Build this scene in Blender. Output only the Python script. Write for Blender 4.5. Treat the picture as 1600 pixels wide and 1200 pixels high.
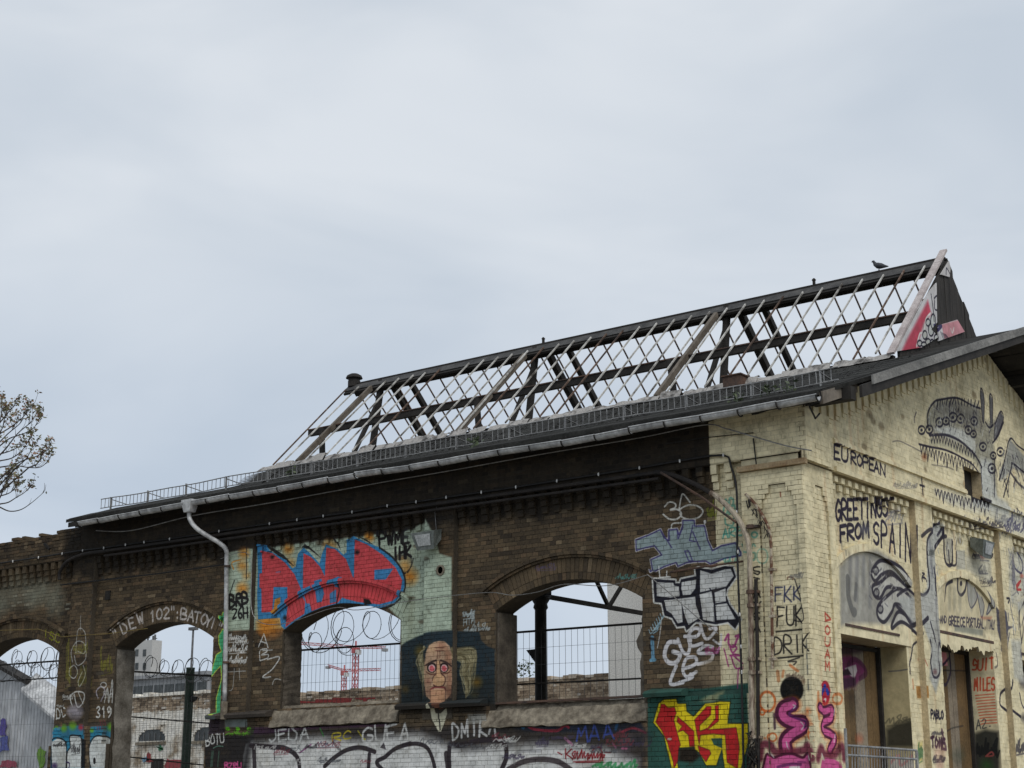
import bpy, bmesh, math, random
import numpy as np
from mathutils import Vector, Matrix

rnd = random.Random(7)
nrs = np.random.RandomState(5)
for _o in list(bpy.data.objects):
    bpy.data.objects.remove(_o)
SC = bpy.context.scene
COL = SC.collection
R = math.radians

# ------------------------------------------------------------------ camera
FPX, PITCH, YAW = 2499.4, R(14.971), R(-37.645)          # focal length in px of a 1600 px wide picture
CAM = np.array([11.45, -22.42, 1.0])
_f = np.array([math.sin(YAW)*math.cos(PITCH), math.cos(YAW)*math.cos(PITCH), math.sin(PITCH)])
_r = np.array([math.cos(YAW), -math.sin(YAW), 0.0])
_u = np.cross(_r, _f)
cd = bpy.data.cameras.new('camera'); co = bpy.data.objects.new('camera', cd); COL.objects.link(co)
cd.sensor_width = 36.0; cd.lens = 36.0*FPX/1600.0; cd.clip_end = 3000
M = Matrix(((_r[0], _u[0], -_f[0], CAM[0]), (_r[1], _u[1], -_f[1], CAM[1]), (_r[2], _u[2], -_f[2], CAM[2]), (0, 0, 0, 1)))
co.matrix_world = M
SC.camera = co
def ray(x, y): return _f + _r*(x-800)/FPX - _u*(y-600)/FPX
def onY(x, y, Y=0.0): r = ray(x, y); return CAM + r*(Y-CAM[1])/r[1]
def onX(x, y, X=0.0): r = ray(x, y); return CAM + r*(X-CAM[0])/r[0]

# ------------------------------------------------------------------ world, sun, exposure
W = bpy.data.worlds.new('World'); SC.world = W; W.use_nodes = True
nt = W.node_tree; N = nt.nodes; L = nt.links
for n in list(N): N.remove(n)
SUN_EL, SUN_AZ = R(48), R(118)      # azimuth measured from +Y clockwise towards +X
out = N.new('ShaderNodeOutputWorld'); bg = N.new('ShaderNodeBackground'); bg.inputs['Strength'].default_value = 0.1
sky = N.new('ShaderNodeTexSky'); sky.sky_type = 'NISHITA'; sky.sun_disc = False
sky.sun_elevation = SUN_EL; sky.sun_rotation = SUN_AZ; sky.air_density = 1.0; sky.dust_density = 2.0
tc = N.new('ShaderNodeTexCoord'); mp = N.new('ShaderNodeMapping'); mp.inputs['Scale'].default_value = (1.0, 1.0, 2.6); mp.inputs['Rotation'].default_value = (0.16, -0.2, 0)
no = N.new('ShaderNodeTexNoise'); no.inputs['Scale'].default_value = 3.2; no.inputs['Detail'].default_value = 4.0; no.inputs['Roughness'].default_value = 0.5
no.inputs['Distortion'].default_value = 0.5
cr = N.new('ShaderNodeValToRGB')
cr.color_ramp.elements[0].position = 0.33; cr.color_ramp.elements[0].color = (5.9, 6.6, 7.5, 1)
cr.color_ramp.elements[1].position = 0.70; cr.color_ramp.elements[1].color = (7.6, 8.1, 8.75, 1)
mx = N.new('ShaderNodeMix'); mx.data_type = 'RGBA'; mx.inputs['Factor'].default_value = 0.88
L.new(tc.outputs['Generated'], mp.inputs['Vector']); L.new(mp.outputs['Vector'], no.inputs['Vector'])
L.new(no.outputs['Fac'], cr.inputs['Fac']); L.new(sky.outputs['Color'], mx.inputs['A']); L.new(cr.outputs['Color'], mx.inputs['B'])
# overcast sky: a little darker and bluer towards the horizon, the same all round
sx = N.new('ShaderNodeSeparateXYZ'); L.new(tc.outputs['Generated'], sx.inputs[0])
hr = N.new('ShaderNodeValToRGB'); hr.color_ramp.elements[0].position = 0.02; hr.color_ramp.elements[0].color = (.80, .85, .92, 1); hr.color_ramp.elements[1].position = .34; hr.color_ramp.elements[1].color = (1.03, 1.02, 1.0, 1)
mh = N.new('ShaderNodeMix'); mh.data_type = 'RGBA'; mh.blend_type = 'MULTIPLY'; mh.inputs['Factor'].default_value = 1.0
L.new(sx.outputs[2], hr.inputs['Fac']); L.new(mx.outputs['Result'], mh.inputs['A']); L.new(hr.outputs['Color'], mh.inputs['B'])
L.new(mh.outputs['Result'], bg.inputs['Color']); L.new(bg.outputs['Background'], out.inputs['Surface'])
sd = bpy.data.lights.new('sun', 'SUN'); sd.energy = 1.5; sd.angle = R(35); sd.color = (1.0, 0.96, 0.9)
so = bpy.data.objects.new('sun', sd); COL.objects.link(so)
_sd = Vector((math.sin(SUN_AZ)*math.cos(SUN_EL), math.cos(SUN_AZ)*math.cos(SUN_EL), math.sin(SUN_EL)))
so.rotation_euler = _sd.to_track_quat('Z', 'Y').to_euler()
so.location = (30, -40, 40)
VS = SC.view_settings
VS.view_transform = 'Standard'; VS.look = 'None'; VS.exposure = 0.0; VS.gamma = 1.0; VS.use_curve_mapping = False
SC.cycles.max_bounces = 6

# ------------------------------------------------------------------ mesh helpers
class MB:
    """collects faces; build() links them as one mesh object"""
    def __init__(s): s.v = []; s.f = []; s.t = []; s.tone = 0.5
    def add(s, vs, fs):
        b = len(s.v); s.v += [tuple(map(float, p)) for p in vs]; s.t += [s.tone]*len(vs)
        s.f += [tuple(i+b for i in f) for f in fs]; return s
    def box(s, x0, x1, y0, y1, z0, z1):
        return s.add([(x0,y0,z0),(x1,y0,z0),(x1,y1,z0),(x0,y1,z0),(x0,y0,z1),(x1,y0,z1),(x1,y1,z1),(x0,y1,z1)],
                     [(0,3,2,1),(4,5,6,7),(0,1,5,4),(1,2,6,5),(2,3,7,6),(3,0,4,7)])
    def bar(s, p, q, w, h, up=(0,0,1)):
        p = Vector(p); q = Vector(q); d = (q-p).normalized(); a = d.cross(Vector(up))
        if a.length < 1e-4: a = d.cross(Vector((1,0,0)))
        a.normalize(); b = a.cross(d); vs = []
        for e in (p, q):
            for sx, sy in ((-1,-1),(1,-1),(1,1),(-1,1)): vs.append(e + a*(sx*w/2) + b*(sy*h/2))
        return s.add(vs, [(0,1,2,3),(7,6,5,4),(0,4,5,1),(1,5,6,2),(2,6,7,3),(3,7,4,0)])
    def tube(s, pts, r, n=6, cap=True, closed=False):
        pts = [Vector(p) for p in pts]; m = len(pts); rr = r if isinstance(r, (list, tuple)) else [r]*m
        b0 = len(s.v); vs = []; fs = []; prev = None
        for i, p in enumerate(pts):
            if closed: d = pts[(i+1) % m]-pts[i-1]
            else: d = pts[min(i+1, m-1)]-pts[max(i-1, 0)]
            d.normalize()
            if prev is None:
                a = d.cross(Vector((0.13,0.21,1)));
                if a.length < 1e-3: a = d.cross(Vector((1,0,0)))
            else: a = prev-d*prev.dot(d)
            a.normalize(); prev = a; b = d.cross(a)
            for k in range(n):
                t = 2*math.pi*k/n; vs.append(p+(a*math.cos(t)+b*math.sin(t))*rr[i])
        for i in range(m if closed else m-1):
            j = (i+1) % m
            for k in range(n): fs.append((i*n+k, i*n+(k+1) % n, j*n+(k+1) % n, j*n+k))
        if cap and not closed: fs.append(tuple(range(n))[::-1]); fs.append(tuple((m-1)*n+k for k in range(n)))
        return s.add(vs, fs)
    def lathe(s, prof, c, n=16, axis='z'):
        vs = []; fs = []; m = len(prof)
        for r, h in prof:
            for k in range(n):
                t = 2*math.pi*k/n; a, b = r*math.cos(t), r*math.sin(t)
                vs.append((c[0]+a, c[1]+b, c[2]+h) if axis == 'z' else (c[0]+a, c[1]+h, c[2]+b))
        for i in range(m-1):
            for k in range(n): fs.append((i*n+k, i*n+(k+1) % n, (i+1)*n+(k+1) % n, (i+1)*n+k))
        fs.append(tuple(range(n))[::-1]); fs.append(tuple((m-1)*n+k for k in range(n)))
        return s.add(vs, fs)
    def prism(s, poly, y0, y1, axis='y'):
        """poly: list of (a, z); extruded along axis from y0 to y1"""
        n = len(poly)
        P = (lambda a, z, t: (a, t, z)) if axis == 'y' else (lambda a, z, t: (t, a, z))
        vs = [P(a, z, y0) for a, z in poly]+[P(a, z, y1) for a, z in poly]
        fs = [tuple(range(n)), tuple(range(2*n-1, n-1, -1))]+[(i, i+n, (i+1) % n+n, (i+1) % n) for i in range(n)]
        return s.add(vs, fs)
    def mesh(s, name):
        me = bpy.data.meshes.new(name); me.from_pydata(s.v, [], s.f)
        at = me.attributes.new('tone', 'FLOAT', 'POINT'); at.data.foreach_set('value', np.array(s.t, 'f'))
        bm = bmesh.new(); bm.from_mesh(me); bmesh.ops.recalc_face_normals(bm, faces=bm.faces); bm.to_mesh(me); bm.free()
        me.update(); return me
    def build(s, name, mat, parent=None, smooth=False):
        me = s.mesh(name); me.materials.append(mat)
        if smooth:
            me.polygons.foreach_set('use_smooth', [True]*len(me.polygons))
        return link(name, me, parent)
def link(name, me, parent=None):
    o = bpy.data.objects.new(name, me); COL.objects.link(o)
    if parent is not None: o.parent = parent
    return o
def tag(o, label=None, cat=None, group=None, kind=None):
    for k, v in (('label', label), ('category', cat), ('group', group), ('kind', kind)):
        if v: o[k] = v
    return o
def thing(name, label, cat, loc=(0,0,0), group=None):
    o = bpy.data.objects.new(name, None); o.empty_display_size = .3; COL.objects.link(o); o.location = loc
    return tag(o, label, cat, group)

# ------------------------------------------------------------------ materials
def srgb(c):
    f = lambda v: v/12.92 if v <= 0.04045 else ((v+0.055)/1.055)**2.4
    return tuple(f(v/255.0) for v in c)
def newmat(name):
    m = bpy.data.materials.new(name); m.use_nodes = True; t = m.node_tree
    return m, t.nodes, t.links, t.nodes['Principled BSDF']
def mix(N_, L_, a, b, fac, mode='MIX'):
    n = N_.new('ShaderNodeMix'); n.data_type = 'RGBA'; n.blend_type = mode
    for sock, v in (('Factor', fac), ('A', a), ('B', b)):
        if hasattr(v, 'links'): L_.new(v, n.inputs[sock])
        elif sock == 'Factor': n.inputs[sock].default_value = v
        else: n.inputs[sock].default_value = (*v[:3], 1)
    return n.outputs['Result']
def mth(N_, L_, op, a, b=None, clamp=False):
    n = N_.new('ShaderNodeMath'); n.operation = op; n.use_clamp = clamp
    for i, v in enumerate((a, b)):
        if v is None: continue
        if hasattr(v, 'links'): L_.new(v, n.inputs[i])
        else: n.inputs[i].default_value = v
    return n.outputs[0]
def noise(N_, L_, vec, scale, detail=4, rough=.6, stretch=None):
    if stretch:
        m = N_.new('ShaderNodeMapping'); m.inputs['Scale'].default_value = stretch; L_.new(vec, m.inputs['Vector']); vec = m.outputs['Vector']
    n = N_.new('ShaderNodeTexNoise'); n.inputs['Scale'].default_value = scale; n.inputs['Detail'].default_value = detail; n.inputs['Roughness'].default_value = rough
    L_.new(vec, n.inputs['Vector']); return n.outputs['Fac']
def ramp(N_, L_, fac, stops):
    n = N_.new('ShaderNodeValToRGB'); e = n.color_ramp.elements
    while len(e) < len(stops): e.new(0.5)
    for i, (p, c) in enumerate(stops):
        e[i].position = p; e[i].color = (*c[:3], 1)
    L_.new(fac, n.inputs['Fac']); return n.outputs['Color']
def worn(name, c1, c2, scale=3, rough=.8, metal=0, bump=.15, stretch=None, sharp=(.35, .65), c3=None, fine=30, spec=.35):
    """two-tone weathered surface"""
    m, N_, L_, P = newmat(name)
    g = N_.new('ShaderNodeNewGeometry'); v = g.outputs['Position']
    n1 = noise(N_, L_, v, scale, 6, .65, stretch); n2 = noise(N_, L_, v, fine, 3, .6, stretch)
    col = ramp(N_, L_, n1, [(sharp[0], c1), (sharp[1], c2)] + ([(min(sharp[1]+.14, 1), c3)] if c3 else []))
    col = mix(N_, L_, col, ramp(N_, L_, n2, [(.3, (.55,)*3), (.7, (1.25,)*3)]), .7, 'MULTIPLY')
    L_.new(col, P.inputs['Base Color']); P.inputs['Specular IOR Level'].default_value = spec; P.inputs['Roughness'].default_value = rough; P.inputs['Metallic'].default_value = metal
    b = N_.new('ShaderNodeBump'); b.inputs['Strength'].default_value = bump; b.inputs['Distance'].default_value = .02
    L_.new(n2, b.inputs['Height']); L_.new(b.outputs['Normal'], P.inputs['Normal'])
    return m
def painted(name, img, bounds, axis, stops, paintfac=1.0, wear=.35, tint=(1,1,1), bump=.35, side=True, grime=None):
    """masonry: brick tone per piece (attribute 'tone'), graffiti from a drawn sheet laid on the wall's plane by position"""
    m, N_, L_, P = newmat(name)
    g = N_.new('ShaderNodeNewGeometry'); v = g.outputs['Position']
    sp = N_.new('ShaderNodeSeparateXYZ'); L_.new(v, sp.inputs[0])
    u0, u1, v0, v1 = bounds
    u = mth(N_, L_, 'DIVIDE', mth(N_, L_, 'SUBTRACT', sp.outputs[axis], u0), u1-u0)
    w = mth(N_, L_, 'DIVIDE', mth(N_, L_, 'SUBTRACT', sp.outputs[2], v0), v1-v0)
    cb = N_.new('ShaderNodeCombineXYZ'); L_.new(u, cb.inputs[0]); L_.new(w, cb.inputs[1])
    at = N_.new('ShaderNodeAttribute'); at.attribute_name = 'tone'
    n1 = noise(N_, L_, v, 1.1, 5, .6); n2 = noise(N_, L_, v, 22, 4, .65); n3 = noise(N_, L_, v, 6, 4, .6)
    base = ramp(N_, L_, at.outputs['Fac'], stops)
    base = mix(N_, L_, base, ramp(N_, L_, n1, [(.3, (.5, .5, .52)), (.68, (1.15, 1.12, 1.08))]), .9, 'MULTIPLY')
    base = mix(N_, L_, base, ramp(N_, L_, n2, [(.25, (.55,)*3), (.75, (1.3,)*3)]), .8, 'MULTIPLY')
    if img is not None:
        im = N_.new('ShaderNodeTexImage'); im.image = img; im.extension = 'EXTEND'; L_.new(cb.outputs[0], im.inputs['Vector'])
        a = mth(N_, L_, 'MULTIPLY', im.outputs['Alpha'], paintfac)
        wr = mth(N_, L_, 'MULTIPLY_ADD' if False else 'ADD', mth(N_, L_, 'MULTIPLY', n2, .5), mth(N_, L_, 'MULTIPLY', n3, .5))
        wv = N_.new('ShaderNodeMapRange'); wv.inputs['From Min'].default_value = .30; wv.inputs['From Max'].default_value = .47
        wv.inputs['To Min'].default_value = 1-wear; wv.inputs['To Max'].default_value = 1.0; L_.new(wr, wv.inputs['Value'])
        a = mth(N_, L_, 'MULTIPLY', a, wv.outputs[0])
        if side:
            sn = N_.new('ShaderNodeSeparateXYZ'); L_.new(g.outputs['True Normal'], sn.inputs[0])
            face = mth(N_, L_, 'GREATER_THAN', mth(N_, L_, 'ABSOLUTE', sn.outputs[1-axis]), .35)
            face = mth(N_, L_, 'MAXIMUM', face, side if isinstance(side, float) else 0.0)
            a = mth(N_, L_, 'MULTIPLY', a, face)
        pc = mix(N_, L_, im.outputs['Color'], ramp(N_, L_, n3, [(.3, (.74, .74, .72)), (.65, (1.06, 1.05, 1.03))]), 1.0, 'MULTIPLY')
        pc = mix(N_, L_, pc, ramp(N_, L_, at.outputs['Fac'], [(0, (.9,)*3), (1, (1.06,)*3)]), 1.0, 'MULTIPLY')
        n4 = noise(N_, L_, v, .9, 6, .7, (1.3, 1.3, .45))
        pc = mix(N_, L_, pc, ramp(N_, L_, n4, [(.28, (.66, .62, .55)), (.45, (.93, .92, .90)), (.7, (1.03, 1.03, 1.03))]), 1.0, 'MULTIPLY')
        base = mix(N_, L_, base, pc, a)
    L_.new(base, P.inputs['Base Color']); P.inputs['Specular IOR Level'].default_value = .25; P.inputs['Roughness'].default_value = .88
    b = N_.new('ShaderNodeBump'); b.inputs['Strength'].default_value = bump; b.inputs['Distance'].default_value = .012
    L_.new(n2, b.inputs['Height']); L_.new(b.outputs['Normal'], P.inputs['Normal'])
    return m

# ------------------------------------------------------------------ paint sheets: spray paint drawn with strokes and fills, in metres on the wall
class Sheet:
    def __init__(s, u0, u1, v0, v1, ppm):
        s.b = (u0, u1, v0, v1); s.ppm = ppm; s.w = int((u1-u0)*ppm); s.h = int((v1-v0)*ppm)
        s.c = np.zeros((s.h, s.w, 3), np.float32); s.a = np.zeros((s.h, s.w), np.float32)
        s.px = .0112                                   # metres for one pixel of the photograph on this wall
    def win(s, x0, x1, y0, y1):
        i0 = max(0, int((x0-s.b[0])*s.ppm)); i1 = min(s.w, int((x1-s.b[0])*s.ppm)+2)
        j0 = max(0, int((y0-s.b[2])*s.ppm)); j1 = min(s.h, int((y1-s.b[2])*s.ppm)+2)
        if i1 <= i0 or j1 <= j0: return None
        X = s.b[0]+(np.arange(i0, i1)+.5)/s.ppm; Y = s.b[2]+(np.arange(j0, j1)+.5)/s.ppm
        return (slice(j0, j1), slice(i0, i1)), X[None, :], Y[:, None]
    def blend(s, sl, m, col, alpha):
        m = np.clip(m, 0, 1)*alpha; a0 = s.a[sl]; a1 = m+a0*(1-m)
        c = np.array(col, np.float32)/255.0
        k = (m/np.maximum(a1, 1e-5))[..., None]
        s.c[sl] = s.c[sl]*(1-k)+c*k; s.a[sl] = a1
    def seg(s, X, Y, p, q):
        d = (q[0]-p[0], q[1]-p[1]); l2 = d[0]**2+d[1]**2+1e-12
        t = np.clip(((X-p[0])*d[0]+(Y-p[1])*d[1])/l2, 0, 1)
        return np.hypot(X-p[0]-t*d[0], Y-p[1]-t*d[1])
    def fill(s, pts, col, alpha=1.0, soft=.012, hole=False):
        """hole: scrape the paint off instead"""
        pts = [tuple(map(float, p)) for p in pts]; xs = [p[0] for p in pts]; ys = [p[1] for p in pts]
        w = s.win(min(xs)-soft, max(xs)+soft, min(ys)-soft, max(ys)+soft)
        if w is None: return
        sl, X, Y = w; ins = np.zeros((Y.shape[0], X.shape[1]), bool); D = np.full(ins.shape, 9e9)
        for p, q in zip(pts, pts[1:]+pts[:1]):
            D = np.minimum(D, s.seg(X, Y, p, q))
            if p[1] != q[1]:
                ins ^= ((p[1] > Y) != (q[1] > Y)) & (X < (q[0]-p[0])*(Y-p[1])/(q[1]-p[1])+p[0])
        m = np.clip(np.where(ins, D, -D)/soft+.5, 0, 1)
        if hole: s.a[sl] *= (1-m*alpha)
        else: s.blend(sl, m, col, alpha)
    def line(s, pts, width, col, alpha=1.0, soft=.012, smooth=True, closed=False, taper=False):
        pts = [tuple(map(float, p)) for p in pts]
        if smooth and len(pts) > 2: pts = spline(pts, closed)
        elif closed: pts = pts+pts[:1]
        xs = [p[0] for p in pts]; ys = [p[1] for p in pts]; r = width/2; pad = r+soft
        w = s.win(min(xs)-pad, max(xs)+pad, min(ys)-pad, max(ys)+pad)
        if w is None: return
        sl, X, Y = w; m = np.zeros((Y.shape[0], X.shape[1])); n = len(pts)-1
        i0, j0 = sl[1].start, sl[0].start
        for k in range(n):
            p, q = pts[k], pts[k+1]
            rr = r*(1-.75*k/max(1, n-1)) if taper else r
            a0 = max(0, int((min(p[0], q[0])-pad-s.b[0])*s.ppm)-i0); a1 = max(0, int((max(p[0], q[0])+pad-s.b[0])*s.ppm)+2-i0)
            b0 = max(0, int((min(p[1], q[1])-pad-s.b[2])*s.ppm)-j0); b1 = max(0, int((max(p[1], q[1])+pad-s.b[2])*s.ppm)+2-j0)
            sub = (slice(b0, b1), slice(a0, a1))
            if m[sub].size == 0: continue
            d = s.seg(X[:, a0:a1], Y[b0:b1], p, q)
            m[sub] = np.maximum(m[sub], np.clip((rr-d)/soft+.5, 0, 1))
        s.blend(sl, m, col, alpha)
    def image(s, name):
        im = bpy.data.images.new(name, s.w, s.h, alpha=True); im.alpha_mode = 'CHANNEL_PACKED'
        im.pixels.foreach_set(np.concatenate([s.c, s.a[..., None]], 2).astype(np.float32).ravel())
        im.update(); im.pack(); return im
def spline(p, closed=False, n=7):
    if closed: q = [p[-1]]+list(p)+[p[0], p[1]]
    else: q = [p[0]]+list(p)+[p[-1]]
    o = []
    for i in range(1, len(q)-2):
        a, b, c, d = [np.array(v) for v in q[i-1:i+3]]
        for k in range(n):
            t = k/n; o.append(tuple(.5*(2*b+(c-a)*t+(2*a-5*b+4*c-d)*t*t+(3*b-a-3*c+d)*t**3)))
    o.append(tuple(q[-2])); return o
FONT = {}
def _font():
    """single-stroke hand lettering, unit box, y up"""
    g = dict(A='0,0 .5,1 1,0|.2,.38 .8,.38', B='0,0 0,1 .75,.95 .8,.65 .1,.52 .95,.4 .85,.05 0,0', C='.95,.85 .5,1 .05,.6 .1,.2 .5,0 .95,.15', D='0,0 0,1 .7,.85 .95,.5 .7,.1 0,0',
      E='.9,1 0,1 0,0 .95,0|0,.5 .7,.52', F='.95,1 0,1 0,0|0,.52 .7,.52', G='.95,.85 .5,1 .05,.6 .1,.15 .55,0 .95,.2 .95,.48 .55,.45', H='0,0 0,1|1,0 1,1|0,.5 1,.5', I='.5,0 .5,1', J='.9,1 .9,.2 .5,0 .1,.2',
      K='0,0 0,1|.95,1 .05,.45 1,0', L='.05,1 .05,0 .9,0', M='0,0 .1,1 .5,.35 .9,1 1,0', N='0,0 0,1 1,0 1,1', O='.5,1 .05,.7 .05,.25 .5,0 .95,.3 .95,.7 .5,1', P='0,0 0,1 .85,.92 .9,.6 0,.48', Q='.5,1 .05,.7 .05,.25 .5,0 .95,.3 .95,.7 .5,1|.6,.3 1,-.1',
      R='0,0 0,1 .85,.92 .85,.6 .05,.5 1,0', S='.92,.88 .5,1 .08,.78 .2,.55 .8,.45 .95,.18 .5,0 .05,.12', T='0,1 1,1|.5,1 .5,0', U='0,1 .02,.2 .5,0 .95,.2 1,1', V='0,1 .5,0 1,1', W='0,1 .25,0 .5,.65 .75,0 1,1', X='0,0 1,1|0,1 1,0', Y='0,1 .5,.5 1,1|.5,.5 .45,0', Z='0,1 1,1 0,0 1,0')
    g.update({'0': '.5,1 .05,.6 .1,.15 .5,0 .9,.3 .9,.75 .5,1', '1': '.25,.75 .55,1 .55,0', '2': '.05,.8 .5,1 .9,.7 .05,0 .95,0', '3': '.1,.9 .6,1 .85,.75 .4,.55 .9,.3 .55,0 .05,.1', '6': '.85,.95 .3,.75 .05,.3 .4,0 .9,.2 .7,.5 .1,.4', '9': '.9,.75 .5,1 .1,.75 .4,.5 .9,.75 .8,.3 .4,0',
      '"': '.3,1 .3,.7|.7,1 .7,.7', '-': '.1,.5 .9,.5', '.': '.45,.02 .55,.05', "'": '.5,1 .4,.7', ',': '.5,.1 .35,-.15', ':': '.5,.2 .5,.25|.5,.7 .5,.75', '+': '.5,1 .5,0|.1,.65 .9,.65', '!': '.5,1 .5,.3|.5,.05 .5,0'})
    for k, v in g.items(): FONT[k] = [[tuple(map(float, q.split(','))) for q in pl.split(' ')] for pl in v.split('|')]
_font()
def K(x0, y0, sc): return lambda x, y: (x0+x/sc, y0+y/sc)
class Painter:
    """draws on a sheet with coordinates read off the photograph (zoom window k), projected onto the wall"""
    def __init__(s, sheet, proj): s.s = sheet; s.proj = proj; s.k = lambda x, y: (x, y); s.sc = 1.0
    def at(s, x0=0, y0=0, sc=1.0): s.k = K(x0, y0, sc); s.sc = sc; return s
    def P(s, pts): return [s.proj(*s.k(*p)) for p in pts]
    def W(s, w): return w/s.sc*s.s.px
    def fill(s, pts, col, alpha=1, soft=None, smooth=False, hole=False):
        q = s.P(pts); q = spline(q, True) if smooth else q
        s.s.fill(q, col, alpha, .012 if soft is None else max(.008, s.W(soft)), hole)
    def line(s, pts, w, col, alpha=1, soft=None, smooth=True, closed=False, taper=False):
        s.s.line(s.P(pts), s.W(w), col, alpha, .012 if soft is None else max(.008, s.W(soft)), smooth, closed, taper)
    def oval(s, cx, cy, rx, ry, col, alpha=1, soft=None, w=None, a0=0, a1=360):
        n = 20; pts = [(cx+rx*math.cos(R(a0+(a1-a0)*i/n)), cy+ry*math.sin(R(a0+(a1-a0)*i/n))) for i in range(n+(a1-a0 < 360))]
        if w: s.line(pts, w, col, alpha, soft, closed=a1-a0 >= 360)
        else: s.fill(pts, col, alpha, soft)
    def spray(s, cx, cy, r, col, alpha=.7): s.oval(cx, cy, r*.6, r*.6, col, alpha, soft=r*1.1)
    def text(s, string, p0, p1, h, w, col, alpha=1, shear=0, arc=0, jit=.06, drip=0, fat=1.0):
        n = len(string); rr = random.Random(hash(string) & 255 if False else sum(map(ord, string)))
        for i, ch in enumerate(string):
            if ch not in FONT: continue
            t0 = i/n; t1 = (i+.78*fat)/n
            def pos(a, b):
                t = t0+(t1-t0)*a; x = p0[0]+(p1[0]-p0[0])*t; y = p0[1]+(p1[1]-p0[1])*t-arc*4*t*(1-t)
                return (x+shear*b*h, y-b*h)
            for pl in FONT[ch]:
                q = [pos(a+rr.uniform(-jit, jit), b+rr.uniform(-jit, jit)) for a, b in pl]
                s.line(q, w, col, alpha, smooth=ch in 'BCDGOPQRSUJ023689')
                if drip and rr.random() < drip:
                    e = q[-1]; s.line([e, (e[0], e[1]+h*rr.uniform(.3, .8))], w*.4, col, alpha*.7, smooth=False)
    def scrawl(s, x0, y0, x1, y1, n, w, col, alpha=.9, seed=1, amp=None):
        """an illegible tag: quick joined strokes inside a box"""
        rr = random.Random(seed); pts = []; wd = (x1-x0)/n*2.0
        for i in range(n):
            t = i/(n-1); big = rr.random() < .35; hh = rr.uniform(.5, 1.0) if big else rr.uniform(.2, .6); b = y1-rr.uniform(0, .25)*(y1-y0)
            x = x0+(x1-x0)*t
            pts += [(x-wd*.2, b), (x+wd*rr.uniform(.1, .5), b-(y1-y0)*hh)]
            if rr.random() < .5: pts += [(x-wd*rr.uniform(.1, .5), b-(y1-y0)*hh*.7), (x+wd*.2, b-(y1-y0)*hh*.25)]
            if rr.random() < .22 and len(pts) > 4: s.line(pts, w, col, alpha); pts = []
        if len(pts) > 1: s.line(pts, w, col, alpha)
        if rr.random() < .5: s.line([(x0, y1+(y1-y0)*.15), (x1, y1+(y1-y0)*.02)], w*.8, col, alpha*.8)

# ---- sheet of the long wall
FS = Sheet(-22.6, 0.25, 1.0, 7.8, 110)
PF = Painter(FS, lambda x, y: tuple(onY(x, y, -.05)[[0, 2]]))
CREAM = (237, 227, 192); MINT = (188, 205, 186); WH = (226, 228, 226); BK = (26, 25, 28); SILV = (178, 182, 182)
# cream wash of the corner and green wash below it
FS.fill([(-1.66, 2.75), (-1.66, 7.8), (.3, 7.8), (.3, 1.0), (-1.15, 1.0), (-1.15, 2.75)], CREAM, .97)
FS.fill([(-3.02, 1.0), (-2.98, 2.95), (-2.0, 2.9), (-1.15, 2.95), (-1.1, 1.0)], (44, 88, 80), .96, .03)
# soot on the bare brick of the upper wall
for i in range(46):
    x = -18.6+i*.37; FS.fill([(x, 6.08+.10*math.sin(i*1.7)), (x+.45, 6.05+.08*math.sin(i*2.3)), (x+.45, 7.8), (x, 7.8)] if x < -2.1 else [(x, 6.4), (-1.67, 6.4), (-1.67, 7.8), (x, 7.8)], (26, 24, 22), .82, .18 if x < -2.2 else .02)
FS.fill([(-1.64, 5), (-1.64, 7.8), (.3, 7.8), (.3, 5)], CREAM, .0)
# bluish-grey washes over the far bays
for (x, z, rx, rz) in ((-20.3, 5.9, 1.1, .35), (-21.6, 5.6, .8, .3), (-19.4, 5.8, .6, .25), (-18.9, 5.6, .3, .3)):
    FS.fill([(x+rx*math.cos(t*.4), z+rz*math.sin(t*.4)*(1+.3*math.sin(t*2))) for t in range(16)], (150, 155, 140), .35, .3)
# mint wash of the second bay and its pilasters
PF.at()
PF.fill([(359, 864), (392, 858), (400, 858), (480, 847), (560, 838), (640, 828), (668, 812), (674, 822), (684, 840), (690, 866), (709, 872), (709, 985), (690, 986), (650, 996), (624, 1008), (624, 968), (600, 945), (540, 940), (470, 975), (448, 980), (395, 984), (358, 986)], MINT, .93, 4)
for i in range(26):                                      # flaked patches
    x = rnd.uniform(400, 705); y = rnd.uniform(825, 980); r = rnd.uniform(1.5, 5)
    PF.fill([(x+r*2*math.cos(t), y+r*math.sin(t)) for t in np.arange(0, 6.2, .7)], BK, .8, 3, hole=True)
# --- the big red and blue piece over the second window
PF.at(340, 780, 4)
OR = (222, 140, 44); RED = (220, 80, 86); BL = (64, 142, 200)
for cx, cy, r, a in ((430, 310, 50, .8), (690, 290, 60, .6), (940, 235, 40, .9), (1190, 480, 70, .9), (320, 770, 110, .9), (400, 640, 60, .7), (580, 690, 50, .8), (1160, 410, 60, .6), (180, 340, 50, .8), (170, 420, 50, .7), (170, 560, 55, .8), (195, 480, 40, .5), (280, 790, 70, .8), (440, 400, 50, .6)): PF.spray(cx, cy, r, OR, a)
for pts in ([(300, 290), (350, 340), (440, 400), (470, 420), (400, 345), (330, 300)], [(510, 300), (560, 310), (640, 370), (600, 330), (540, 275)], [(700, 200), (720, 250), (760, 320), (740, 260)], [(840, 220), (900, 250), (970, 290), (920, 250)], [(1090, 440), (1180, 460), (1210, 380), (1200, 420), (1160, 470)]): PF.fill(pts, BK, .85, 4)
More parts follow.
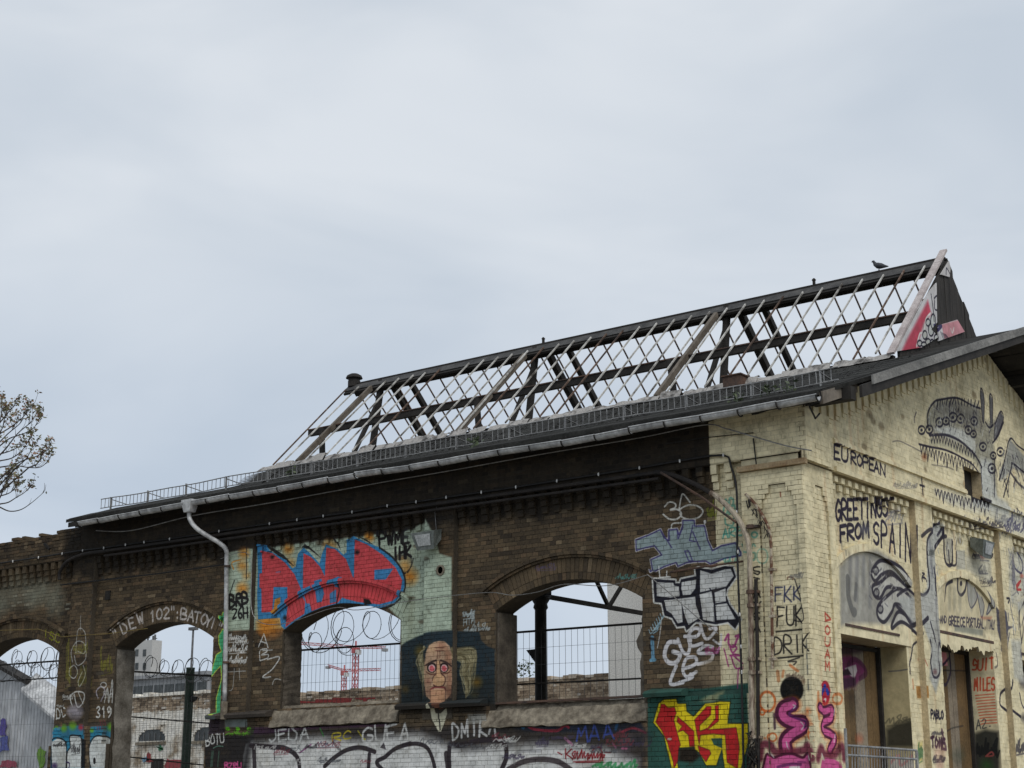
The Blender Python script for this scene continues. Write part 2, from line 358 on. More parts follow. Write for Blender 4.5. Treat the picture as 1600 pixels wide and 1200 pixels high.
PF.fill([(235, 280), (300, 285), (330, 330), (420, 380), (455, 430), (475, 420), (490, 340), (525, 300), (560, 330), (625, 400), (640, 340), (665, 280), (740, 310), (775, 345), (795, 330), (795, 262), (840, 225), (900, 260), (1000, 300), (1080, 360), (1140, 440), (1160, 520), (1145, 590), (1090, 650), (1000, 680), (900, 660), (760, 650), (640, 690), (560, 720), (410, 815), (385, 790), (380, 740), (240, 750), (235, 600), (240, 450)], BL, .97, 5)
PF.line([(1000, 300), (1080, 360), (1140, 440), (1162, 520), (1145, 595), (1090, 655), (1000, 684), (900, 668), (760, 655), (640, 692)], 14, BK, .85)
PF.fill([(265, 320), (330, 335), (410, 395), (470, 470), (508, 560), (505, 610), (470, 640), (424, 655), (424, 548), (338, 548), (330, 703), (263, 706), (262, 560), (250, 548), (250, 465), (266, 460)], RED, .97, 4)
PF.fill([(525, 335), (575, 362), (628, 420), (658, 480), (668, 300), (722, 310), (790, 372), (828, 470), (840, 500), (846, 250), (920, 280), (1020, 345), (1100, 425), (1142, 505), (1130, 575), (1080, 632), (1000, 655), (880, 640), (790, 622), (755, 560), (745, 480), (700, 500), (665, 560), (640, 625), (600, 615), (585, 540), (520, 570)], RED, .97, 4)
PF.fill([(428, 655), (520, 610), (538, 640), (530, 715), (470, 752), (412, 800)], RED, .97, 4)
PF.fill([(765, 560), (860, 515), (1000, 540), (1120, 600), (1080, 635), (990, 655), (860, 640), (770, 615)], RED, .97, 4)
PF.fill([(968, 440), (1088, 430), (1040, 500), (968, 502)], BL, .97, 3); PF.fill([(338, 548), (424, 548), (424, 640), (382, 655), (378, 620), (340, 640)], BL, .97, 3)
PF.fill([(530, 600), (600, 560), (700, 530), (760, 520), (770, 610), (740, 645), (640, 672), (560, 705)], RED, .97, 4); PF.fill([(590, 510), (636, 495), (655, 590), (640, 640), (608, 645)], BL, .95, 3); PF.fill([(735, 485), (765, 485), (740, 550), (720, 545)], BL, .95, 3); PF.fill([(540, 650), (565, 650), (580, 712), (548, 716)], BL, .9, 4); PF.fill([(690, 590), (730, 560), (730, 640), (690, 650)], BL, .9, 4)
PF.fill([(345, 625), (380, 610), (380, 690), (350, 720), (335, 705)], OR, .9, 5)
PF.line([(740, 530), (748, 570), (732, 650)], 12, BK, .8); PF.spray(860, 330, 22, BK, 1); PF.spray(330, 360, 20, BK, .9); PF.spray(410, 740, 22, BK, .9); PF.fill([(900, 620), (935, 625), (955, 655), (905, 660)], BK, .95, 6)
PF.line([(355, 455), (380, 452)], 8, (120, 130, 170), .8)
# drippy black letters
PF.text('PWME', (1000, 285), (1195, 270), 80, 20, BK, .95, drip=.6); PF.text('IHK', (1085, 375), (1205, 360), 75, 20, BK, .95, drip=.6)
PF.line([(990, 210), (1000, 300)], 14, BK, .7); PF.line([(1210, 370), (1190, 430), (1150, 465)], 14, BK, .6, taper=True)
for cx, cy, r, a in ((1180, 230, 60, .4), (1300, 200, 60, .3), (1250, 400, 90, .25)): PF.spray(cx, cy, r, (120, 135, 130), a)
PF.text('BRB', (90, 680), (212, 655), 75, 22, BK, .92, jit=.12, drip=.5); PF.text('26H', (108, 750), (210, 740), 66, 15, BK, .92, jit=.1)
PF.line([(195, 290), (196, 500)], 10, BK, .7); PF.line([(160, 380), (105, 400), (115, 440)], 10, OR, .8); PF.line([(120, 510), (90, 600)], 10, BK, .8)
# scrawls below
for i, (y0, y1) in enumerate(((840, 890), (910, 960), (980, 1030))): PF.scrawl(85, y0, 195, y1, 11, 7, WH, .85, seed=i+3)
PF.text('A', (245, 920), (320, 930), 85, 8, WH, .9); PF.line([(270, 945), (330, 940)], 7, WH, .8); PF.text('B', (255, 1005), (320, 985), 60, 8, WH, .85)
PF.line([(300, 1000), (375, 985), (330, 1060), (270, 1110), (320, 1110)], 9, WH, .8); PF.line([(330, 1160), (345, 1125), (385, 1130), (390, 1165)], 7, WH, .5)
PF.line([(80, 1080), (190, 1075)], 7, WH, .5); PF.line([(120, 1060), (110, 1180), (85, 1200)], 6, WH, .5); PF.line([(150, 1060), (155, 1130)], 6, WH, .5)
PF.scrawl(1525, 680, 1590, 740, 8, 7, (190, 205, 210), .8, 12); PF.text('HIM', (1525, 790), (1600, 770), 40, 6, (190, 205, 210), .8); PF.scrawl(1525, 800, 1600, 830, 9, 5, (190, 205, 210), .7, 15)
# --- far left: scrawls, arch lettering, green figure
PF.at(0, 900, 4)
YL = (150, 150, 40)
PF.text('ISC', (262, 380), (370, 420), 50, 9, (170, 175, 40), .8); PF.scrawl(620, 440, 690, 600, 13, 6, YL, .55, 21); PF.scrawl(400, 420, 460, 680, 13, 6, YL, .45, 22); PF.scrawl(500, 560, 560, 700, 9, 6, YL, .3, 23)
PF.line([(490, 480), (500, 350), (525, 330), (550, 370), (545, 480), (500, 470)], 8, WH, .6); PF.line([(520, 250), (518, 340)], 8, WH, .4); PF.line([(470, 540), (462, 470), (500, 410), (545, 430), (550, 520), (500, 560), (480, 500)], 8, WH, .55)
PF.line([(450, 580), (480, 560), (500, 600), (480, 640), (450, 620), (452, 580)], 8, WH, .55); PF.line([(535, 560), (548, 620), (515, 690), (505, 660), (530, 600)], 8, WH, .5); PF.line([(470, 820), (455, 760), (490, 725), (540, 735), (535, 790), (500, 820), (480, 740)], 10, WH, .8); PF.line([(505, 730), (535, 800)], 8, WH, .7)
PF.spray(490, 850, 60, (170, 165, 175), .8); PF.spray(460, 845, 40, (165, 160, 170), .7)
PF.line([(600, 760), (590, 720), (620, 690), (645, 720), (620, 780)], 12, (190, 185, 200), .7); PF.line([(640, 790), (660, 700), (668, 790), (690, 650), (688, 790)], 10, WH, .75); PF.oval(635, 680, 18, 16, WH, .7, w=9)
PF.text('319', (590, 885), (690, 885), 70, 13, WH, .9); PF.text('DVC', (342, 890), (430, 880), 55, 12, WH, .85, jit=.1); PF.scrawl(350, 800, 410, 820, 6, 7, WH, .6, 27)
for x, z in ((70, 120), (95, 160), (60, 180), (130, 110), (400, 170), (395, 200), (140, 175)): PF.fill([(x, z), (x+28, z-4), (x+28, z+8), (x, z+12)], (165, 165, 150), .5, 3)
for i, (ch, x, y, r) in enumerate((('"', 725, 395, 25), ('D', 775, 355, 20), ('E', 822, 325, 14), ('W', 872, 295, 12), ('1', 942, 283, 0), ('0', 985, 268, 0), ('2', 1030, 262, 0), ('"', 1068, 255, 0), (':', 1098, 275, 0), ('B', 1135, 270, -6), ('A', 1178, 280, -10), ('T', 1215, 290, -10), ('O', 1258, 300, -14), ('Y', 1285, 315, -14), ('I', 1310, 325, -18), ('"', 1345, 350, -25))):
    for pl in FONT[ch]:
        cs, sn = math.cos(R(r)), math.sin(R(r)); q = [((a-.5)*36, -b*66) for a, b in pl]
        PF.line([(x+a*cs+b*sn, y-a*sn+b*cs) for a, b in q], 15, (206, 200, 196), .92, smooth=ch in 'BDO02')
GR = (84, 196, 136); GY = (206, 226, 92)
fig = [(1380, 330), (1355, 370), (1355, 420), (1372, 470), (1340, 490), (1310, 600), (1308, 630), (1340, 590), (1368, 560), (1372, 640), (1340, 760), (1338, 868), (1365, 868), (1385, 760), (1400, 640), (1402, 480), (1395, 460), (1408, 420), (1405, 350)]
PF.fill(fig, GR, .97); PF.line(fig, 8, GY, .95, closed=True, smooth=False)
f2 = [(1380, 225), (1405, 225), (1408, 300), (1385, 300), (1372, 260)]; PF.fill(f2, GR, .97); PF.line(f2, 7, GY, .95, closed=True, smooth=False)
# low colours on the first pilaster
PF.at(60, 1060, 8.57)
CY = (48, 140, 178); LG = (120, 180, 40)
for x0, x1 in ((190, 640), (715, 1000)):
    PF.fill([(x0, 1210), (x0+5, 650), (x1-5, 630), (x1, 1210)], CY, .93, 20)
for cx, cy, r in ((370, 670, 70), (490, 640, 75), (940, 650, 75), (215, 660, 40), (740, 700, 40)): PF.spray(cx, cy, r, LG, .95)
PF.spray(300, 630, 60, (176, 140, 104), .8); PF.spray(600, 660, 55, (196, 50, 70), .95)
for x in (800, 830, 860): PF.line([(x, 560), (x+15, 690)], 16, (150, 50, 80), .8)
for pts in ([(205, 1200), (200, 850), (290, 800), (385, 850), (400, 990), (395, 1200)], [(405, 1200), (410, 1000), (450, 920), (450, 775), (560, 770), (600, 810), (600, 1200)], [(730, 1200), (705, 1080), (710, 900), (770, 790), (850, 770), (940, 810), (975, 900), (975, 1200)]):
    PF.fill(pts, WH, .95, 8); PF.line(pts, 22, BK, .95)
PF.fill([(605, 800), (660, 830), (650, 1200), (600, 1200)], BK, .9, 8)
PF.scrawl(230, 860, 390, 920, 10, 12, BK, .8, 31); PF.scrawl(470, 850, 580, 1000, 9, 14, BK, .7, 32); PF.oval(775, 1105, 18, 45, BK, .95); PF.spray(240, 1170, 60, (70, 50, 100), .9); PF.line([(395, 1120), (440, 1140), (430, 1210)], 24, (60, 45, 90), .9)
for i in range(7): PF.line([(1000+rnd.uniform(0, 60), 870+i*45), (1060+rnd.uniform(0, 60), 830+i*45)], 16, (150, 60, 50), .5)
# --- dark murals at the foot of the second pilaster
PF.at(300, 1080, 10)
PF.fill([(235, 400), (540, 440), (540, 660), (240, 680)], (52, 42, 56), .9, 20); PF.fill([(230, 680), (1000, 690), (1000, 1200), (230, 1200)], (34, 33, 36), .93, 30)
PF.fill([(540, 440), (890, 440), (890, 560), (560, 560)], (132, 146, 146), .8, 15); PF.fill([(245, 385), (470, 395), (470, 445), (245, 440)], (92, 104, 106), .9, 10)
PF.text('BOTU', (250, 850), (540, 800), 150, 26, WH, .95, jit=.1); PF.line([(360, 890), (430, 860), (510, 865)], 18, (120, 170, 150), .8)
for x in (590, 745, 920): PF.oval(x, 590, 34, 32, (110, 200, 40), .95)
PF.scrawl(560, 620, 960, 690, 14, 16, (110, 190, 50), .9, 41); PF.text('BZRU', (540, 1210), (810, 1200), 90, 28, (214, 90, 150), .95, jit=.1)
for x in (340, 450, 360): PF.line([(x, 940), (x-20, 1180)], 30, (90, 130, 110), .6)
PF.fill([(820, 1200), (830, 1000), (870, 830), (990, 760), (1000, 1000), (900, 1100), (910, 1200)], (150, 152, 154), .7, 30)
# --- silver band under the windows
PF.at(380, 1100, 6.154)
FS.fill([(-12.3, 2.58), (-3.2, 2.4), (-3.05, 2.0), (-3.1, 1.0), (-12.6, 1.0)], (48, 47, 50), .8, .12)
FS.fill([(-12.2, 2.28), (-10.4, 2.37), (-9.4, 2.28), (-7.9, 2.36), (-6.9, 2.05), (-5.2, 2.12), (-3.8, 2.0), (-3.2, 1.8), (-3.3, 1.0), (-12.4, 1.0)], (226, 228, 228), .95, .2)
PF.fill([(120, 225), (700, 215), (1400, 190), (1400, 215), (600, 245), (250, 290), (120, 290)], (74, 44, 76), .7, 20)
DK = (50, 44, 50)
PF.text('JEDA', (255, 360), (660, 340), 115, 22, (200, 204, 204), .92, jit=.1); PF.text('RC', (880, 360), (1080, 330), 75, 16, (196, 180, 50), .9); PF.line([(755, 235), (790, 310)], 14, (60, 150, 70), .8); PF.line([(1120, 260), (1170, 330), (1190, 340)], 16, (190, 180, 50), .7)
PF.text('GUEA', (1170, 370), (1640, 340), 150, 24, (212, 214, 214), .92, jit=.1); PF.line([(560, 470), (670, 390)], 16, (140, 80, 130), .9)
PF.line([(90, 400), (300, 415), (430, 430), (540, 520), (565, 700)], 52, DK, .95); PF.line([(120, 410), (130, 700)], 60, DK, .9); PF.line([(800, 600), (900, 510), (1020, 440), (1150, 420), (1280, 460)], 46, DK, .95); PF.line([(1230, 480), (1220, 620), (1220, 760)], 46, DK, .95); PF.line([(1620, 380), (1480, 430), (1380, 510), (1300, 560), (1360, 640), (1420, 760)], 44, DK, .95)
PF.line([(885, 370), (920, 420), (950, 440)], 26, (110, 110, 112), .8); PF.line([(315, 440), (318, 540)], 14, DK, .8); PF.fill([(1330, 420), (1370, 370), (1390, 440)], DK, .8)
PF.at(640, 1100, 4.1)
PF.line([(-30, 265), (60, 255), (130, 290), (170, 400), (175, 500)], 28, DK, .95); PF.line([(265, 420), (270, 260), (330, 265), (430, 240), (560, 230), (620, 260), (630, 340), (600, 420)], 34, DK, .95); PF.line([(245, 320), (270, 500)], 40, DK, .9); PF.line([(640, 420), (740, 370), (850, 355), (960, 370), (1040, 420)], 34, (70, 62, 66), .9)
PF.text('DMIKA', (285, 225), (575, 195), 100, 16, (206, 208, 208), .92, jit=.12); PF.fill([(385, 70), (500, 65), (510, 120), (390, 130)], (160, 162, 158), .7, 20)
PF.fill([(560, 120), (900, 108), (1480, 88), (1520, 170), (1300, 190), (1000, 180), (760, 180)], (34, 42, 56), .9, 20); PF.line([(745, 115), (800, 160), (950, 172), (1000, 140), (1030, 150)], 18, (150, 50, 66), .9); PF.line([(1370, 180), (1440, 155), (1520, 185)], 16, (150, 56, 70), .9); PF.line([(690, 120), (740, 155)], 18, (50, 100, 140), .8)
PF.text('MAA', (1080, 240), (1330, 215), 85, 14, (66, 86, 170), .85, jit=.12); PF.line([(1350, 100), (1330, 160)], 20, (40, 80, 120), .8)
RB = (140, 34, 40)
PF.scrawl(1060, 290, 1250, 360, 13, 8, RB, .95, 51); PF.text('K', (1010, 350), (1060, 350), 60, 8, RB, .95); PF.line([(1075, 375), (1250, 372)], 7, RB, .9); PF.line([(1180, 355), (1180, 300), (1230, 280), (1245, 360)], 7, RB, .9); PF.line([(960, 310), (985, 325)], 7, RB, .9); PF.line([(1260, 310), (1295, 312)], 7, RB, .9)
PF.scrawl(1190, 360, 1460, 410, 12, 14, (60, 160, 96), .8, 52); PF.line([(1005, 220), (1050, 260)], 18, (200, 130, 170), .7); PF.spray(1400, 250, 70, (120, 110, 140), .5); PF.spray(1500, 210, 70, (40, 44, 60), .7); PF.line([(1370, 285), (1400, 285)], 14, (200, 110, 150), .7); PF.line([(1310, 250), (1330, 280)], 12, (190, 110, 160), .6)
PF.line([(850, 300), (700, 310), (680, 380)], 22, (150, 152, 156), .6)
# --- the long-faced old man
PF.at(620, 980, 8.89)
PF.fill([(38, 250), (120, 190), (300, 110), (480, 70), (800, 50), (1120, 60), (1150, 180), (1230, 260), (1335, 300), (1335, 1090), (38, 1090)], (34, 52, 62), .95, 25)
PF.fill([(38, 700), (1335, 700), (1335, 1100), (38, 1100)], (30, 36, 36), .6, 120); PF.spray(300, 330, 110, (140, 112, 40), .7); PF.spray(1080, 760, 110, (132, 100, 34), .8); PF.spray(90, 860, 80, (110, 86, 40), .6); PF.spray(1050, 930, 90, (90, 76, 40), .5)
HA = ((150, 144, 112), (96, 88, 62), (188, 180, 146), (120, 110, 80))
for i in range(60):
    i = i*.45; x = 300+i*5.2; PF.line([(425-i*2+rnd.uniform(-30, 10), 270+i*3+rnd.uniform(-20, 30)), (x-35+rnd.uniform(-25, 20), 440+rnd.uniform(-60, 40)), (315+i*4+rnd.uniform(-30, 20), 640+rnd.uniform(-80, 90)), (360+rnd.uniform(-40, 40), 880+rnd.uniform(-180, 130))], 24, HA[rnd.randrange(4)], .7, taper=True)
for i in range(80):
    a = i/79; PF.line([(790, 300+140*a+rnd.uniform(-20, 20)), (900+140*(1-a)+rnd.uniform(-40, 50), 320+160*a+rnd.uniform(-40, 40)), (860+200*(1-a)+rnd.uniform(-30, 30), 560+80*a), (920+80*(1-a)+rnd.uniform(-30, 30), 760+rnd.uniform(-120, 160)), (930, 860+rnd.uniform(-150, 140))], 20, HA[rnd.randrange(4)], .65, taper=True)
SK = (198, 164, 136)
head = [(620, 195), (700, 205), (770, 270), (795, 380), (800, 560), (800, 760), (780, 940), (720, 1010), (500, 1020), (440, 960), (415, 800), (412, 640), (420, 480), (440, 340), (480, 260), (550, 210)]
PF.fill(head, SK, .98, 14)
PF.fill([(700, 240), (795, 380), (800, 1000), (720, 1000), (730, 700), (700, 420)], (150, 100, 78), .5, 50); PF.spray(650, 260, 80, (190, 130, 104), .6); PF.spray(470, 760, 60, (160, 104, 92), .6); PF.spray(520, 300, 90, (226, 186, 142), .5); PF.spray(740, 620, 60, (226, 190, 150), .5)
for ex in (520, 690): 
    PF.oval(ex, 565, 68 if ex < 600 else 62, 72, (40, 30, 32), .95, 14); PF.oval(ex, 572, 46, 52, (238, 196, 196), .98)
    PF.line([(ex+34*(1-t/16)*math.cos(t*.95), 572+40*(1-t/16)*math.sin(t*.95)) for t in range(16)], 11, (206, 44, 60), .95)
PF.line([(440, 530), (510, 488), (580, 465)], 26, (60, 44, 44), .9); PF.line([(640, 465), (720, 492), (790, 545)], 26, (60, 44, 44), .9); PF.line([(440, 620), (500, 660), (575, 655)], 18, (120, 84, 70), .8); PF.line([(650, 650), (730, 645), (785, 600)], 18, (120, 84, 70), .8)
PF.fill([(585, 470), (625, 470), (640, 640), (690, 690), (700, 740), (670, 810), (600, 825), (545, 800), (530, 740), (555, 690), (580, 640)], (214, 172, 132), .98, 14); PF.line([(585, 480), (578, 640), (540, 690), (528, 745)], 17, (96, 62, 52), .85); PF.line([(630, 480), (648, 640), (698, 690), (706, 750), (672, 816), (600, 834), (545, 808)], 19, (84, 52, 46), .9); PF.spray(610, 740, 50, (226, 190, 150), .6)
for q in ([(600, 330), (600, 440)], [(630, 330), (632, 430)], [(560, 290), (690, 290)], [(470, 640), (520, 660), (570, 660)], [(660, 650), (740, 640), (780, 600)], [(560, 325), (690, 330)]): PF.line(q, 15, (112, 70, 58), .75)
PF.spray(470, 900, 90, (120, 84, 70), .6); PF.spray(750, 880, 80, (110, 74, 62), .6); PF.line([(500, 870), (560, 838), (690, 842), (708, 870)], 26, (128, 58, 60), .9); PF.line([(495, 860), (498, 1040)], 10, (90, 60, 54), .9); PF.line([(705, 850), (708, 1040)], 12, (90, 60, 54), .9); PF.fill([(500, 870), (700, 865), (700, 1055), (500, 1060)], (212, 164, 130), .9, 10); PF.line([(510, 920), (690, 925)], 9, (170, 116, 96), .6)
PF.fill([(38, 1060), (1335, 1060), (1335, 1200), (38, 1200)], (34, 31, 28), .8, 20); PF.fill([(560, 1060), (690, 1060), (680, 1130), (600, 1150)], (110, 66, 48), .9); PF.fill([(500, 1060), (540, 1090), (570, 1200), (640, 1200), (720, 1120), (730, 1200), (640, 1450), (600, 1450), (520, 1300), (495, 1150)], (222, 220, 196), .95, 10); PF.line([(600, 1120), (625, 1420)], 22, BK, .9)
# --- right bay: grey, white and yellow pieces
PF.at(980, 760, 6.667)
WS = (214, 214, 208)
PF.line([(370, 205), (420, 160), (480, 175), (480, 215), (430, 240), (500, 235), (545, 280), (500, 335), (420, 335), (355, 285)], 17, WS, .92); PF.line([(520, 235), (540, 120), (565, 75), (635, 160)], 16, WS, .92); PF.line([(520, 240), (600, 195), (700, 195), (770, 250), (730, 315), (640, 340), (560, 320), (530, 280)], 16, WS, .92)
TQ = (70, 168, 156)
PF.text('OB', (985, 300), (1110, 260), 150, 20, TQ, .6, jit=.1); PF.line([(1000, 330), (1010, 390), (1080, 400), (1090, 330)], 18, TQ, .6); PF.text('ARE', (975, 540), (1190, 500), 95, 17, TQ, .7); PF.line([(1180, 600), (1220, 680), (1270, 690)], 16, TQ, .6); PF.text('S5', (1310, 780), (1430, 780), 170, 16, TQ, .55); PF.oval(1345, 510, 30, 28, TQ, .7, w=16); PF.oval(1420, 730, 50, 75, TQ, .4, w=14)
PF.scrawl(820, 150, 910, 330, 7, 10, (140, 150, 40), .6, 61)
yal = [(70, 555), (200, 505), (325, 445), (365, 530), (410, 560), (415, 450), (500, 440), (520, 500), (560, 400), (560, 350), (680, 350), (685, 410), (785, 405), (820, 560), (870, 665), (960, 615), (1110, 585), (1165, 690), (1165, 715), (1000, 745), (850, 805), (800, 775), (680, 780), (600, 790), (510, 830), (490, 790), (370, 830), (250, 890), (225, 760), (340, 710), (265, 615), (150, 640), (75, 665)]
PF.line(yal, 28, (220, 222, 218), .9, closed=True, smooth=False); PF.fill(yal, (150, 168, 172), .96, 6); PF.line(yal, 15, (70, 66, 118), .95, closed=True, smooth=False)
for q in ([(325, 445), (445, 635)], [(415, 470), (420, 560)], [(500, 450), (510, 540)], [(560, 420), (515, 540)], [(665, 400), (630, 560), (690, 570)], [(665, 470), (740, 650)], [(580, 670), (620, 770), (670, 775)], [(585, 670), (620, 668), (660, 770)]): PF.line(q, 13, (72, 68, 120), .9, smooth=False)
PF.oval(790, 365, 13, 20, (230, 230, 228), .9); PF.line([(310, 830), (320, 945), (430, 940), (390, 935), (395, 880)], 12, WH, .9, smooth=False); PF.line([(440, 430), (455, 385), (545, 375)], 14, (210, 212, 210), .9)
PF.at(980, 880, 6.667)
yx = [(250, 160), (480, 175), (480, 205), (530, 205), (540, 165), (700, 130), (690, 60), (720, 45), (860, 65), (1000, 25), (1080, 35), (1115, 140), (1020, 270), (1010, 330), (1050, 430), (1160, 580), (1105, 680), (1030, 610), (900, 635), (760, 610), (690, 610), (600, 700), (580, 650), (500, 660), (450, 570), (370, 540), (340, 410), (265, 400)]
PF.line(yx, 34, WH, .95, closed=True, smooth=False); PF.fill(yx, (30, 32, 44), .97, 6)
for q in ([(285, 195), (460, 200), (470, 230), (520, 240), (525, 340), (430, 355), (290, 340)], [(550, 195), (700, 165), (690, 260), (640, 325), (560, 330), (545, 260)], [(740, 70), (860, 105), (1000, 60), (1060, 55), (1090, 130), (1010, 240), (870, 270), (740, 300)], [(365, 385), (500, 370), (690, 345), (695, 430), (740, 560), (620, 640), (585, 560), (545, 400), (560, 610), (510, 625), (440, 520), (390, 490)], [(735, 320), (860, 290), (880, 420), (890, 610), (770, 585), (755, 460)], [(890, 300), (1005, 260), (1010, 395), (900, 415)], [(900, 430), (1020, 415), (1110, 580), (1000, 585), (915, 590)]): PF.fill(q, (214, 217, 218), .97, 5)
PF.line([(840, 260), (875, 300), (905, 255)], 12, (30, 32, 44), .9, smooth=False)
GW = (222, 222, 228)
PF.line([(500, 820), (410, 830), (370, 950), (410, 1030), (490, 1030), (530, 950), (460, 920)], 44, GW, .93); PF.line([(510, 790), (560, 920), (620, 930), (640, 800)], 34, GW, .93); PF.line([(580, 760), (700, 760), (740, 690), (670, 680), (620, 760), (650, 860), (760, 830)], 34, GW, .93); PF.line([(740, 620), (780, 760), (830, 780), (910, 680), (840, 680)], 30, GW, .93); PF.line([(880, 800), (950, 840), (960, 740)], 22, GW, .85)
PF.line([(870, 870), (790, 860), (720, 930), (860, 940), (850, 1010), (720, 1050)], 34, GW, .93); PF.line([(490, 1070), (430, 1250), (560, 1240)], 36, GW, .93); PF.line([(560, 1100), (690, 1050), (690, 980), (600, 990), (560, 1100), (600, 1180), (700, 1130)], 34, GW, .93); PF.line([(520, 1240), (660, 1190), (640, 1150)], 26, GW, .93); PF.line([(960, 850), (910, 930)], 22, GW, .8)
for i in range(7): PF.line([(205+i*20, 690-i*28), (225+i*20, 730-i*26), (262+i*17, 690-i*24)], 9, (170, 200, 214), .85)
for i in range(5): PF.line([(250+i*22, 730-i*36), (300+i*12, 690-i*34), (280+i*20, 650-i*26)], 9, (150, 190, 210), .8)
PF.line([(340, 560), (320, 740), (295, 880)], 9, (214, 216, 216), .8); PF.line([(240, 770), (245, 880), (250, 990)], 40, (110, 164, 198), .85); PF.line([(215, 780), (270, 790)], 26, BK, .8); PF.line([(225, 1010), (270, 1005)], 30, (120, 176, 208), .9); PF.line([(215, 850), (225, 910)], 20, BK, .8)
PU = (168, 60, 130)
PF.line([(1000, 800), (1035, 740), (1040, 840), (1090, 870), (1130, 780), (1160, 740), (1110, 760)], 22, PU, .85); PF.line([(1050, 870), (1080, 930), (1120, 880), (1080, 850)], 18, PU, .85); PF.line([(1050, 960), (1160, 960), (1080, 950), (1180, 1040)], 16, PU, .85); PF.line([(1060, 960), (1110, 1090), (1180, 1080)], 15, PU, .85); PF.line([(990, 890), (1035, 1070)], 14, PU, .8); PF.line([(1180, 1100), (1140, 1110), (1130, 1300)], 13, PU, .8)
for i, ch in enumerate('STAYSA'): PF.text(ch, (1335, 125+i*120), (1425, 120+i*120), 82, 13, BK, .9, jit=.12)
PF.at(980, 1040, 7.27)
YE = (232, 208, 30); RD = (190, 34, 42)
pk = [(310, 650), (370, 430), (430, 385), (575, 375), (590, 430), (685, 430), (695, 520), (770, 575), (900, 430), (1000, 420), (1070, 405), (1190, 410), (1160, 655), (1390, 655), (1390, 900), (1310, 1170), (1120, 1170), (1090, 960), (1030, 1140), (910, 1140), (830, 990), (780, 960), (780, 930), (600, 940), (590, 1100), (600, 1170), (520, 1170), (430, 800)]
PF.fill(pk, YE, .97, 8); PF.line(pk, 12, (34, 50, 44), .9, closed=True, smooth=False)
for q in ([(400, 440), (440, 440), (480, 480), (555, 475), (575, 540), (545, 620), (580, 750), (620, 900), (600, 960), (590, 1090), (545, 1170), (540, 1100), (470, 860), (410, 740), (340, 640), (385, 520)], [(590, 580), (680, 660), (775, 750), (780, 920), (725, 920), (710, 790), (650, 735), (590, 760), (640, 690), (580, 640)], [(920, 465), (970, 465), (965, 560), (840, 680), (840, 750), (930, 710), (1020, 600), (1015, 460), (1055, 450), (1055, 630), (930, 730), (1255, 705), (1290, 920), (1270, 1170), (1150, 1100), (1130, 790), (990, 775), (850, 790), (835, 900), (810, 780), (780, 620)], [(820, 910), (950, 960), (965, 1000), (910, 1095), (840, 1000)]): PF.fill(q, RD, .97, 6); PF.line(q, 7, (60, 34, 20), .7, closed=True, smooth=False)
PF.fill([(970, 830), (1095, 825), (1095, 940), (1000, 900)], (44, 88, 80), .97); PF.fill([(610, 945), (775, 935), (840, 1030), (760, 1100), (610, 1080)], (36, 26, 18), .95, 30); PF.oval(498, 835, 26, 14, (190, 190, 180), .95)
FS.fill([(-1.95, 2.95), (-1.66, 2.95), (-1.62, 3.3), (-1.85, 3.4), (-2.1, 3.2)], (150, 134, 110), .55, .12)
for q in ([(840, 400), (1000, 300), (1080, 280), (1050, 390), (960, 420)],): PF.fill(q, (200, 186, 140), .6, 40)
# --- corner pier: tags, black disc, pink creature
PF.at(960, 900, 4)
NV = (52, 58, 92)
PF.text('FKK', (1010, 160), (1180, 155), 90, 9, NV, .9); PF.text('FUK', (1020, 320), (1195, 300), 120, 9, BK, .92); PF.line([(1015, 350), (1180, 335)], 8, BK, .9); PF.text('DRIK', (1005, 495), (1240, 470), 110, 9, BK, .92); PF.line([(1020, 515), (1190, 498)], 9, BK, .9); PF.line([(1210, 400), (1225, 720)], 7, (60, 70, 80), .8); PF.line([(1160, 510), (1090, 535), (1140, 535), (1125, 555)], 8, BK, .8); PF.line([(1130, 20), (1180, 190), (1190, 280), (1130, 280)], 7, BK, .8); PF.text('A', (815, 840), (840, 830), 70, 9, (40, 80, 66), .8); PF.line([(830, 830), (820, 880)], 9, (40, 80, 66), .8)
PF.line([(1085, 20), (1090, 8), (1120, 12), (1118, 24)], 7, (110, 70, 50), .8); PF.at(960, 660, 4); PF.line([(1040, 438), (1042, 465)], 7, (140, 80, 60), .9)
PF.at(1120, 1020, 6.667)
ORG = (216, 104, 46)
PF.oval(540, 510, 72, 100, ORG, .8, w=24); PF.oval(495, 620, 25, 28, ORG, .85, w=18); PF.spray(965, 610, 48, ORG, .8); PF.oval(588, 880, 40, 42, ORG, .8, w=16); PF.oval(1010, 860, 40, 50, ORG, .75, w=18); PF.line([(640, 200), (650, 290)], 36, (186, 110, 60), .6); PF.line([(770, 130), (820, 170), (850, 190)], 26, ORG, .6); PF.line([(700, 190), (690, 250)], 26, ORG, .5); PF.spray(910, 300, 40, (100, 60, 40), .6); PF.spray(520, 890, 14, ORG, .9)
PF.line([(860, 900), (880, 870), (930, 880), (925, 960)], 14, (110, 100, 80), .7); PF.line([(940, 760), (1010, 740), (1050, 780)], 12, (150, 90, 60), .6)
PF.oval(788, 385, 122, 140, (14, 14, 15), .99, 16); PF.line([(725, 320), (840, 430)], 5, (60, 62, 60), .5); PF.line([(835, 320), (735, 430)], 5, (60, 62, 60), .5)
body = [(790, 540), (700, 580), (690, 660), (780, 720), (900, 730), (890, 780), (780, 850), (720, 920), (730, 1020)]
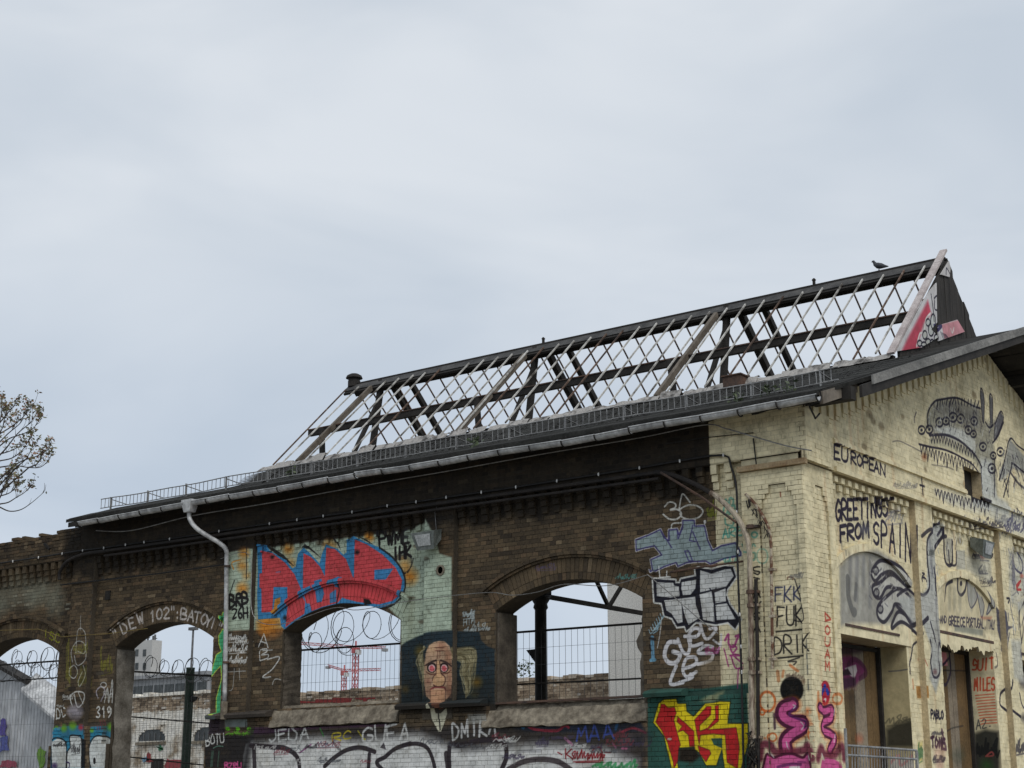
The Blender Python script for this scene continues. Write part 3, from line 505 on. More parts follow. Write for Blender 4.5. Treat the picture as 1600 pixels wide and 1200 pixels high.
PF.line([(x+10, y+4) for x, y in body], 170, ORG, .55, soft=40); PF.line(body, 140, (84, 30, 62), .97); PF.line([(x+6, y) for x, y in body], 76, (218, 96, 160), .98); PF.line([(830, 560), (760, 640), (830, 680), (930, 720), (920, 780)], 22, (98, 40, 100), .9); PF.line([(880, 720), (912, 760), (890, 800)], 10, WH, .9); PF.line([(730, 930), (745, 990), (765, 1020)], 10, WH, .9); PF.line([(800, 545), (825, 555), (805, 580)], 10, WH, .9)
PF.line([(470, 1100), (490, 970), (560, 960), (640, 1040), (900, 1020), (960, 970), (1010, 1100)], 70, (110, 36, 60), .85, soft=30); PF.fill([(500, 1210), (540, 1060), (600, 1090), (700, 1060), (800, 1055), (900, 1090), (960, 1050), (1000, 1210)], (220, 98, 162), .98, 8, smooth=False); PF.line([(500, 1210), (540, 1060), (600, 1090), (700, 1060), (800, 1055), (900, 1090), (960, 1050), (1005, 1210)], 24, (78, 26, 50), .95); PF.line([(560, 1045), (600, 1090)], 9, WH, .9); PF.line([(965, 1050), (985, 1120)], 9, WH, .9); PF.line([(640, 1190), (780, 1160), (880, 1165)], 26, (120, 50, 110), .9); PF.line([(850, 1135), (930, 1140)], 12, (120, 50, 110), .8); PF.fill([(760, 1185), (870, 1180), (880, 1215), (760, 1215)], WH, .9)
PF.line([(605, 640), (610, 790)], 24, (70, 44, 60), .8)
# green and yellow spill over the pipe foot
PF.at(980, 1040, 7.27); PF.line([(1340, 370), (1370, 430), (1350, 500)], 22, (50, 90, 74), .8)
PF.at(); _rq = random.Random(21)
for i in range(26):                                     # small tags over the silver band, pilasters and bays
    x = _rq.uniform(400, 1005); y = 1160+_rq.uniform(-6, 34)-.045*(x-700); w_ = _rq.uniform(14, 40)
    PF.scrawl(x, y-_rq.uniform(5, 11), x+w_, y+2, _rq.randrange(5, 9), _rq.uniform(1.1, 2.0), _rq.choice(((40, 40, 46), (66, 60, 84), (130, 60, 70), (90, 94, 100), (236, 238, 236))), .75, seed=100+i)
for x, y, w_, h_, c in ((372, 1008, 20, 12, WH), (735, 985, 26, 12, (190, 205, 210)), (1130, 880, 18, 10, TQ), (1100, 1020, 20, 12, PU), (1235, 905, 22, 10, (90, 90, 96)), (1230, 1060, 24, 8, (110, 90, 80)), (96, 1092, 22, 10, WH), (160, 1088, 18, 10, WH), (120, 1020, 20, 14, (150, 150, 60)), (835, 890, 30, 10, (96, 86, 120)), (960, 905, 30, 12, (90, 160, 156))):
    PF.scrawl(x, y-h_, x+w_, y, 8, 1.5, c, .65, seed=int(x+y))
img_front = FS.image('long wall paint')

# ---- sheet of the gable wall
GS = Sheet(-.3, 16.0, 1.0, 10.6, 90)
PG = Painter(GS, lambda x, y: tuple(onX(x, y, 0.0)[[1, 2]])); GS.px = .0185
GS.fill([(-.3, 1.0), (16.0, 1.0), (16.0, 10.6), (-.3, 10.6)], CREAM, .95)
for i in range(60):                                     # paint lost in flakes and rusty runs
    y = rnd.uniform(0, 11); z = rnd.uniform(1.5, 10); r = rnd.uniform(.02, .09)
    GS.fill([(y+r*1.6*math.cos(t), z+r*math.sin(t)) for t in np.arange(0, 6.2, .8)], BK, .7, .05, hole=True)
for i in range(40):
    y = rnd.uniform(0, 11); z = rnd.uniform(3, 9.6); GS.line([(y, z), (y+.02, z-rnd.uniform(.3, 1.2))], rnd.uniform(.03, .1), (170, 120, 80), .22, .08, False)
GS.px = .0165
onG = lambda X: (lambda x, y: tuple(onX(x, y, X)[[1, 2]]))
PG.proj = onG(.04)
PG.at(1280, 540, 5)
BV = (44, 40, 58)
PG.text('EU', (118, 880), (235, 915), 105, 15, BV, .95, jit=.03); PG.text('ROPE', (250, 918), (440, 985), 88, 13, BV, .95, jit=.03); PG.text('AN', (430, 985), (525, 1025), 84, 13, BV, .95, jit=.03)
PG.line([(745, 600), (745, 560), (758, 520)], 8, BV, .8)
GS.px = .0225
# monster with many eyes
GM = (120, 122, 118); LM = (206, 210, 206); BVD = (36, 34, 50)
PG.fill([(835, 640), (850, 510), (930, 430), (1080, 420), (1250, 480), (1300, 600), (1400, 560), (1440, 560), (1400, 700), (1360, 760), (1380, 950), (1390, 1190), (1260, 1180), (1250, 950), (1150, 800), (900, 690)], GM, .62, 35)
PG.fill([(900, 650), (1000, 630), (1130, 660), (1220, 740), (1220, 850), (1120, 760), (960, 690)], LM, .9, 20); PG.fill([(1260, 880), (1350, 900), (1390, 1190), (1265, 1180)], LM, .9, 30); PG.fill([(860, 720), (960, 740), (1150, 800), (1260, 920), (1180, 880), (1000, 800), (860, 770)], (170, 170, 150), .6, 20)
PG.fill([(900, 480), (1040, 460), (1250, 500), (1250, 620), (1150, 640), (1100, 560), (960, 540)], (84, 84, 88), .45, 60)
PG.line([(845, 640), (850, 520), (900, 440), (960, 420), (1080, 410), (1200, 470), (1260, 490)], 9, BVD, .9); PG.line([(780, 770), (860, 790), (1000, 820), (1140, 890), (1200, 930), (1250, 1000)], 9, BVD, .9); PG.line([(860, 700), (1000, 700), (1120, 760), (1220, 860), (1270, 950)], 12, BVD, .85)
for i in range(16):
    x = 870+i*22; y = 705+max(0, i-4)*11; PG.line([(x, y), (x+8, y+55), (x+18, y+4)], 7, BVD, .85, smooth=False)
for i in range(17):
    x = 790+i*25; y = 780+i*8; PG.line([(x, y), (x+9, y+65+(i % 3)*22), (x+20, y+8)], 7, BVD, .85, smooth=False)
for x, y, r in ((800, 660, 26), (860, 655, 26), (940, 600, 28), (990, 590, 24), (1045, 560, 30), (1105, 570, 28), (1210, 590, 26), (1165, 660, 26), (1205, 690, 22), (1350, 960, 30), (1280, 790, 26), (1415, 830, 26), (1360, 860, 22)):
    PG.oval(x, y, r, r*1.2, BVD, .9, w=9); PG.oval(x, y, r*.4, r*.45, BVD, .9)
for i in range(14): PG.line([(920+i*24, 450+abs(i-6)*5), (925+i*24+rnd.uniform(-14, 14), 405+abs(i-6)*4)], 9, BVD, .8)
for sp in ([(1262, 335), (1285, 380), (1290, 520), (1280, 600), (1262, 420)], [(1335, 378), (1355, 420), (1352, 600), (1340, 620), (1330, 440)], [(1418, 515), (1440, 560), (1425, 620), (1370, 740), (1375, 620)]):
    PG.fill(sp, (104, 104, 110), .95, 8); PG.line(sp, 8, BVD, .9, closed=True)
PG.line([(1300, 600), (1330, 640), (1360, 620)], 10, BVD, .9); PG.line([(1370, 900), (1370, 1180)], 10, BVD, .85); PG.line([(1265, 950), (1270, 1180)], 9, BVD, .85); PG.line([(1440, 600), (1400, 700), (1355, 760)], 9, BVD, .9)
PG.fill([(1405, 980), (1450, 900), (1490, 730), (1600, 860), (1700, 900), (1700, 1060), (1520, 960), (1440, 1040), (1410, 1060)], (150, 152, 150), .85, 15); PG.line([(1405, 1050), (1440, 940), (1490, 730), (1560, 790), (1700, 880)], 9, BVD, .9); PG.line([(1440, 1180), (1500, 960), (1510, 920), (1600, 990), (1700, 1060)], 10, BVD, .9); PG.line([(1450, 1060), (1480, 1180)], 9, BVD, .8); PG.line([(1500, 1000), (1560, 1080), (1640, 1140)], 14, BVD, .7)
PG.fill([(1250, 1170), (1390, 1180), (1480, 1230), (1480, 1330), (1250, 1260)], LM, .8, 20)
_rh = random.Random(8)
for i in range(150):                                    # hatching of the monster's hide
    x = _rh.uniform(850, 1390); y = _rh.uniform(430, 660) if x < 1230 else _rh.uniform(560, 1150)
    PG.line([(x, y), (x+_rh.uniform(-14, 14), y+_rh.uniform(10, 55))], _rh.uniform(3, 8), BVD if _rh.random() < .62 else LM, _rh.uniform(.35, .8))
for i in range(60):
    x = _rh.uniform(1410, 1640); y = 760+(x-1410)*.6+_rh.uniform(0, 260); PG.line([(x, y), (x+_rh.uniform(-20, 24), y+_rh.uniform(20, 80))], _rh.uniform(4, 9), BVD if _rh.random() < .7 else LM, .6)
PG.line([(575, 750), (640, 750), (800, 830)], 5, BVD, .5); PG.line([(880, 930), (1000, 950), (1050, 970)], 5, BVD, .4); PG.spray(820, 870, 28, (150, 74, 40), .8)
PG.at(1280, 740, 5)
PG.line([(800, 40), (812, 165)], 9, BVD, .9); PG.line([(788, 90), (822, 100)], 9, BVD, .9); PG.scrawl(580, 60, 760, 110, 12, 5, (110, 110, 120), .5, 71)
PG.fill([(900, 130), (1060, 160), (1300, 230), (1350, 330), (1200, 300), (1000, 230)], LM, .5, 30)
for i in range(16):
    x = 905+i*27; y = 120+i*8; PG.line([(x, y), (x+10, y+50+(i % 3)*22), (x+20, y+6)], 8, BVD, .85, smooth=False)
PG.fill([(1185, 155), (1330, 210), (1330, 270), (1190, 220)], (26, 24, 34), .95, 10)
for i in range(5): PG.line([(1205+i*30, 250+i*8), (1215+i*30, 205+i*8), (1228+i*30, 255+i*8)], 9, LM, .9, smooth=False)
PG.scrawl(1230, 350, 1420, 420, 10, 8, BVD, .7, 72); PG.scrawl(1380, 260, 1600, 400, 12, 9, BVD, .7, 73); PG.fill([(1330, 250), (1600, 330), (1700, 400), (1700, 560), (1450, 420), (1340, 330)], LM, .6, 40); PG.scrawl(1450, 320, 1650, 470, 12, 10, (70, 70, 100), .7, 74)
PG.proj = onG(-.12); GS.px = .0165
# greetings
PG.text('GREETINGS', (130, 365), (545, 330), 150, 19, BV, .96, jit=.03); PG.text('FROM', (165, 530), (400, 490), 115, 20, BV, .96, jit=.03); PG.spray(355, 440, 60, (120, 122, 130), .7)
for i, ch in enumerate('SPAIN'): PG.text(ch, (425+i*62, 545+i*32), (480+i*62, 558+i*34), 165+i*28, 18, BV, .96, jit=.03)
PG.line([(175, 530), (180, 640)], 8, BV, .5); PG.line([(415, 490), (405, 560)], 6, BV, .4)
GS.px = .022
# gripping grey hand and claws
PG.fill([(150, 730), (240, 640), (420, 600), (560, 690), (700, 850), (740, 950), (740, 1180), (250, 1170), (160, 1190)], (150, 150, 146), .9, 20)
for i in range(8): PG.line([(210+i*26, 640+rnd.uniform(-10, 40)), (205+i*26, 1050+rnd.uniform(-200, 60))], 26, (120, 122, 128) if i % 2 else (188, 188, 180), .5, soft=18)
PG.line([(215, 820), (220, 960), (255, 1080), (270, 1080)], 34, (92, 94, 96), .7); PG.line([(280, 870), (270, 980)], 22, (92, 94, 96), .6)
for q in ([(700, 830), (600, 730), (480, 680), (420, 730), (400, 790), (430, 840), (480, 790), (560, 770), (650, 860)], [(690, 900), (560, 790), (470, 850), (410, 880), (420, 950), (470, 970), (520, 890), (600, 900), (640, 940)], [(740, 1000), (620, 900), (520, 960), (450, 1040), (450, 1120), (500, 1160), (560, 1080), (590, 1020), (700, 1060)], [(740, 1170), (620, 1080), (570, 1150), (560, 1210), (640, 1160), (760, 1250)]):
    PG.fill(q, (196, 196, 190), .92, 14); PG.line(q, 15, BVD, .9)
for x, y in ((435, 760), (440, 930), (470, 1060)): PG.oval(x, y, 20, 30, (130, 130, 130), .9); PG.oval(x, y, 20, 30, BVD, .9, w=8)
PG.proj = onG(-.03)
for i in range(70):
    x = _rh.uniform(420, 740); y = 650+(x-420)*.45+_rh.uniform(0, 330); PG.line([(x, y), (x+_rh.uniform(-26, 26), y+_rh.uniform(8, 34))], _rh.uniform(3, 8), (70, 70, 84) if _rh.random() < .5 else (214, 214, 208), .5)
# the arm that climbs over the pilaster
PG.fill([(640, 960), (780, 960), (830, 900), (830, 520), (900, 400), (960, 370), (1010, 440), (960, 540), (905, 640), (900, 900), (930, 1250), (950, 1500), (900, 1720), (850, 1600), (860, 1350), (800, 1180), (700, 1100)], (186, 190, 188), .93, 18)
PG.line([(640, 950), (720, 900), (800, 950), (850, 880), (835, 700), (835, 520), (900, 430), (965, 370)], 13, BVD, .85); PG.line([(905, 650), (950, 560), (1000, 480), (1010, 420)], 16, BVD, .85); PG.line([(885, 740), (900, 900), (905, 1150), (935, 1350)], 13, BVD, .85); PG.line([(790, 490), (850, 440), (880, 440)], 16, BVD, .8); PG.line([(880, 440), (895, 350)], 10, BVD, .8); PG.line([(850, 520), (870, 800)], 20, (110, 112, 122), .5, soft=16)
PG.line([(1010, 460), (1015, 640), (1040, 710), (1075, 690), (1075, 520)], 15, BVD, .85); PG.fill([(1020, 500), (1070, 500), (1070, 680), (1030, 690)], (150, 152, 150), .6, 12); PG.line([(960, 480), (1000, 420), (1000, 480), (1030, 485), (980, 510), (920, 600)], 14, BVD, .8)
PG.fill([(850, 590), (895, 600), (890, 640), (840, 640)], (110, 114, 110), .9, 6); PG.spray(620, 290, 40, (140, 140, 150), .5); PG.scrawl(560, 260, 690, 380, 6, 8, (120, 120, 140), .5, 75)
PG.proj = onG(-.12)
for i in range(120):
    x = _rh.uniform(830, 930) if i % 2 else _rh.uniform(990, 1420); y = _rh.uniform(380, 1300) if i % 2 else _rh.uniform(330, 620); PG.line([(x, y), (x+_rh.uniform(-10, 14), y+_rh.uniform(14, 70))], _rh.uniform(3, 8), (64, 64, 84) if _rh.random() < .55 else (206, 208, 204), .55)
for i in range(80):
    x = _rh.uniform(1430, 1640); y = _rh.uniform(420, 1300); PG.line([(x, y), (x+_rh.uniform(-16, 20), y+_rh.uniform(20, 110))], _rh.uniform(4, 14), (80, 80, 100) if _rh.random() < .5 else (206, 210, 208), .55)
# second arch
PG.at(1400, 860, 8)
PG.fill([(530, 560), (600, 420), (760, 330), (900, 340), (1100, 470), (1250, 640), (1290, 900), (1300, 1060), (880, 1000), (540, 940)], (206, 196, 164), .8, 20)
PG.line([(690, 385), (620, 430), (605, 520), (595, 640)], 24, BVD, .9, taper=True); PG.line([(760, 350), (760, 500), (800, 560), (850, 500), (870, 380)], 22, BVD, .85); PG.oval(800, 415, 16, 34, BVD, .9)
for q in ([(880, 400), (890, 600), (930, 720), (1000, 600), (970, 470)], [(1000, 520), (1030, 700), (1060, 840), (1090, 700), (1060, 590)], [(1090, 480), (1150, 640), (1120, 800), (1190, 700), (1160, 560)]): PG.fill(q, (166, 168, 164), .9, 14); PG.line(q, 12, (70, 70, 92), .85)
for x in (660, 720, 790, 930): PG.line([(x, 480), (x-5, 730)], 44, (150, 148, 138), .35, soft=24)
PG.fill([(1040, 830), (1190, 830), (1170, 870), (1060, 860)], (160, 70, 54), .5, 20); PG.fill([(715, 940), (1080, 990), (1070, 1070), (720, 1010)], (124, 130, 124), .7, 15)
PG.text('-AND', (510, 905), (625, 905), 80, 11, (70, 66, 80), .9, jit=.03); PG.text('GREECE', (645, 935), (860, 955), 110, 13, (62, 58, 74), .92, jit=.03); PG.text('PORTUGAL,', (870, 955), (1120, 975), 110, 12, (62, 58, 74), .92, jit=.03); PG.text('ITALY', (1115, 975), (1240, 985), 105, 12, (70, 66, 80), .9, jit=.03)
PG.fill([(1250, 700), (1310, 780), (1330, 950), (1390, 960), (1330, 1000), (1310, 1150), (1270, 1000)], (70, 70, 90), .85, 10)
PG.line([(250, 290), (275, 300), (250, 335), (280, 345)], 12, BVD, .9); PG.line([(255, 395), (245, 350), (290, 360), (300, 395)], 12, BVD, .9)
PG.scrawl(1040, 200, 1120, 300, 7, 9, BVD, .8, 76); PG.line([(1080, 180), (1035, 250), (1060, 290), (1150, 290)], 11, BVD, .85); PG.scrawl(1150, 320, 1240, 420, 9, 9, BVD, .7, 77); PG.scrawl(1020, 330, 1200, 440, 9, 8, BVD, .55, 78); PG.line([(1050, 120), (1100, 125), (1160, 130)], 12, BVD, .7); PG.scrawl(960, 20, 1200, 90, 12, 12, BVD, .8, 79); PG.spray(1080, 70, 40, (150, 50, 46), .6); PG.fill([(760, 0), (860, 0), (870, 240), (750, 240)], (176, 178, 172), .7, 14); PG.fill([(870, 60), (1180, 100), (1200, 420), (1040, 340), (880, 240)], (188, 190, 184), .55, 40)
PG.line([(655, 0), (670, 150), (700, 185), (750, 170), (755, 20)], 16, BVD, .8)
PG.fill([(1330, 0), (1700, 0), (1700, 700), (1480, 800), (1350, 620)], (186, 190, 188), .55, 60); PG.line([(1510, 20), (1580, 150), (1570, 280), (1500, 240), (1480, 180)], 18, (70, 70, 100), .8); PG.line([(1490, 460), (1560, 380), (1510, 480), (1560, 490)], 18, (180, 50, 50), .85); PG.spray(1570, 320, 30, (190, 70, 60), .8); PG.line([(1310, 605), (1345, 610), (1330, 660)], 16, BVD, .9); PG.scrawl(1380, 40, 1460, 500, 14, 12, (110, 110, 130), .6, 80); PG.line([(1600, 560), (1540, 700), (1530, 900), (1560, 1150)], 16, BVD, .8); PG.line([(1600, 800), (1570, 900), (1580, 1000), (1550, 1180)], 13, BVD, .75); PG.line([(1495, 470), (1530, 540)], 14, BVD, .7)
PG.fill([(240, 560), (480, 560), (530, 1180), (420, 1200), (340, 900), (200, 900)], (190, 192, 188), .7, 40); PG.line([(0, 700), (100, 800), (200, 940), (320, 850)], 30, BVD, .85); PG.line([(350, 900), (400, 1080), (430, 1200)], 16, BVD, .85); PG.line([(470, 560), (490, 900), (530, 1190)], 13, BVD, .8)
PG.proj = onG(-.02)
# lower gable
PG.at(1400, 1000, 6)
PG.line([(245, 15), (210, 50), (195, 150), (180, 220), (185, 310)], 11, BVD, .85); PG.line([(310, 0), (330, 100), (315, 200), (335, 330), (370, 350), (400, 300), (385, 150), (395, 30)], 13, BVD, .85); PG.fill([(320, 20), (390, 20), (395, 300), (365, 345), (335, 300)], (180, 182, 180), .75, 10); PG.spray(355, 300, 26, (96, 50, 54), .9)
PG.fill([(240, 430), (295, 430), (300, 545), (250, 545)], (176, 126, 66), .9, 6); PG.line([(210, 370), (215, 450)], 12, (190, 110, 70), .6); PG.line([(260, 180), (285, 240)], 10, (170, 90, 70), .6)
PG.text('PABLO', (320, 735), (440, 740), 75, 11, BVD, .9, jit=.1, drip=.5); PG.text('TOME', (320, 1000), (460, 1020), 90, 15, (66, 40, 60), .9, jit=.1); PG.scrawl(330, 850, 430, 890, 8, 9, BVD, .6, 81); PG.line([(420, 850), (440, 940), (460, 1020)], 22, (80, 50, 70), .7); PG.scrawl(340, 1080, 440, 1140, 9, 10, BVD, .7, 82); PG.spray(400, 1050, 70, (196, 140, 130), .6); PG.spray(400, 1180, 50, (200, 130, 130), .5); PG.fill([(255, 960), (300, 950), (300, 1140), (265, 1150)], (206, 190, 90), .5, 20); PG.scrawl(260, 950, 300, 1130, 7, 8, (60, 110, 80), .7, 83)
PG.line([(1085, 380), (1075, 450), (1030, 500), (1025, 600), (1060, 640), (1120, 690), (1160, 720)], 15, BVD, .9); PG.line([(1150, 500), (1170, 600), (1200, 650)], 11, BVD, .8); PG.spray(1190, 400, 60, BVD, .8); PG.spray(1190, 730, 40, BVD, .7); PG.fill([(1070, 0), (1210, 0), (1210, 420), (1100, 360)], (192, 196, 194), .7, 30); PG.fill([(1160, 90), (1210, 80), (1210, 180), (1160, 160)], (72, 70, 96), .8, 14); PG.scrawl(1120, 930, 1200, 1060, 10, 12, BVD, .7, 84); PG.line([(985, 120), (1000, 230), (960, 260)], 12, BVD, .5)
PG.proj = onG(-.01); GS.px = .018
# pier face of the corner
PG.at(960, 900, 4)
PG.line([(1325, 230), (1360, 270), (1325, 280), (1325, 230)], 8, (190, 70, 56), .85, smooth=False)
for i, ch in enumerate('OUAM'): PG.text(ch, (1325, 360+i*75), (1362, 365+i*75), 52, 7, (190, 70, 56), .85)
PG.at(1120, 1020, 6.667)
PG.oval(1260, 480, 40, 50, ORG, .6, w=18); PG.line([(1050, 420), (1060, 680)], 26, ORG, .5); PG.spray(1290, 900, 60, ORG, .5)
PG.oval(1140, 420, 60, 138, (222, 180, 150), .95); PG.oval(1140, 420, 54, 130, (176, 36, 60), .98)
for x, y in ((1138, 350), (1105, 420), (1172, 420), (1120, 390), (1160, 390)): PG.oval(x, y, 16, 26, (40, 60, 160), .95)
PG.line([(1130, 485), (1150, 480), (1145, 505)], 9, WH, .95)
b2 = [(1070, 570), (1130, 610), (1210, 590), (1200, 680), (1120, 730), (1110, 800), (1200, 850), (1240, 900), (1190, 1010)]
PG.line([(x, y) for x, y in b2], 90, ORG, .5, soft=30); PG.line(b2, 64, (84, 30, 62), .97); PG.line(b2, 34, (218, 96, 160), .98); PG.line([(1240, 580), (1235, 650)], 8, WH, .9); PG.line([(1108, 780), (1110, 820)], 8, WH, .9); PG.line([(1245, 850), (1235, 930)], 8, WH, .9)
PG.line([(1050, 1100), (1080, 1000), (1130, 1060), (1240, 1060), (1300, 980), (1320, 1100)], 50, (110, 36, 60), .85, soft=24); PG.fill([(1075, 1210), (1090, 1120), (1150, 1090), (1240, 1110), (1290, 1140), (1305, 1210)], (220, 98, 162), .98, 8); PG.line([(1090, 1050), (1110, 1120)], 8, WH, .9)
img_gable = GS.image('gable wall paint')

# ---- door jambs, boards, skylight end
JS = Sheet(-.75, .05, 1.0, 4.3, 120); PJ = Painter(JS, lambda x, y: tuple(onY(x, y, 7.6)[[0, 2]])); JS.px = .0125
JS.fill([(-.75, 1), (.05, 1), (.05, 4.3), (-.75, 4.3)], CREAM, .95)
PJ.at(1400, 1000, 6); PJ.k = lambda x, y: (1400+(715+(x-715)*.86)/6, 1000+y/6); RJ = (214, 78, 50)
PJ.text('SUIT', (715, 290), (960, 260), 100, 15, RJ, .85, jit=.1); PJ.text('MILES', (735, 475), (965, 470), 115, 14, RJ, .9, jit=.06)
for i in range(11): PJ.line([(745+i*6, 520+i*27), (850, 512+i*27), (950+i*3, 505+i*27)], 9, RJ, .8)
PJ.text('A2.', (755, 840), (940, 810), 85, 9, (66, 70, 78), .9)
PJ.fill([(735, 880), (850, 840), (1000, 860), (1010, 1220), (735, 1220)], (44, 46, 44), .9, 40); PJ.scrawl(760, 930, 990, 1100, 12, 16, (30, 32, 34), .8, 91); PJ.line([(860, 1090), (920, 1050), (940, 1080), (880, 1090)], 16, (190, 90, 90), .8); PJ.spray(870, 1180, 80, (60, 120, 60), .8)
img_jamb2 = JS.image('door jamb paint')
J1 = Sheet(-.75, .05, 1.0, 4.3, 120); P1 = Painter(J1, lambda x, y: tuple(onY(x, y, 3.66)[[0, 2]])); J1.px = .0125
J1.fill([(-.75, 1), (.05, 1), (.05, 4.3), (-.75, 4.3)], (198, 186, 146), .95); J1.fill([(-.75, 3.2), (.05, 3.2), (.05, 4.3), (-.75, 4.3)], (170, 160, 128), .6, .5)
P1.at(1280, 960, 5); P1.line([(545, 445), (620, 440), (715, 425)], 9, (90, 92, 96), .8); P1.fill([(525, 900), (600, 850), (700, 830), (770, 790), (770, 1040), (525, 1040)], (48, 48, 42), .85, 40); P1.scrawl(530, 780, 700, 860, 6, 10, (70, 70, 60), .5, 92)
P1.fill([(550, 1130), (770, 1130), (770, 1210), (550, 1210)], (226, 224, 220), .9, 10); P1.line([(560, 1160), (620, 1100), (640, 1180), (740, 1100), (750, 1180)], 18, (214, 150, 150), .8)
img_jamb1 = J1.image('first door jamb paint')
BS = Sheet(.8, 8.2, 1.0, 4.3, 90); PB = Painter(BS, lambda x, y: tuple(onX(x, y, -.62)[[1, 2]])); BS.px = .018
PB.at(1280, 960, 5)
PB.fill([(150, 190), (380, 190), (380, 280), (330, 300), (150, 330)], (54, 34, 50), .9, 20); PB.fill([(150, 330), (250, 320), (340, 360), (380, 440), (340, 500), (300, 560), (150, 600)], (116, 36, 92), .95, 20); PB.fill([(150, 195), (360, 205), (350, 240), (180, 245)], (170, 130, 96), .8, 8)
PB.line([(240, 410), (280, 350), (350, 390), (380, 460), (330, 500)], 26, (80, 24, 66), .8); PB.fill([(215, 420), (300, 390), (310, 440), (290, 500), (250, 470)], (200, 196, 196), .95, 6); PB.fill([(180, 450), (240, 420), (270, 470), (190, 480)], (40, 20, 40), .95, 8)
for x in (200, 250, 295): PB.oval(x, 580, 16, 18, (150, 130, 116), .8)
PB.fill([(150, 500), (300, 490), (300, 560), (150, 600)], (52, 28, 54), .8, 14); PB.spray(260, 640, 60, (46, 34, 40), .6); PB.spray(250, 740, 90, (60, 62, 52), .5); PB.spray(330, 970, 40, (196, 90, 40), .6)
PB.fill([(955, 290), (1010, 300), (1020, 400), (955, 400)], (214, 140, 150), .9, 6); PB.line([(955, 280), (960, 400), (1030, 340)], 14, (44, 30, 60), .9); PB.line([(1030, 300), (1040, 450), (1000, 550), (960, 500)], 18, (44, 34, 64), .9); PB.line([(955, 435), (1160, 440)], 8, (40, 40, 44), .8); PB.line([(985, 930), (1050, 890), (1140, 870)], 9, (40, 40, 44), .7); PB.spray(1100, 770, 60, (70, 60, 56), .5); PB.spray(1100, 1100, 80, (56, 76, 64), .6)
img_board = BS.image('door boards paint')
ES = Sheet(4.6, 8.6, 9.0, 12.6, 110); PE = Painter(ES, lambda x, y: tuple(onX(x, y, -.62)[[1, 2]])); ES.px = .018
ES.fill([(4.6, 9), (8.6, 9), (8.6, 12.6), (4.6, 12.6)], (206, 206, 210), .97)
PE.at(1340, 380, 6.15)
PE.fill([(380, 1060), (440, 930), (640, 560), (670, 680), (600, 780), (570, 880), (530, 990), (600, 1040), (440, 1060)], (190, 70, 92), .95, 30); PE.fill([(770, 790), (960, 740), (1030, 850), (800, 930)], (204, 140, 150), .9, 10)
PE.line([(530, 1000), (560, 880), (600, 860), (620, 740), (665, 680)], 14, WH, .95)
for x, y, rx, ry in ((560, 970, 22, 28), (610, 890, 22, 40), (640, 960, 24, 34), (670, 840, 26, 60), (640, 770, 20, 34), (690, 760, 24, 70), (600, 980, 24, 22), (720, 920, 20, 36), (680, 960, 20, 26)): PE.oval(x, y, rx, ry, (196, 200, 198), .95); PE.oval(x, y, rx, ry, BVD, .95, w=12)
PE.line([(700, 800), (770, 800), (720, 860)], 24, (52, 48, 90), .9); PE.line([(670, 500), (690, 640), (700, 760)], 12, BVD, .9); PE.line([(700, 540), (730, 520), (735, 640), (705, 640), (705, 560)], 12, BVD, .9); PE.line([(815, 310), (820, 250), (850, 300)], 12, BVD, .8); PE.line([(860, 830), (875, 870), (890, 820)], 12, WH, .9)
for i in range(5): PE.line([(760+i*12, 860+i*6), (790+i*14, 930)], 8, BVD, .8)
img_end = ES.image('skylight end paint')

# ------------------------------------------------------------------ shared materials
BR = [(0.0, (.050, .038, .026)), (.35, (.094, .071, .044)), (.7, (.135, .099, .058)), (.9, (.155, .105, .062)), (1.0, (.22, .17, .105))]
BRG = [(0.0, (.16, .11, .06)), (.5, (.26, .20, .11)), (1.0, (.34, .24, .13))]
MO = [(0, (.070, .058, .043)), (1, (.10, .085, .064))]
M_brick = painted('soot stained brick', img_front, FS.b, 0, BR, 1.0, .4, side=.6)
M_mortar = painted('dirty mortar', img_front, FS.b, 0, MO, .8, .35)
M_gbrick = painted('cream washed brick', img_gable, GS.b, 1, BRG, 1.0, .2, side=.9, bump=.2)
M_gmortar = painted('cream washed mortar', img_gable, GS.b, 1, [(0, (.48, .40, .26)), (1, (.52, .44, .29))], 1.0, .15)
M_tymp = painted('limewashed plaster', img_gable, GS.b, 1, [(0, (.42, .37, .26)), (1, (.42, .37, .26))], .97, .2)
M_jamb1 = painted('painted jamb plaster', img_jamb1, J1.b, 0, [(0, (.3, .26, .18)), (1, (.3, .26, .18))], 1, .15, side=False)
M_jamb2 = painted('tagged jamb plaster', img_jamb2, JS.b, 0, [(0, (.3, .26, .18)), (1, (.3, .26, .18))], 1, .15, side=False)
M_board = painted('sprayed door boards', img_board, BS.b, 1, [(0, (.13, .085, .042)), (.6, (.20, .13, .06)), (1, (.30, .26, .20))], .95, .35, side=False)
M_end = painted('sprayed end board', img_end, ES.b, 1, [(0, (.4, .38, .36)), (1, (.4, .38, .36))], 1, .2, side=False)
M_cement = worn('weathered cement', (.10, .082, .06), (.31, .27, .205), 4.5, .9, c3=(.40, .355, .28), fine=14, bump=.5)
M_reveal = worn('grey crumbling reveal plaster', (.10, .088, .07), (.25, .23, .195), 3, .9)
M_dirtplaster = worn('dirty reveal plaster', (.05, .042, .033), (.13, .11, .085), 4, .9)
M_ledge = painted('painted ledge', img_front, FS.b, 0, [(0, (.07, .06, .05)), (1, (.07, .06, .05))], .85, .3, side=False)
M_roof = worn('tar paper', (.020, .020, .019), (.043, .043, .040), 1.6, .95, c3=(.055, .058, .04), fine=18, spec=.08)
M_dark = worn('tarred timber', (.014, .013, .012), (.036, .032, .028), 2.5, .85)
M_wood = worn('old grey timber', (.07, .055, .04), (.19, .165, .135), 4, .85, stretch=(1, .3, .3))
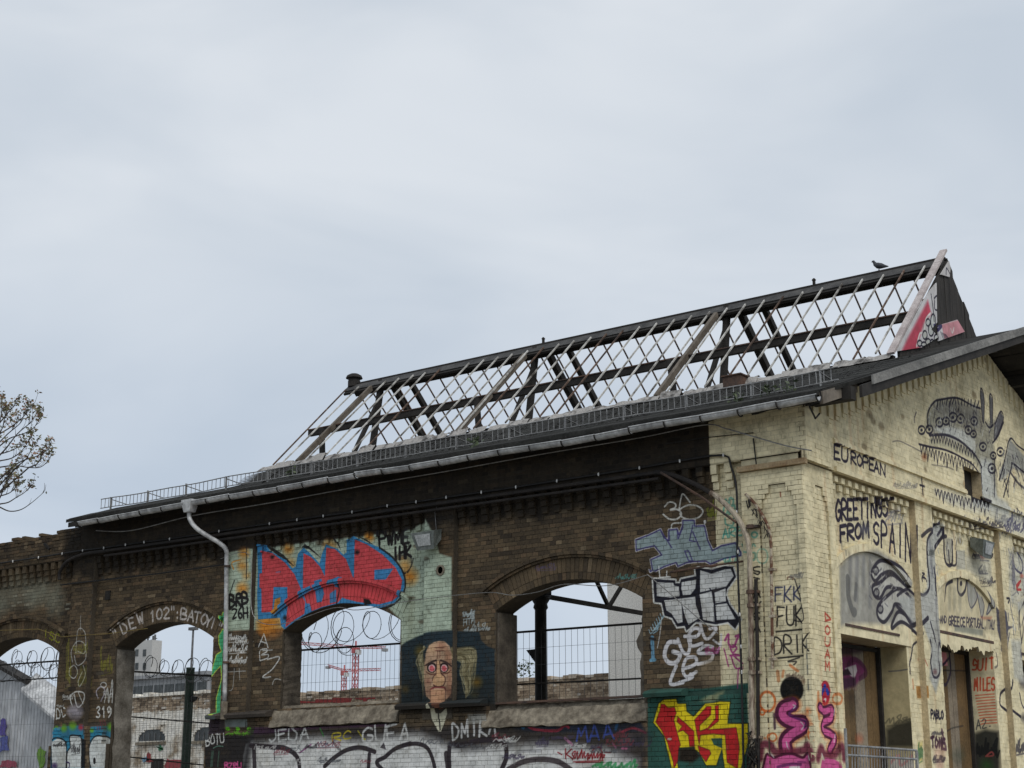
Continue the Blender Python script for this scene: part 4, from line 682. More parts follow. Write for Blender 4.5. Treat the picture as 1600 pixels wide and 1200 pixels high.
M_bar = worn('flaking white glazing bar', (.07, .06, .05), (.46, .45, .42), 2.2, .75, sharp=(.36, .50), c3=(.62, .61, .58), fine=14)
M_rustshadebar = worn('rusty and shaded glazing bar', (.05, .034, .026), (.16, .10, .07), 5, .8, sharp=(.4, .6), c3=(.4, .38, .34))
M_rust = worn('rust brown steel', (.045, .036, .032), (.135, .075, .05), 3, .75)
M_zinc = worn('weathered zinc', (.30, .305, .31), (.60, .61, .61), 3.5, .5, .1, c3=(.68, .69, .69), fine=12)
M_grey = worn('grey galvanised steel', (.20, .20, .20), (.38, .38, .37), 5, .5, .5)
M_fence = worn('dull fence wire', (.10, .10, .10), (.22, .22, .22), 5, .5, .6)
M_black = worn('black cable', (.008, .008, .009), (.02, .02, .02), 6, .6)
M_pipe = worn('cream smeared iron pipe', (.13, .085, .06), (.44, .38, .29), 2.6, .7, stretch=(3, 3, .7), sharp=(.42, .55))
M_dpipe = worn('sooty iron pipe', (.009, .008, .008), (.026, .021, .018), 3, .75)
M_porc = worn('white porcelain', (.5, .5, .5), (.7, .7, .68), 9, .4)
M_fascia = worn('grey fascia board', (.12, .12, .115), (.27, .265, .25), 3, .85, stretch=(1, .5, 1))
M_pinkboard = worn('pinkish white barge board', (.34, .29, .28), (.55, .50, .48), 3, .8)
M_plank = worn('black weathered planks', (.016, .015, .014), (.05, .045, .04), 3, .9, stretch=(4, 4, .4))
M_flash = worn('torn whitish flashing', (.07, .065, .06), (.36, .345, .325), 4, .8, sharp=(.35, .5))
M_ground = worn('trodden gravel ground', (.16, .145, .12), (.27, .25, .215), .7, .95)
M_green = worn('dull green steel', (.10, .16, .14), (.17, .23, .20), 3, .6, c3=(.16, .13, .09))
M_iron = worn('black cast iron', (.014, .014, .015), (.05, .05, .05), 3, .6, c3=(.15, .14, .13))

# ------------------------------------------------------------------ ground
g = MB(); g.add([(-900, -900, -.6), (900, -900, -.6), (900, 900, -.6), (-900, 900, -.6)], [(0, 1, 2, 3)])
tag(g.build('ground', M_ground), kind='structure')

# ------------------------------------------------------------------ the hall
HALL = thing('brick_hall', 'long derelict brick hall with arched windows, graffiti and a stripped glass roof', 'building', (0, 0, -.6))
_inv = Matrix.Translation((0, 0, .6))
def hp(o):                                              # parent to the hall, keep place
    o.parent = HALL; o.matrix_parent_inverse = _inv; return o
def rz0(y): return 7.5+.354*y-.085
SPR, RISE, HW = 4.45, .42, 1.55
RAD = (HW*HW+RISE*RISE)/(2*RISE)
WIN = [(-20.2, -.6), (-15.13, -.6), (-10.02, 2.92), (-4.66, 2.72)]     # centre, bottom of the opening
RING = .40
def arch_z(dx, rad=RAD, spr=SPR, rise=RISE):
    return spr+rise-rad+math.sqrt(max(0, rad*rad-dx*dx))
# --- long wall: mortar mass with its openings
m = MB(); Y0, Y1 = .008, .52; XL = -22.8; ZT = 6.5
xs = [XL]
for xc, zb in WIN:
    m.box(xs[-1], max(xc-HW, XL+.01), Y0, Y1, -.6, ZT); xs.append(xc+HW)
    if zb > 0: m.box(xc-HW, xc+HW, Y0, Y1, -.6, zb)
    n = 22
    for i in range(n):
        a = -HW+2*HW*i/n; b = -HW+2*HW*(i+1)/n; za, zb2 = arch_z(a), arch_z(b)
        m.add([(xc+a, Y0, za), (xc+b, Y0, zb2), (xc+b, Y0, ZT), (xc+a, Y0, ZT), (xc+a, Y1, za), (xc+b, Y1, zb2), (xc+b, Y1, ZT), (xc+a, Y1, ZT)], [(0, 1, 2, 3), (7, 6, 5, 4), (4, 5, 1, 0)])
m.box(xs[-1], -.075, Y0, Y1, -.6, ZT)
PIL = [(-18.2, -17.45), (-13.15, -12.4), (-7.8, -7.1)]
for a, b in PIL: m.box(a, b, -.113, .03, 2.6, ZT-.01)
m.box(-1.1, -.075, -.072, .03, -.6, ZT-.01); m.box(-1.1, -.785, -.116, -.07, -.6, 6.28); m.box(-.115, -.075, -.116, -.07, -.6, 6.28); m.box(-.785, -.115, -.116, -.07, 6.03, 6.28)
m.add([(x, y, z) for x in (-18.0, -.02) for y, z in ((-.116, ZT), (.5, ZT), (.5, rz0(.5)), (-.116, rz0(-.116)))], [(0, 1, 2, 3), (7, 6, 5, 4), (0, 4, 5, 1), (1, 5, 6, 2), (2, 6, 7, 3), (3, 7, 4, 0)])
m.box(XL, -18.0, -.108, .5, ZT, 6.98)
LOW = [(XL, -21.75), (-18.65, -16.68), (-13.58, -1.1)]
for a, b in LOW: m.box(a, b, -.093, .02, -.59, 2.4)
FW = hp(m.build('front_wall', M_mortar)); FW['label'] = 'soot-dark brick wall with four arched openings and bright graffiti'

# --- bricks
class Bricks:
    def __init__(s, mat, parent, to3, quota, ppm_center):
        s.mat = mat; s.parent = parent; s.to3 = to3; s.mb = MB(); s.cand = []; s.quota = quota; s.cen = ppm_center; s.gap = .0045
    def wall(s, u0, u1, z0, z1, plane, excl=None, depth=.035, header=False, jit=.003, miss=0.0):
        H = .0775; k0 = int(round(z0/H)); k = k0
        while k*H < z1-.02:
            za, zb = k*H+s.gap, min((k+1)*H-s.gap, z1); zm = (za+zb)/2
            ex = sorted(excl(zm)) if excl else []
            free = []; a = u0
            for e0, e1 in ex:
                if e1 <= a: continue
                if e0 >= u1: break
                if e0 > a: free.append((a, min(e0, u1)))
                a = max(a, e1)
            if a < u1: free.append((a, u1))
            L_ = .13 if (k % 2 or header) else .26
            off = (.065 if k % 2 else 0.0)+.13*((k//2) % 2)
            for a, b in free:
                i = math.floor((a-off)/L_)
                while off+i*L_ < b:
                    p = max(a, off+i*L_)+s.gap; q = min(b, off+(i+1)*L_)-s.gap; full = abs((q-p)-(L_-2*s.gap)) < 1e-6; i += 1
                    if q-p < .03 or rnd.random() < miss: continue
                    s.cand.append((p, q, za, zb, plane+rnd.uniform(-jit, jit), depth, full and zb-za > .06, L_))
            k += 1
    def block(s, mb, p, q, za, zb, pl, d, tone):
        mb.tone = tone; j = lambda: rnd.uniform(-.0025, .0025); T = s.to3
        mb.add([T(p+j(), pl+j(), za+j()), T(q+j(), pl+j(), za+j()), T(q+j(), pl+j(), zb+j()), T(p+j(), pl+j(), zb+j()), T(p, pl+d, za), T(q, pl+d, za), T(q, pl+d, zb), T(p, pl+d, zb)],
               [(0, 1, 2, 3), (0, 4, 5, 1), (1, 5, 6, 2), (2, 6, 7, 3), (3, 7, 4, 0)])
    def finish(s):
        key = lambda c: (c[0]-s.cen[0])**2+(c[2]-s.cen[1])**2
        full = sorted([c for c in s.cand if c[6] and c[2] > 1.7], key=key)[:s.quota]; fs = set(map(id, full))
        var = {}
        for L_ in (.13, .26):
            for v in range(7):
                b = MB(); s.block(b, 0, L_-2*s.gap, 0, .0775-2*s.gap, 0, .035, v/6.0*.9+.05); me = b.mesh('brick'); me.materials.append(s.mat); var[(L_, v)] = me
        for c in full:
            o = bpy.data.objects.new('brick', var[(c[7], rnd.randrange(7))]); COL.objects.link(o); o.parent = s.parent
            o.matrix_parent_inverse = Matrix.Identity(4); o.location = Vector(s.to3(c[0], c[4], c[2]))
        for c in s.cand:
            if id(c) not in fs: s.block(s.mb, *c[:6], min(1, max(0, rnd.gauss(.5, .24))))
        o = s.mb.build('brickwork', s.mat, s.parent); o['kind'] = 'stuff'; return o
FB = Bricks(M_brick, FW, lambda u, d, z: (u, d, z), 170, (-1.6, 4.6))
def ex_win(z, ring=RING):
    out = []
    for xc, zb in WIN:
        if z < zb: continue
        if z < SPR: out.append((xc-HW, xc+HW))
        else:
            r2 = RAD+ring; c = SPR+RISE-RAD; h = z-c
            if h < r2: w = min(math.sqrt(r2*r2-h*h), h*math.tan(math.asin(HW/RAD))); out.append((xc-w, xc+w))
    return out
BAYS = [(XL, -18.2), (-17.45, -13.15), (-12.4, -7.8), (-7.1, -1.1)]
for a, b in BAYS: FB.wall(a, b, 2.87, 6.12, 0.0, ex_win, miss=.004)
for a, b in BAYS: FB.wall(a, b, 6.12, 6.48, 0.0)
for a, b in PIL: FB.wall(a, b, 2.87, 6.5, -.12, depth=.04)
FB.wall(-18.0, .10, 6.51, 7.34, -.12); FB.wall(XL, -18.0, 6.51, 6.98, -.12, jit=.006, miss=.03)
for a, b in LOW:
    FB.wall(a, b, 1.2, 2.4, -.1)
def ex_sill(z):
    return [(xc-HW-.12, xc+HW+.1) for (xc, zb), zs in zip(WIN, (2.3, 2.3, 2.56, 2.40)) if z > zs]
for a, b in LOW: FB.wall(a, b, 2.4, 2.79, -.1, ex_sill, depth=.12)
def ex_niche(z):
    if 5.2 < z < 5.66: return [(-.78, -.12)]
    if 5.66 <= z < 5.8: return [(-.73, -.17)]
    if 5.8 <= z < 5.92: return [(-.67, -.23)]
    if 5.92 <= z < 6.02: return [(-.60, -.30)]
    if 1.2 < z <= 5.2: return [(-.78, -.12)]
    return []
def ex_notniche(z):
    e = ex_niche(z); return [(-9, e[0][0]), (e[0][1], 9)] if e else [(-9, 9)]
FB.wall(-1.1, 0, 1.2, 6.28, -.12, ex_niche, depth=.08); FB.wall(-1.1, 0, 1.2, 6.02, -.078, ex_notniche, depth=.04)
FB.finish()
# ragged wall crown beyond the roof
b = MB()
for i in range(37):
    x = XL+i*.13; h = rnd.choice((1, 2, 2, 3)) if i < 30 else 3
    for k in range(h): b.tone = rnd.random(); b.box(x, x+.122, -.12+rnd.uniform(-.01, .01), .5, 6.985+k*.0775, 7.05+k*.0775)
o = b.build('wall_crown', M_brick, FW); o['kind'] = 'stuff'

# --- arches: voussoirs one by one, inner header ring, moulded hood
c0 = SPR+RISE-RAD
for wi, (xc, zb) in enumerate(WIN):
    half = math.asin(HW/RAD); n = 38; inner = MB()
    for i in range(n):
        t0 = -half+2*half*(i+.06)/n; t1 = -half+2*half*(i+.94)/n
        def sec(mb, r0, r1, y):
            P = [(xc+r*math.sin(t), c0+r*math.cos(t)) for r, t in ((r0, t0), (r0, t1), (r1, t1), (r1, t0))]
            mb.add([(p[0], y, p[1]) for p in P]+[(p[0], y+.1, p[1]) for p in P], [(0, 1, 2, 3), (0, 4, 5, 1), (1, 5, 6, 2), (2, 6, 7, 3), (3, 7, 4, 0)])
        v = MB(); v.tone = min(1, max(0, rnd.gauss(.58, .2))); sec(v, RAD+.135, RAD+.375, -.004+rnd.uniform(-.004, .004)); v.build('voussoir', M_brick, FW)
        inner.tone = min(1, max(0, rnd.gauss(.5, .2))); sec(inner, RAD+.004, RAD+.125, -.002+rnd.uniform(-.003, .003))
    inner.build('header_ring', M_brick, FW)['kind'] = 'stuff'
    hd = MB(); th = math.asin((HW+.27)/(RAD+.44)); K_ = 26
    for r0, r1, y in ((RAD+.385, RAD+.425, -.05), (RAD+.43, RAD+.485, -.085)):
        for i in range(K_):
            hd.tone = rnd.random(); a, bb = -th+2*th*(i+.03)/K_, -th+2*th*(i+.97)/K_
            P = [(xc+r*math.sin(t), c0+r*math.cos(t)) for r, t in ((r0, a), (r0, bb), (r1, bb), (r1, a))]
            hd.add([(p[0], y, p[1]) for p in P]+[(p[0], .02, p[1]) for p in P], [(0, 1, 2, 3), (0, 4, 5, 1), (1, 5, 6, 2), (2, 6, 7, 3), (3, 7, 4, 0)])
    hd.build('hood_mould', M_brick, FW)
# --- stepped brick corbels under the upper wall
def corbel_mesh(axis, mat, steps, w=.125):
    b = MB(); b.tone = .45
    for z0, z1, d in steps:
        if axis == 'x': b.box(0, w, -d, .02, z0, z1)
        else: b.box(-.1, d, 0, w, z0, z1)
    me = b.mesh('corbel'); me.materials.append(mat); return me
cm = corbel_mesh('x', M_brick, [(.25, .40, .115), (.13, .243, .08), (.0, .123, .042)])
for a, b in BAYS:
    n = int((b-a)/.27)
    for i in range(n):
        o = link('corbel', cm, FW); o.location = (a+.07+i*(b-a-.1)/n, .0, 6.08)
bd = MB()
for a, b in BAYS: bd.tone = .3; bd.box(a+.004, b-.004, -.10, .02, 6.487, 6.505)
bd.build('corbel_band', M_brick, FW)
# pier cap, ledges and sills
b = MB(); b.tone = .9; b.box(-1.12, .1, -.2, -.1, 6.285, 6.37); b.build('pier_cap', worn('bare orange brick edge', (.22, .13, .06), (.42, .33, .20), 3), FW)
for x0, x1, dx in ((-13.45, -11.72, .1), (-8.36, -6.36, .12), (-3.0, -2.25, .1)):
    b = MB(); b.prism([(-.02, 2.80), (-.23, 2.79), (-.25, 2.85), (-.20, 2.89), (-.02, 2.93)], x0, x1, 'x'); b.build('stone_ledge', M_ledge, FW)
def rough_sill(x0, x1, zt, zb, name='window_sill'):
    b = MB(); n = 26; rows = [(.45, zt), (.10, zt+.01), (.06, zt-.035), (.03, zt-.075), (.0, zt-.085), (-.13, zb+.035), (-.135, zb), (-.02, zb-.02)]
    vs = []; fs = []; mm = len(rows)
    for i in range(n+1):
        x = x0+(x1-x0)*i/n
        for k, (y, z) in enumerate(rows):
            vs.append((x+rnd.uniform(-.02, .02)*(0 < i < n), y-rnd.uniform(0, .012)*(k > 1), z+rnd.uniform(-.012, .012)*(k > 1)-(.03*rnd.random()**3 if k in (3, 6) else 0)))
    for i in range(n):
        for k in range(mm-1): fs.append((i*mm+k, i*mm+k+1, (i+1)*mm+k+1, (i+1)*mm+k))
    fs.append(tuple(range(mm))); fs.append(tuple(n*mm+k for k in range(mm))[::-1])
    b.add(vs, fs); return b.build(name, M_cement, FW)
rough_sill(-11.72, -8.42, 2.99, 2.6); rough_sill(-6.42, -3.0, 2.80, 2.42)
b = MB(); b.box(-6.2, -3.12, -.03, .1, 2.815, 2.85); b.build('sill_rail', M_rust, FW)
# plaster left on the reveals
for xj, z0, z1, mt in ((-16.68, -.6, 4.40, M_reveal), (-11.57, 2.95, 4.43, M_dirtplaster), (-21.75, -.6, 4.4, M_dirtplaster)):
    pl = MB(); n = 24; vs = []; fs = []
    for i in range(n+1):
        z = z0+(z1-z0)*i/n
        for y in (.02+rnd.uniform(0, .05), .27, .53): vs.append((xj+.018+rnd.uniform(-.008, .012)+(.05*rnd.random() if z < 3.0 and xj < -16 else 0), y, z))
    for i in range(n):
        for k in range(2): fs.append((3*i+k, 3*i+k+1, 3*i+k+4, 3*i+k+3))
    pl.add(vs, fs); pl.build('reveal_plaster', mt, FW)
# broken plaster reveals of the third opening
b = MB(); rag = []
for i in range(15):
    z = 2.82+i*.115; rag.append((-3.11-rnd.uniform(0, .03)-.14*math.exp(-((z-3.72)/.17)**2)-.06*(z < 3.4), z))
b.prism([(-3.09, 2.82)]+rag+[(-3.09, 4.43)], .02, .5); b.build('broken_reveal', M_dirtplaster, FW)
b = MB(); b.box(-6.205, -6.16, .04, .56, 2.83, 4.42); b.build('broken_reveal', M_dirtplaster, FW)

# --- gable wall
gm = MB(); GX0, GX1 = -.64, -.1235; YC = 7.9; YE = 15.8
def zu(y): return 7.28+.354*min(y, 2*YC-y)
GB_BAY = [(.95, 4.15), (4.89, 8.1), (8.82, 12.0), (12.74, 15.2)]; GB_PIL = [(0.012, .95), (4.15, 4.89), (8.1, 8.82), (12.0, 12.74), (15.2, YE)]
DOOR = [(.98, 3.67, 3.75), (4.92, 7.63, 4.0), (8.86, 11.56, 3.9)]
prev = .02
for a, b, zl in DOOR:
    gm.box(GX0, GX1, prev, a, -.6, 6.36); gm.box(GX0, GX1, a, b, zl, 6.36); prev = b
gm.box(GX0, GX1, prev, YE, -.6, 6.36)
for a, b in GB_PIL: gm.box(GX1-.02, -.06 if a < .1 else -.0035, a, b-.001, -.6, 6.35)
for a, b, z in ((-.06, .195, -.6), (.745, .949, -.6), (.195, .745, 6.03)): gm.box(-.062, -.0035, a, b, z, 6.34)
gm.box(.0, .0965, -.112, .735, 6.375, 7.2)
HOLE = (6.45, 7.3, 6.82, 7.40)
def up(a, b, z0, z1=None):
    ys = [a]+([YC] if a < YC < b else [])+[b]
    gm.prism([(a, z0), (b, z0)]+([(y, zu(y)) for y in reversed(ys)] if z1 is None else [(b, z1), (a, z1)]), GX0, .0365, 'x')
up(.02, HOLE[0], 6.361); up(HOLE[0], HOLE[1], 6.361, HOLE[2]); up(HOLE[0], HOLE[1], HOLE[3]); up(HOLE[1], YE, 6.361)
GW_ = hp(gm.build('gable_wall', M_gmortar)); GW_['label'] = 'cream-washed gable wall with two tall doorways and black monster drawings'
GBk = Bricks(M_gbrick, GW_, lambda u, d, z: (-d, u, z), 120, (1.2, 5.4)); GBk.gap = .0028
AR = [(2.45, 1.44), (6.32, 1.40), (10.25, 1.40)]; ASP, ARI = 4.77, .44
def ar_rad(hw): return (hw*hw+ARI*ARI)/(2*ARI)
def ex_arch(z):
    out = []
    for (yc, hw), (a, b, zl) in zip(AR, DOOR):
        if z < zl: out.append((a, b))
        elif z < ASP: out.append((yc-hw, yc+hw))
        else:
            r = ar_rad(hw)+.15; c = ASP+ARI-ar_rad(hw); h = z-c
            if h < r: w = math.sqrt(r*r-h*h); out.append((yc-min(w, hw+.1), yc+min(w, hw+.1)))
    return out
for a, b in GB_BAY: GBk.wall(a, b, 1.2, 6.34, .12, ex_arch)
def ex_niche2(z): 
    e = ex_niche(z); return [(.2, .74)] if z < 5.66 and e else [(.24, .70)] if z < 5.8 else [(.3, .64)] if z < 5.92 else [(.36, .58)] if z < 6.02 else []
GBk.wall(-.12, .95, 1.2, 6.34, 0.0, ex_niche2, depth=.08)
GBk.wall(.1, .85, 1.2, 6.02, .03, lambda z: [(-9, ex_niche2(z)[0][0]), (ex_niche2(z)[0][1], 9)] if ex_niche2(z) else [(-9, 9)])
for a, b in GB_PIL[1:]: GBk.wall(a, b, 1.2, 6.34, 0.0, depth=.04)
def ex_up(z):
    y = (z+.3-7.28)/.354; out = []
    if y > -.12: out += [(-9, y), (2*YC-y, 99)]
    if HOLE[2] < z < HOLE[3]: out.append((HOLE[0], HOLE[1]))
    return out
GBk.wall(-.12, YE, 6.36, 10.05, -.04, ex_up, depth=.025)
GBk.wall(-.12, .74, 6.36, 7.6, -.10, ex_up, depth=.03)
GBk.finish()
# thin arch mouldings and plastered tympana
for (yc, hw), (a, b, zl) in zip(AR, DOOR):
    r = ar_rad(hw); c = ASP+ARI-r; th = math.asin((hw)/(r)); n = 16; mo = MB()
    for i in range(n):
        mo.tone = rnd.uniform(.3, 1); t0 = -th+2*th*(i+.02)/n; t1 = -th+2*th*(i+.98)/n
        P = [(yc+q*math.sin(t), c+q*math.cos(t)) for q, t in ((r, t0), (r, t1), (r+.13, t1), (r+.13, t0))]
        mo.add([(-.05, p[0], p[1]) for p in P]+[(-.15, p[0], p[1]) for p in P], [(0, 1, 2, 3), (0, 4, 5, 1), (1, 5, 6, 2), (2, 6, 7, 3), (3, 7, 4, 0)])
    mo.build('arch_mould', M_gbrick, GW_)
    t = MB(); t.prism([(yc-hw+.01, zl+.003)]+[(yc+hw-.01, zl+.003)]+[(yc+(r-.01)*math.sin(th*(1-2*i/16)), c+(r-.01)*math.cos(th*(1-2*i/16))) for i in range(17)], -.165, -.10, 'x')
    t.build('tympanum', M_tymp, GW_)
cg = corbel_mesh('y', M_gbrick, [(.12, .21, .0), (.0, .105, -.05)], .12)
for a, b in GB_BAY:
    n = int((b-a-.1)/.25)
    for i in range(n):
        o = link('corbel', cg, GW_); o.location = (-.003, a+.08+i*.25, 6.08); 
cr_ = MB(); cr_.tone = .5; cr_.box(-.02, .055, 0, .16, .04, .36); cr_.box(-.02, .038, 0, .115, -.03, .036); rm = cr_.mesh('corbel'); rm.materials.append(M_gbrick)
for i in range(60):
    y = .25+i*.27
    if y > YE-.2: break
    o = link('corbel', rm, GW_); o.location = (.02, y, zu(y+.06 if y < YC else y+.12)-.42)
for z0, z1, d in ((6.345, 6.425, .085), (6.815, 6.875, .085), (6.878, 6.905, .065)):
    ys = [(.95, YE)] if z0 < 6.8 else [(.95, HOLE[0]), (HOLE[1], YE)]
    for a, b in ys:
        bb = MB(); bb.tone = .8; bb.box(-.01, d, a, b, z0, z1); bb.build('string_course', M_gbrick, GW_)
b = MB(); b.box(-.2, -.16, HOLE[0]-.1, HOLE[1]+.1, HOLE[2]-.1, HOLE[3]+.1); b.build('hole_shade_panel', M_dark, GW_)  # dark panel painted in for the gloom inside the open hole
# doorways: lintel angle, jambs, boards behind
for k, (a, b, zl) in enumerate(DOOR):
    mt = (M_jamb1, M_jamb2, M_tymp)[k]
    j = MB(); j.box(-.645, -.115, b-.012, b+.003, -.6, zl-.002); j.build('door_jamb', mt, GW_)
    j = MB(); j.box(-.125, -.085, a+.35 if k == 0 else a, b-.3 if k == 0 else b, zl+.14 if k == 0 else zl+.1, zl+.18 if k == 0 else zl+.15); j.build('lintel_angle', M_rust, GW_)
    pw = .21; y = a+.02; i = 0
    while y < b-.06:
        w = min(pw, b-.05-y); p = MB(); p.tone = rnd.choice((.1, .4, .5, .6, .3)) if not (i in (8, 9)) else .95
        p.box(-.69, -.655+rnd.uniform(-.006, .006), y+.004, y+w-.004, -.6, zl+.1-(.02 if i % 3 else .01)); p.build('plank', M_board, GW_); y += w; i += 1
    j = MB(); j.box(-.65, -.585, b-.10, b-.03, -.6, zl-.004); j.build('door_post', M_dark, GW_)
    j = MB(); j.box(-.648, -.60, a+.01, b-.11, zl-.09, zl-.03); j.build('door_rail', M_dark, GW_)
# ragged plaster hanging over the second doorway
rg = [(4.95, 4.09), (7.6, 4.09)]+[(7.6-i*.055, 3.93+rnd.uniform(-.05, .04)+.04*math.sin(i*.5)-(.06 if i > 24 else 0)) for i in range(48)]
b = MB(); b.prism(rg, -.135, -.088, 'x'); b.build('torn_plaster', M_tymp, GW_)
for a, b, z in ((7.75, 7.8, 0),): pass

# ------------------------------------------------------------------ main roof
def rz(y): return 7.5+.354*min(y, 2*YC-y)
def slab(mb, x0, x1, y0, y1, t=.07, n=1, jitter=0):
    for i in range(n):
        a = x0+(x1-x0)*i/n; b = x0+(x1-x0)*(i+1)/n
        mb.add([(a, y0, rz(y0)), (b, y0, rz(y0)), (b, y1, rz(y1)), (a, y1, rz(y1)), (a, y0, rz(y0)-t), (b, y0, rz(y0)-t), (b, y1, rz(y1)-t), (a, y1, rz(y1)-t)],
               [(0, 1, 2, 3), (7, 6, 5, 4), (0, 4, 5, 1), (1, 5, 6, 2), (2, 6, 7, 3), (3, 7, 4, 0)])
r = MB(); SX0, SX1, SY0, SY1 = -17.5, -.6, 5.0, 10.8; RX0, RX1 = -18.0, .88
# front strip with a torn verge at the lower corner
fr = [(RX0, -.55), (.55, -.55), (.66, .2), (.80, .9), (RX1, 1.05), (RX1, SY0), (SX0+.15, SY0), (-15.6, 3.1), (-14.4, 1.9), (-13.4, .95), (-15.2, .8), (RX0+.25, .62)]
r.add([(x, y, rz(y)) for x, y in fr]+[(x, y, rz(y)-.07) for x, y in fr], [tuple(range(12)), tuple(range(23, 11, -1))]+[(i, i+12, (i+1) % 12+12, (i+1) % 12) for i in range(12)])
slab(r, -12.0, -1.3, SY1, 13.6); slab(r, -1.3, RX1, SY1, 16.3)
for a, b in ((SX1, RX1),): slab(r, a, b, SY0, YC); slab(r, a, b, YC, SY1)
RF = hp(r.build('main_roof', M_roof)); RF['label'] = 'low dark tar-paper roof with torn verge'
# roofing felt laps: thin strips give the surface its courses
for i in range(9):
    y = -.5+i*.6; lp = MB(); pts = []
    for k in range(30):
        xs_ = RX0+.05 if y+.58 < .65 else max(SX0+.2, -13.3-(y+.1)*.95); x = xs_+(RX1-.3-xs_)*k/29; pts.append((x, y+rnd.uniform(-.02, .02)))
    for k in range(29):
        (xa, ya), (xb, yb) = pts[k], pts[k+1]
        lp.add([(xa, ya, rz(ya)+.010), (xb, yb, rz(yb)+.010), (xb, yb+.58, rz(yb+.58)+.006), (xa, ya+.58, rz(ya+.58)+.006), (xa, ya, rz(ya)+.003), (xb, yb, rz(yb)+.003)], [(0, 1, 2, 3), (0, 4, 5, 1)])
    if y+.6 < SY0+.3: lp.build('felt_course', M_roof, RF)
# rafters and purlins under the eaves
for i in range(20):
    x = -17.7+i*.95; b = MB(); b.bar((x, -.5, rz(-.5)-.15), (x, .3, rz(.3)-.15), .1, .14); b.build('rafter', M_dark, RF)
b = MB(); b.box(RX0+.1, .5, -.56, -.535, 7.12, 7.225); b.build('eaves_board', M_dark, RF)
b = MB()
b.add([(RX0+.05, -.5, rz(-.5)-.08), (.5, -.5, rz(-.5)-.08), (.5, .5, rz(.5)-.08), (RX0+.05, .5, rz(.5)-.08)], [(0, 1, 2, 3)]); b.build('eaves_boarding', M_dark, RF)
for y in (.25, 3.3, 6.6, 9.3, 12.5, 15.4): 
    b = MB(); b.box(-.3, .78, y-.09, y+.09, rz(y)-.30, rz(y)-.085); b.build('purlin', M_dark, RF)
def rake(x, w, y0, y1, dz, h, mat, name):
    b = MB(); b.add([(x, y, rz(y)+d) for y in (y0, y1) for d in (dz, dz-h)]+[(x-w, y, rz(y)+d) for y in (y0, y1) for d in (dz, dz-h)], [(0, 1, 3, 2), (6, 7, 5, 4), (0, 2, 6, 4), (1, 5, 7, 3), (0, 4, 5, 1), (2, 3, 7, 6)])
    o = b.build(name, mat, RF); return o
rake(.92, .035, .72, YC, .02, .155, M_fascia, 'fascia_board'); rake(.885, .05, 0.35, YC, -.09, .2, M_dark, 'barge_rafter'); rake(.92, .035, YC, 16.35, .02, .155, M_fascia, 'fascia_board'); rake(.885, .05, YC, 16.3, -.09, .2, M_dark, 'barge_rafter')
rake(.62, .06, -.5, .75, -.03, .2, M_wood, 'barge_rafter')
for i in range(15):                                      # boards of the verge soffit, far slope
    y0 = YC+.1+i*.55; b = MB(); b.add([(-.1, y0, rz(y0)-.10), (.86, y0, rz(y0)-.10), (.86, y0+.52, rz(y0+.52)-.10), (-.1, y0+.52, rz(y0+.52)-.10)], [(0, 1, 2, 3)]); b.build('soffit_board', M_dark, RF)
# gutter with straps
gt = MB(); prof = [(math.cos(t), math.sin(t)) for t in np.linspace(math.pi, 2*math.pi, 9)]
def gz(x): return 7.17+.012*math.sin(x*1.9)+.014*math.sin(x*.55+1)+.02*math.exp(-((x+14)/1.2)**2)
GXs = np.linspace(-17.35, .62, 27)
for a, b in zip(GXs, GXs[1:]):
    dz = rnd.uniform(-.012, .012); vs = []
    for x, rr in ((a+.004, .082), (b-.004, .078)):
        for cx, cz in prof: vs.append((x, -.645+cx*rr, gz(x)+dz+cz*rr))
    for x, rr in ((a+.004, .074), (b-.004, .070)):
        for cx, cz in prof: vs.append((x, -.645+cx*rr, gz(x)+dz+cz*rr+.002))
    fs = [(i, i+1, 9+i+1, 9+i) for i in range(8)]+[(18+i, 27+i, 27+i+1, 18+i+1) for i in range(8)]+[(0, 9, 27, 18), (8, 26, 35, 17)]+[(i, 18+i, 18+i+1, i+1) for i in range(8)]+[(9+i, 9+i+1, 27+i+1, 27+i) for i in range(8)]
    gt.add(vs, fs)
    gt.tube([(a, -.728, gz(a)+dz+.004), (b, -.728, gz(b)+dz+.004)], .012, 6)
GU = hp(gt.build('gutter', M_zinc)); GU['label'] = 'wavy pale zinc half-round gutter'
for x in GXs:
    b = MB(); b.tube([(x, -.60, gz(x)+.10)]+[(x, -.645+cx*.094, gz(x)+cz*.094) for cx, cz in reversed(prof)], .014, 5); b.build('gutter_strap', M_dark, GU)
b = MB(); b.tube([(.42, -.6, 7.1), (.40, -.35, 6.92), (.36, -.12, 7.05)], .016, 5); b.build('gutter_strap', M_dark, GU)
# snow guard
SGY = .32; sg = MB(); zb, zt = rz(SGY)+.05, rz(SGY)+.26
wob = lambda x: .012*math.sin(x*1.3)+.01*math.sin(x*3.1)
X_ = np.linspace(-17.95, .5, 40)
for dz, rr in ((zb, .011), (zt, .012)): sg.tube([(x, SGY+wob(x)*.6, dz+wob(x)) for x in X_], rr, 5)
x = -17.93
while x < .5:
    if rnd.random() > .06: sg.bar((x, SGY+wob(x)*.6, zb+wob(x)), (x+rnd.uniform(-.01, .01), SGY+wob(x)*.6, zt+wob(x)), .010, .010)
    x += .128
SG = hp(sg.build('snow_guard', M_grey)); SG['label'] = 'ladder-like metal snow guard along the eaves'
for i in range(15):
    x = -17.6+i*1.27; b = MB(); b.bar((x, SGY+.02, rz(SGY)+.0), (x, SGY+.02, zt+.03), .05, .012); b.bar((x, SGY+.5, rz(SGY+.5)+.01), (x, SGY+.02, zt-.02), .03, .01); b.build('guard_post', M_grey, SG)

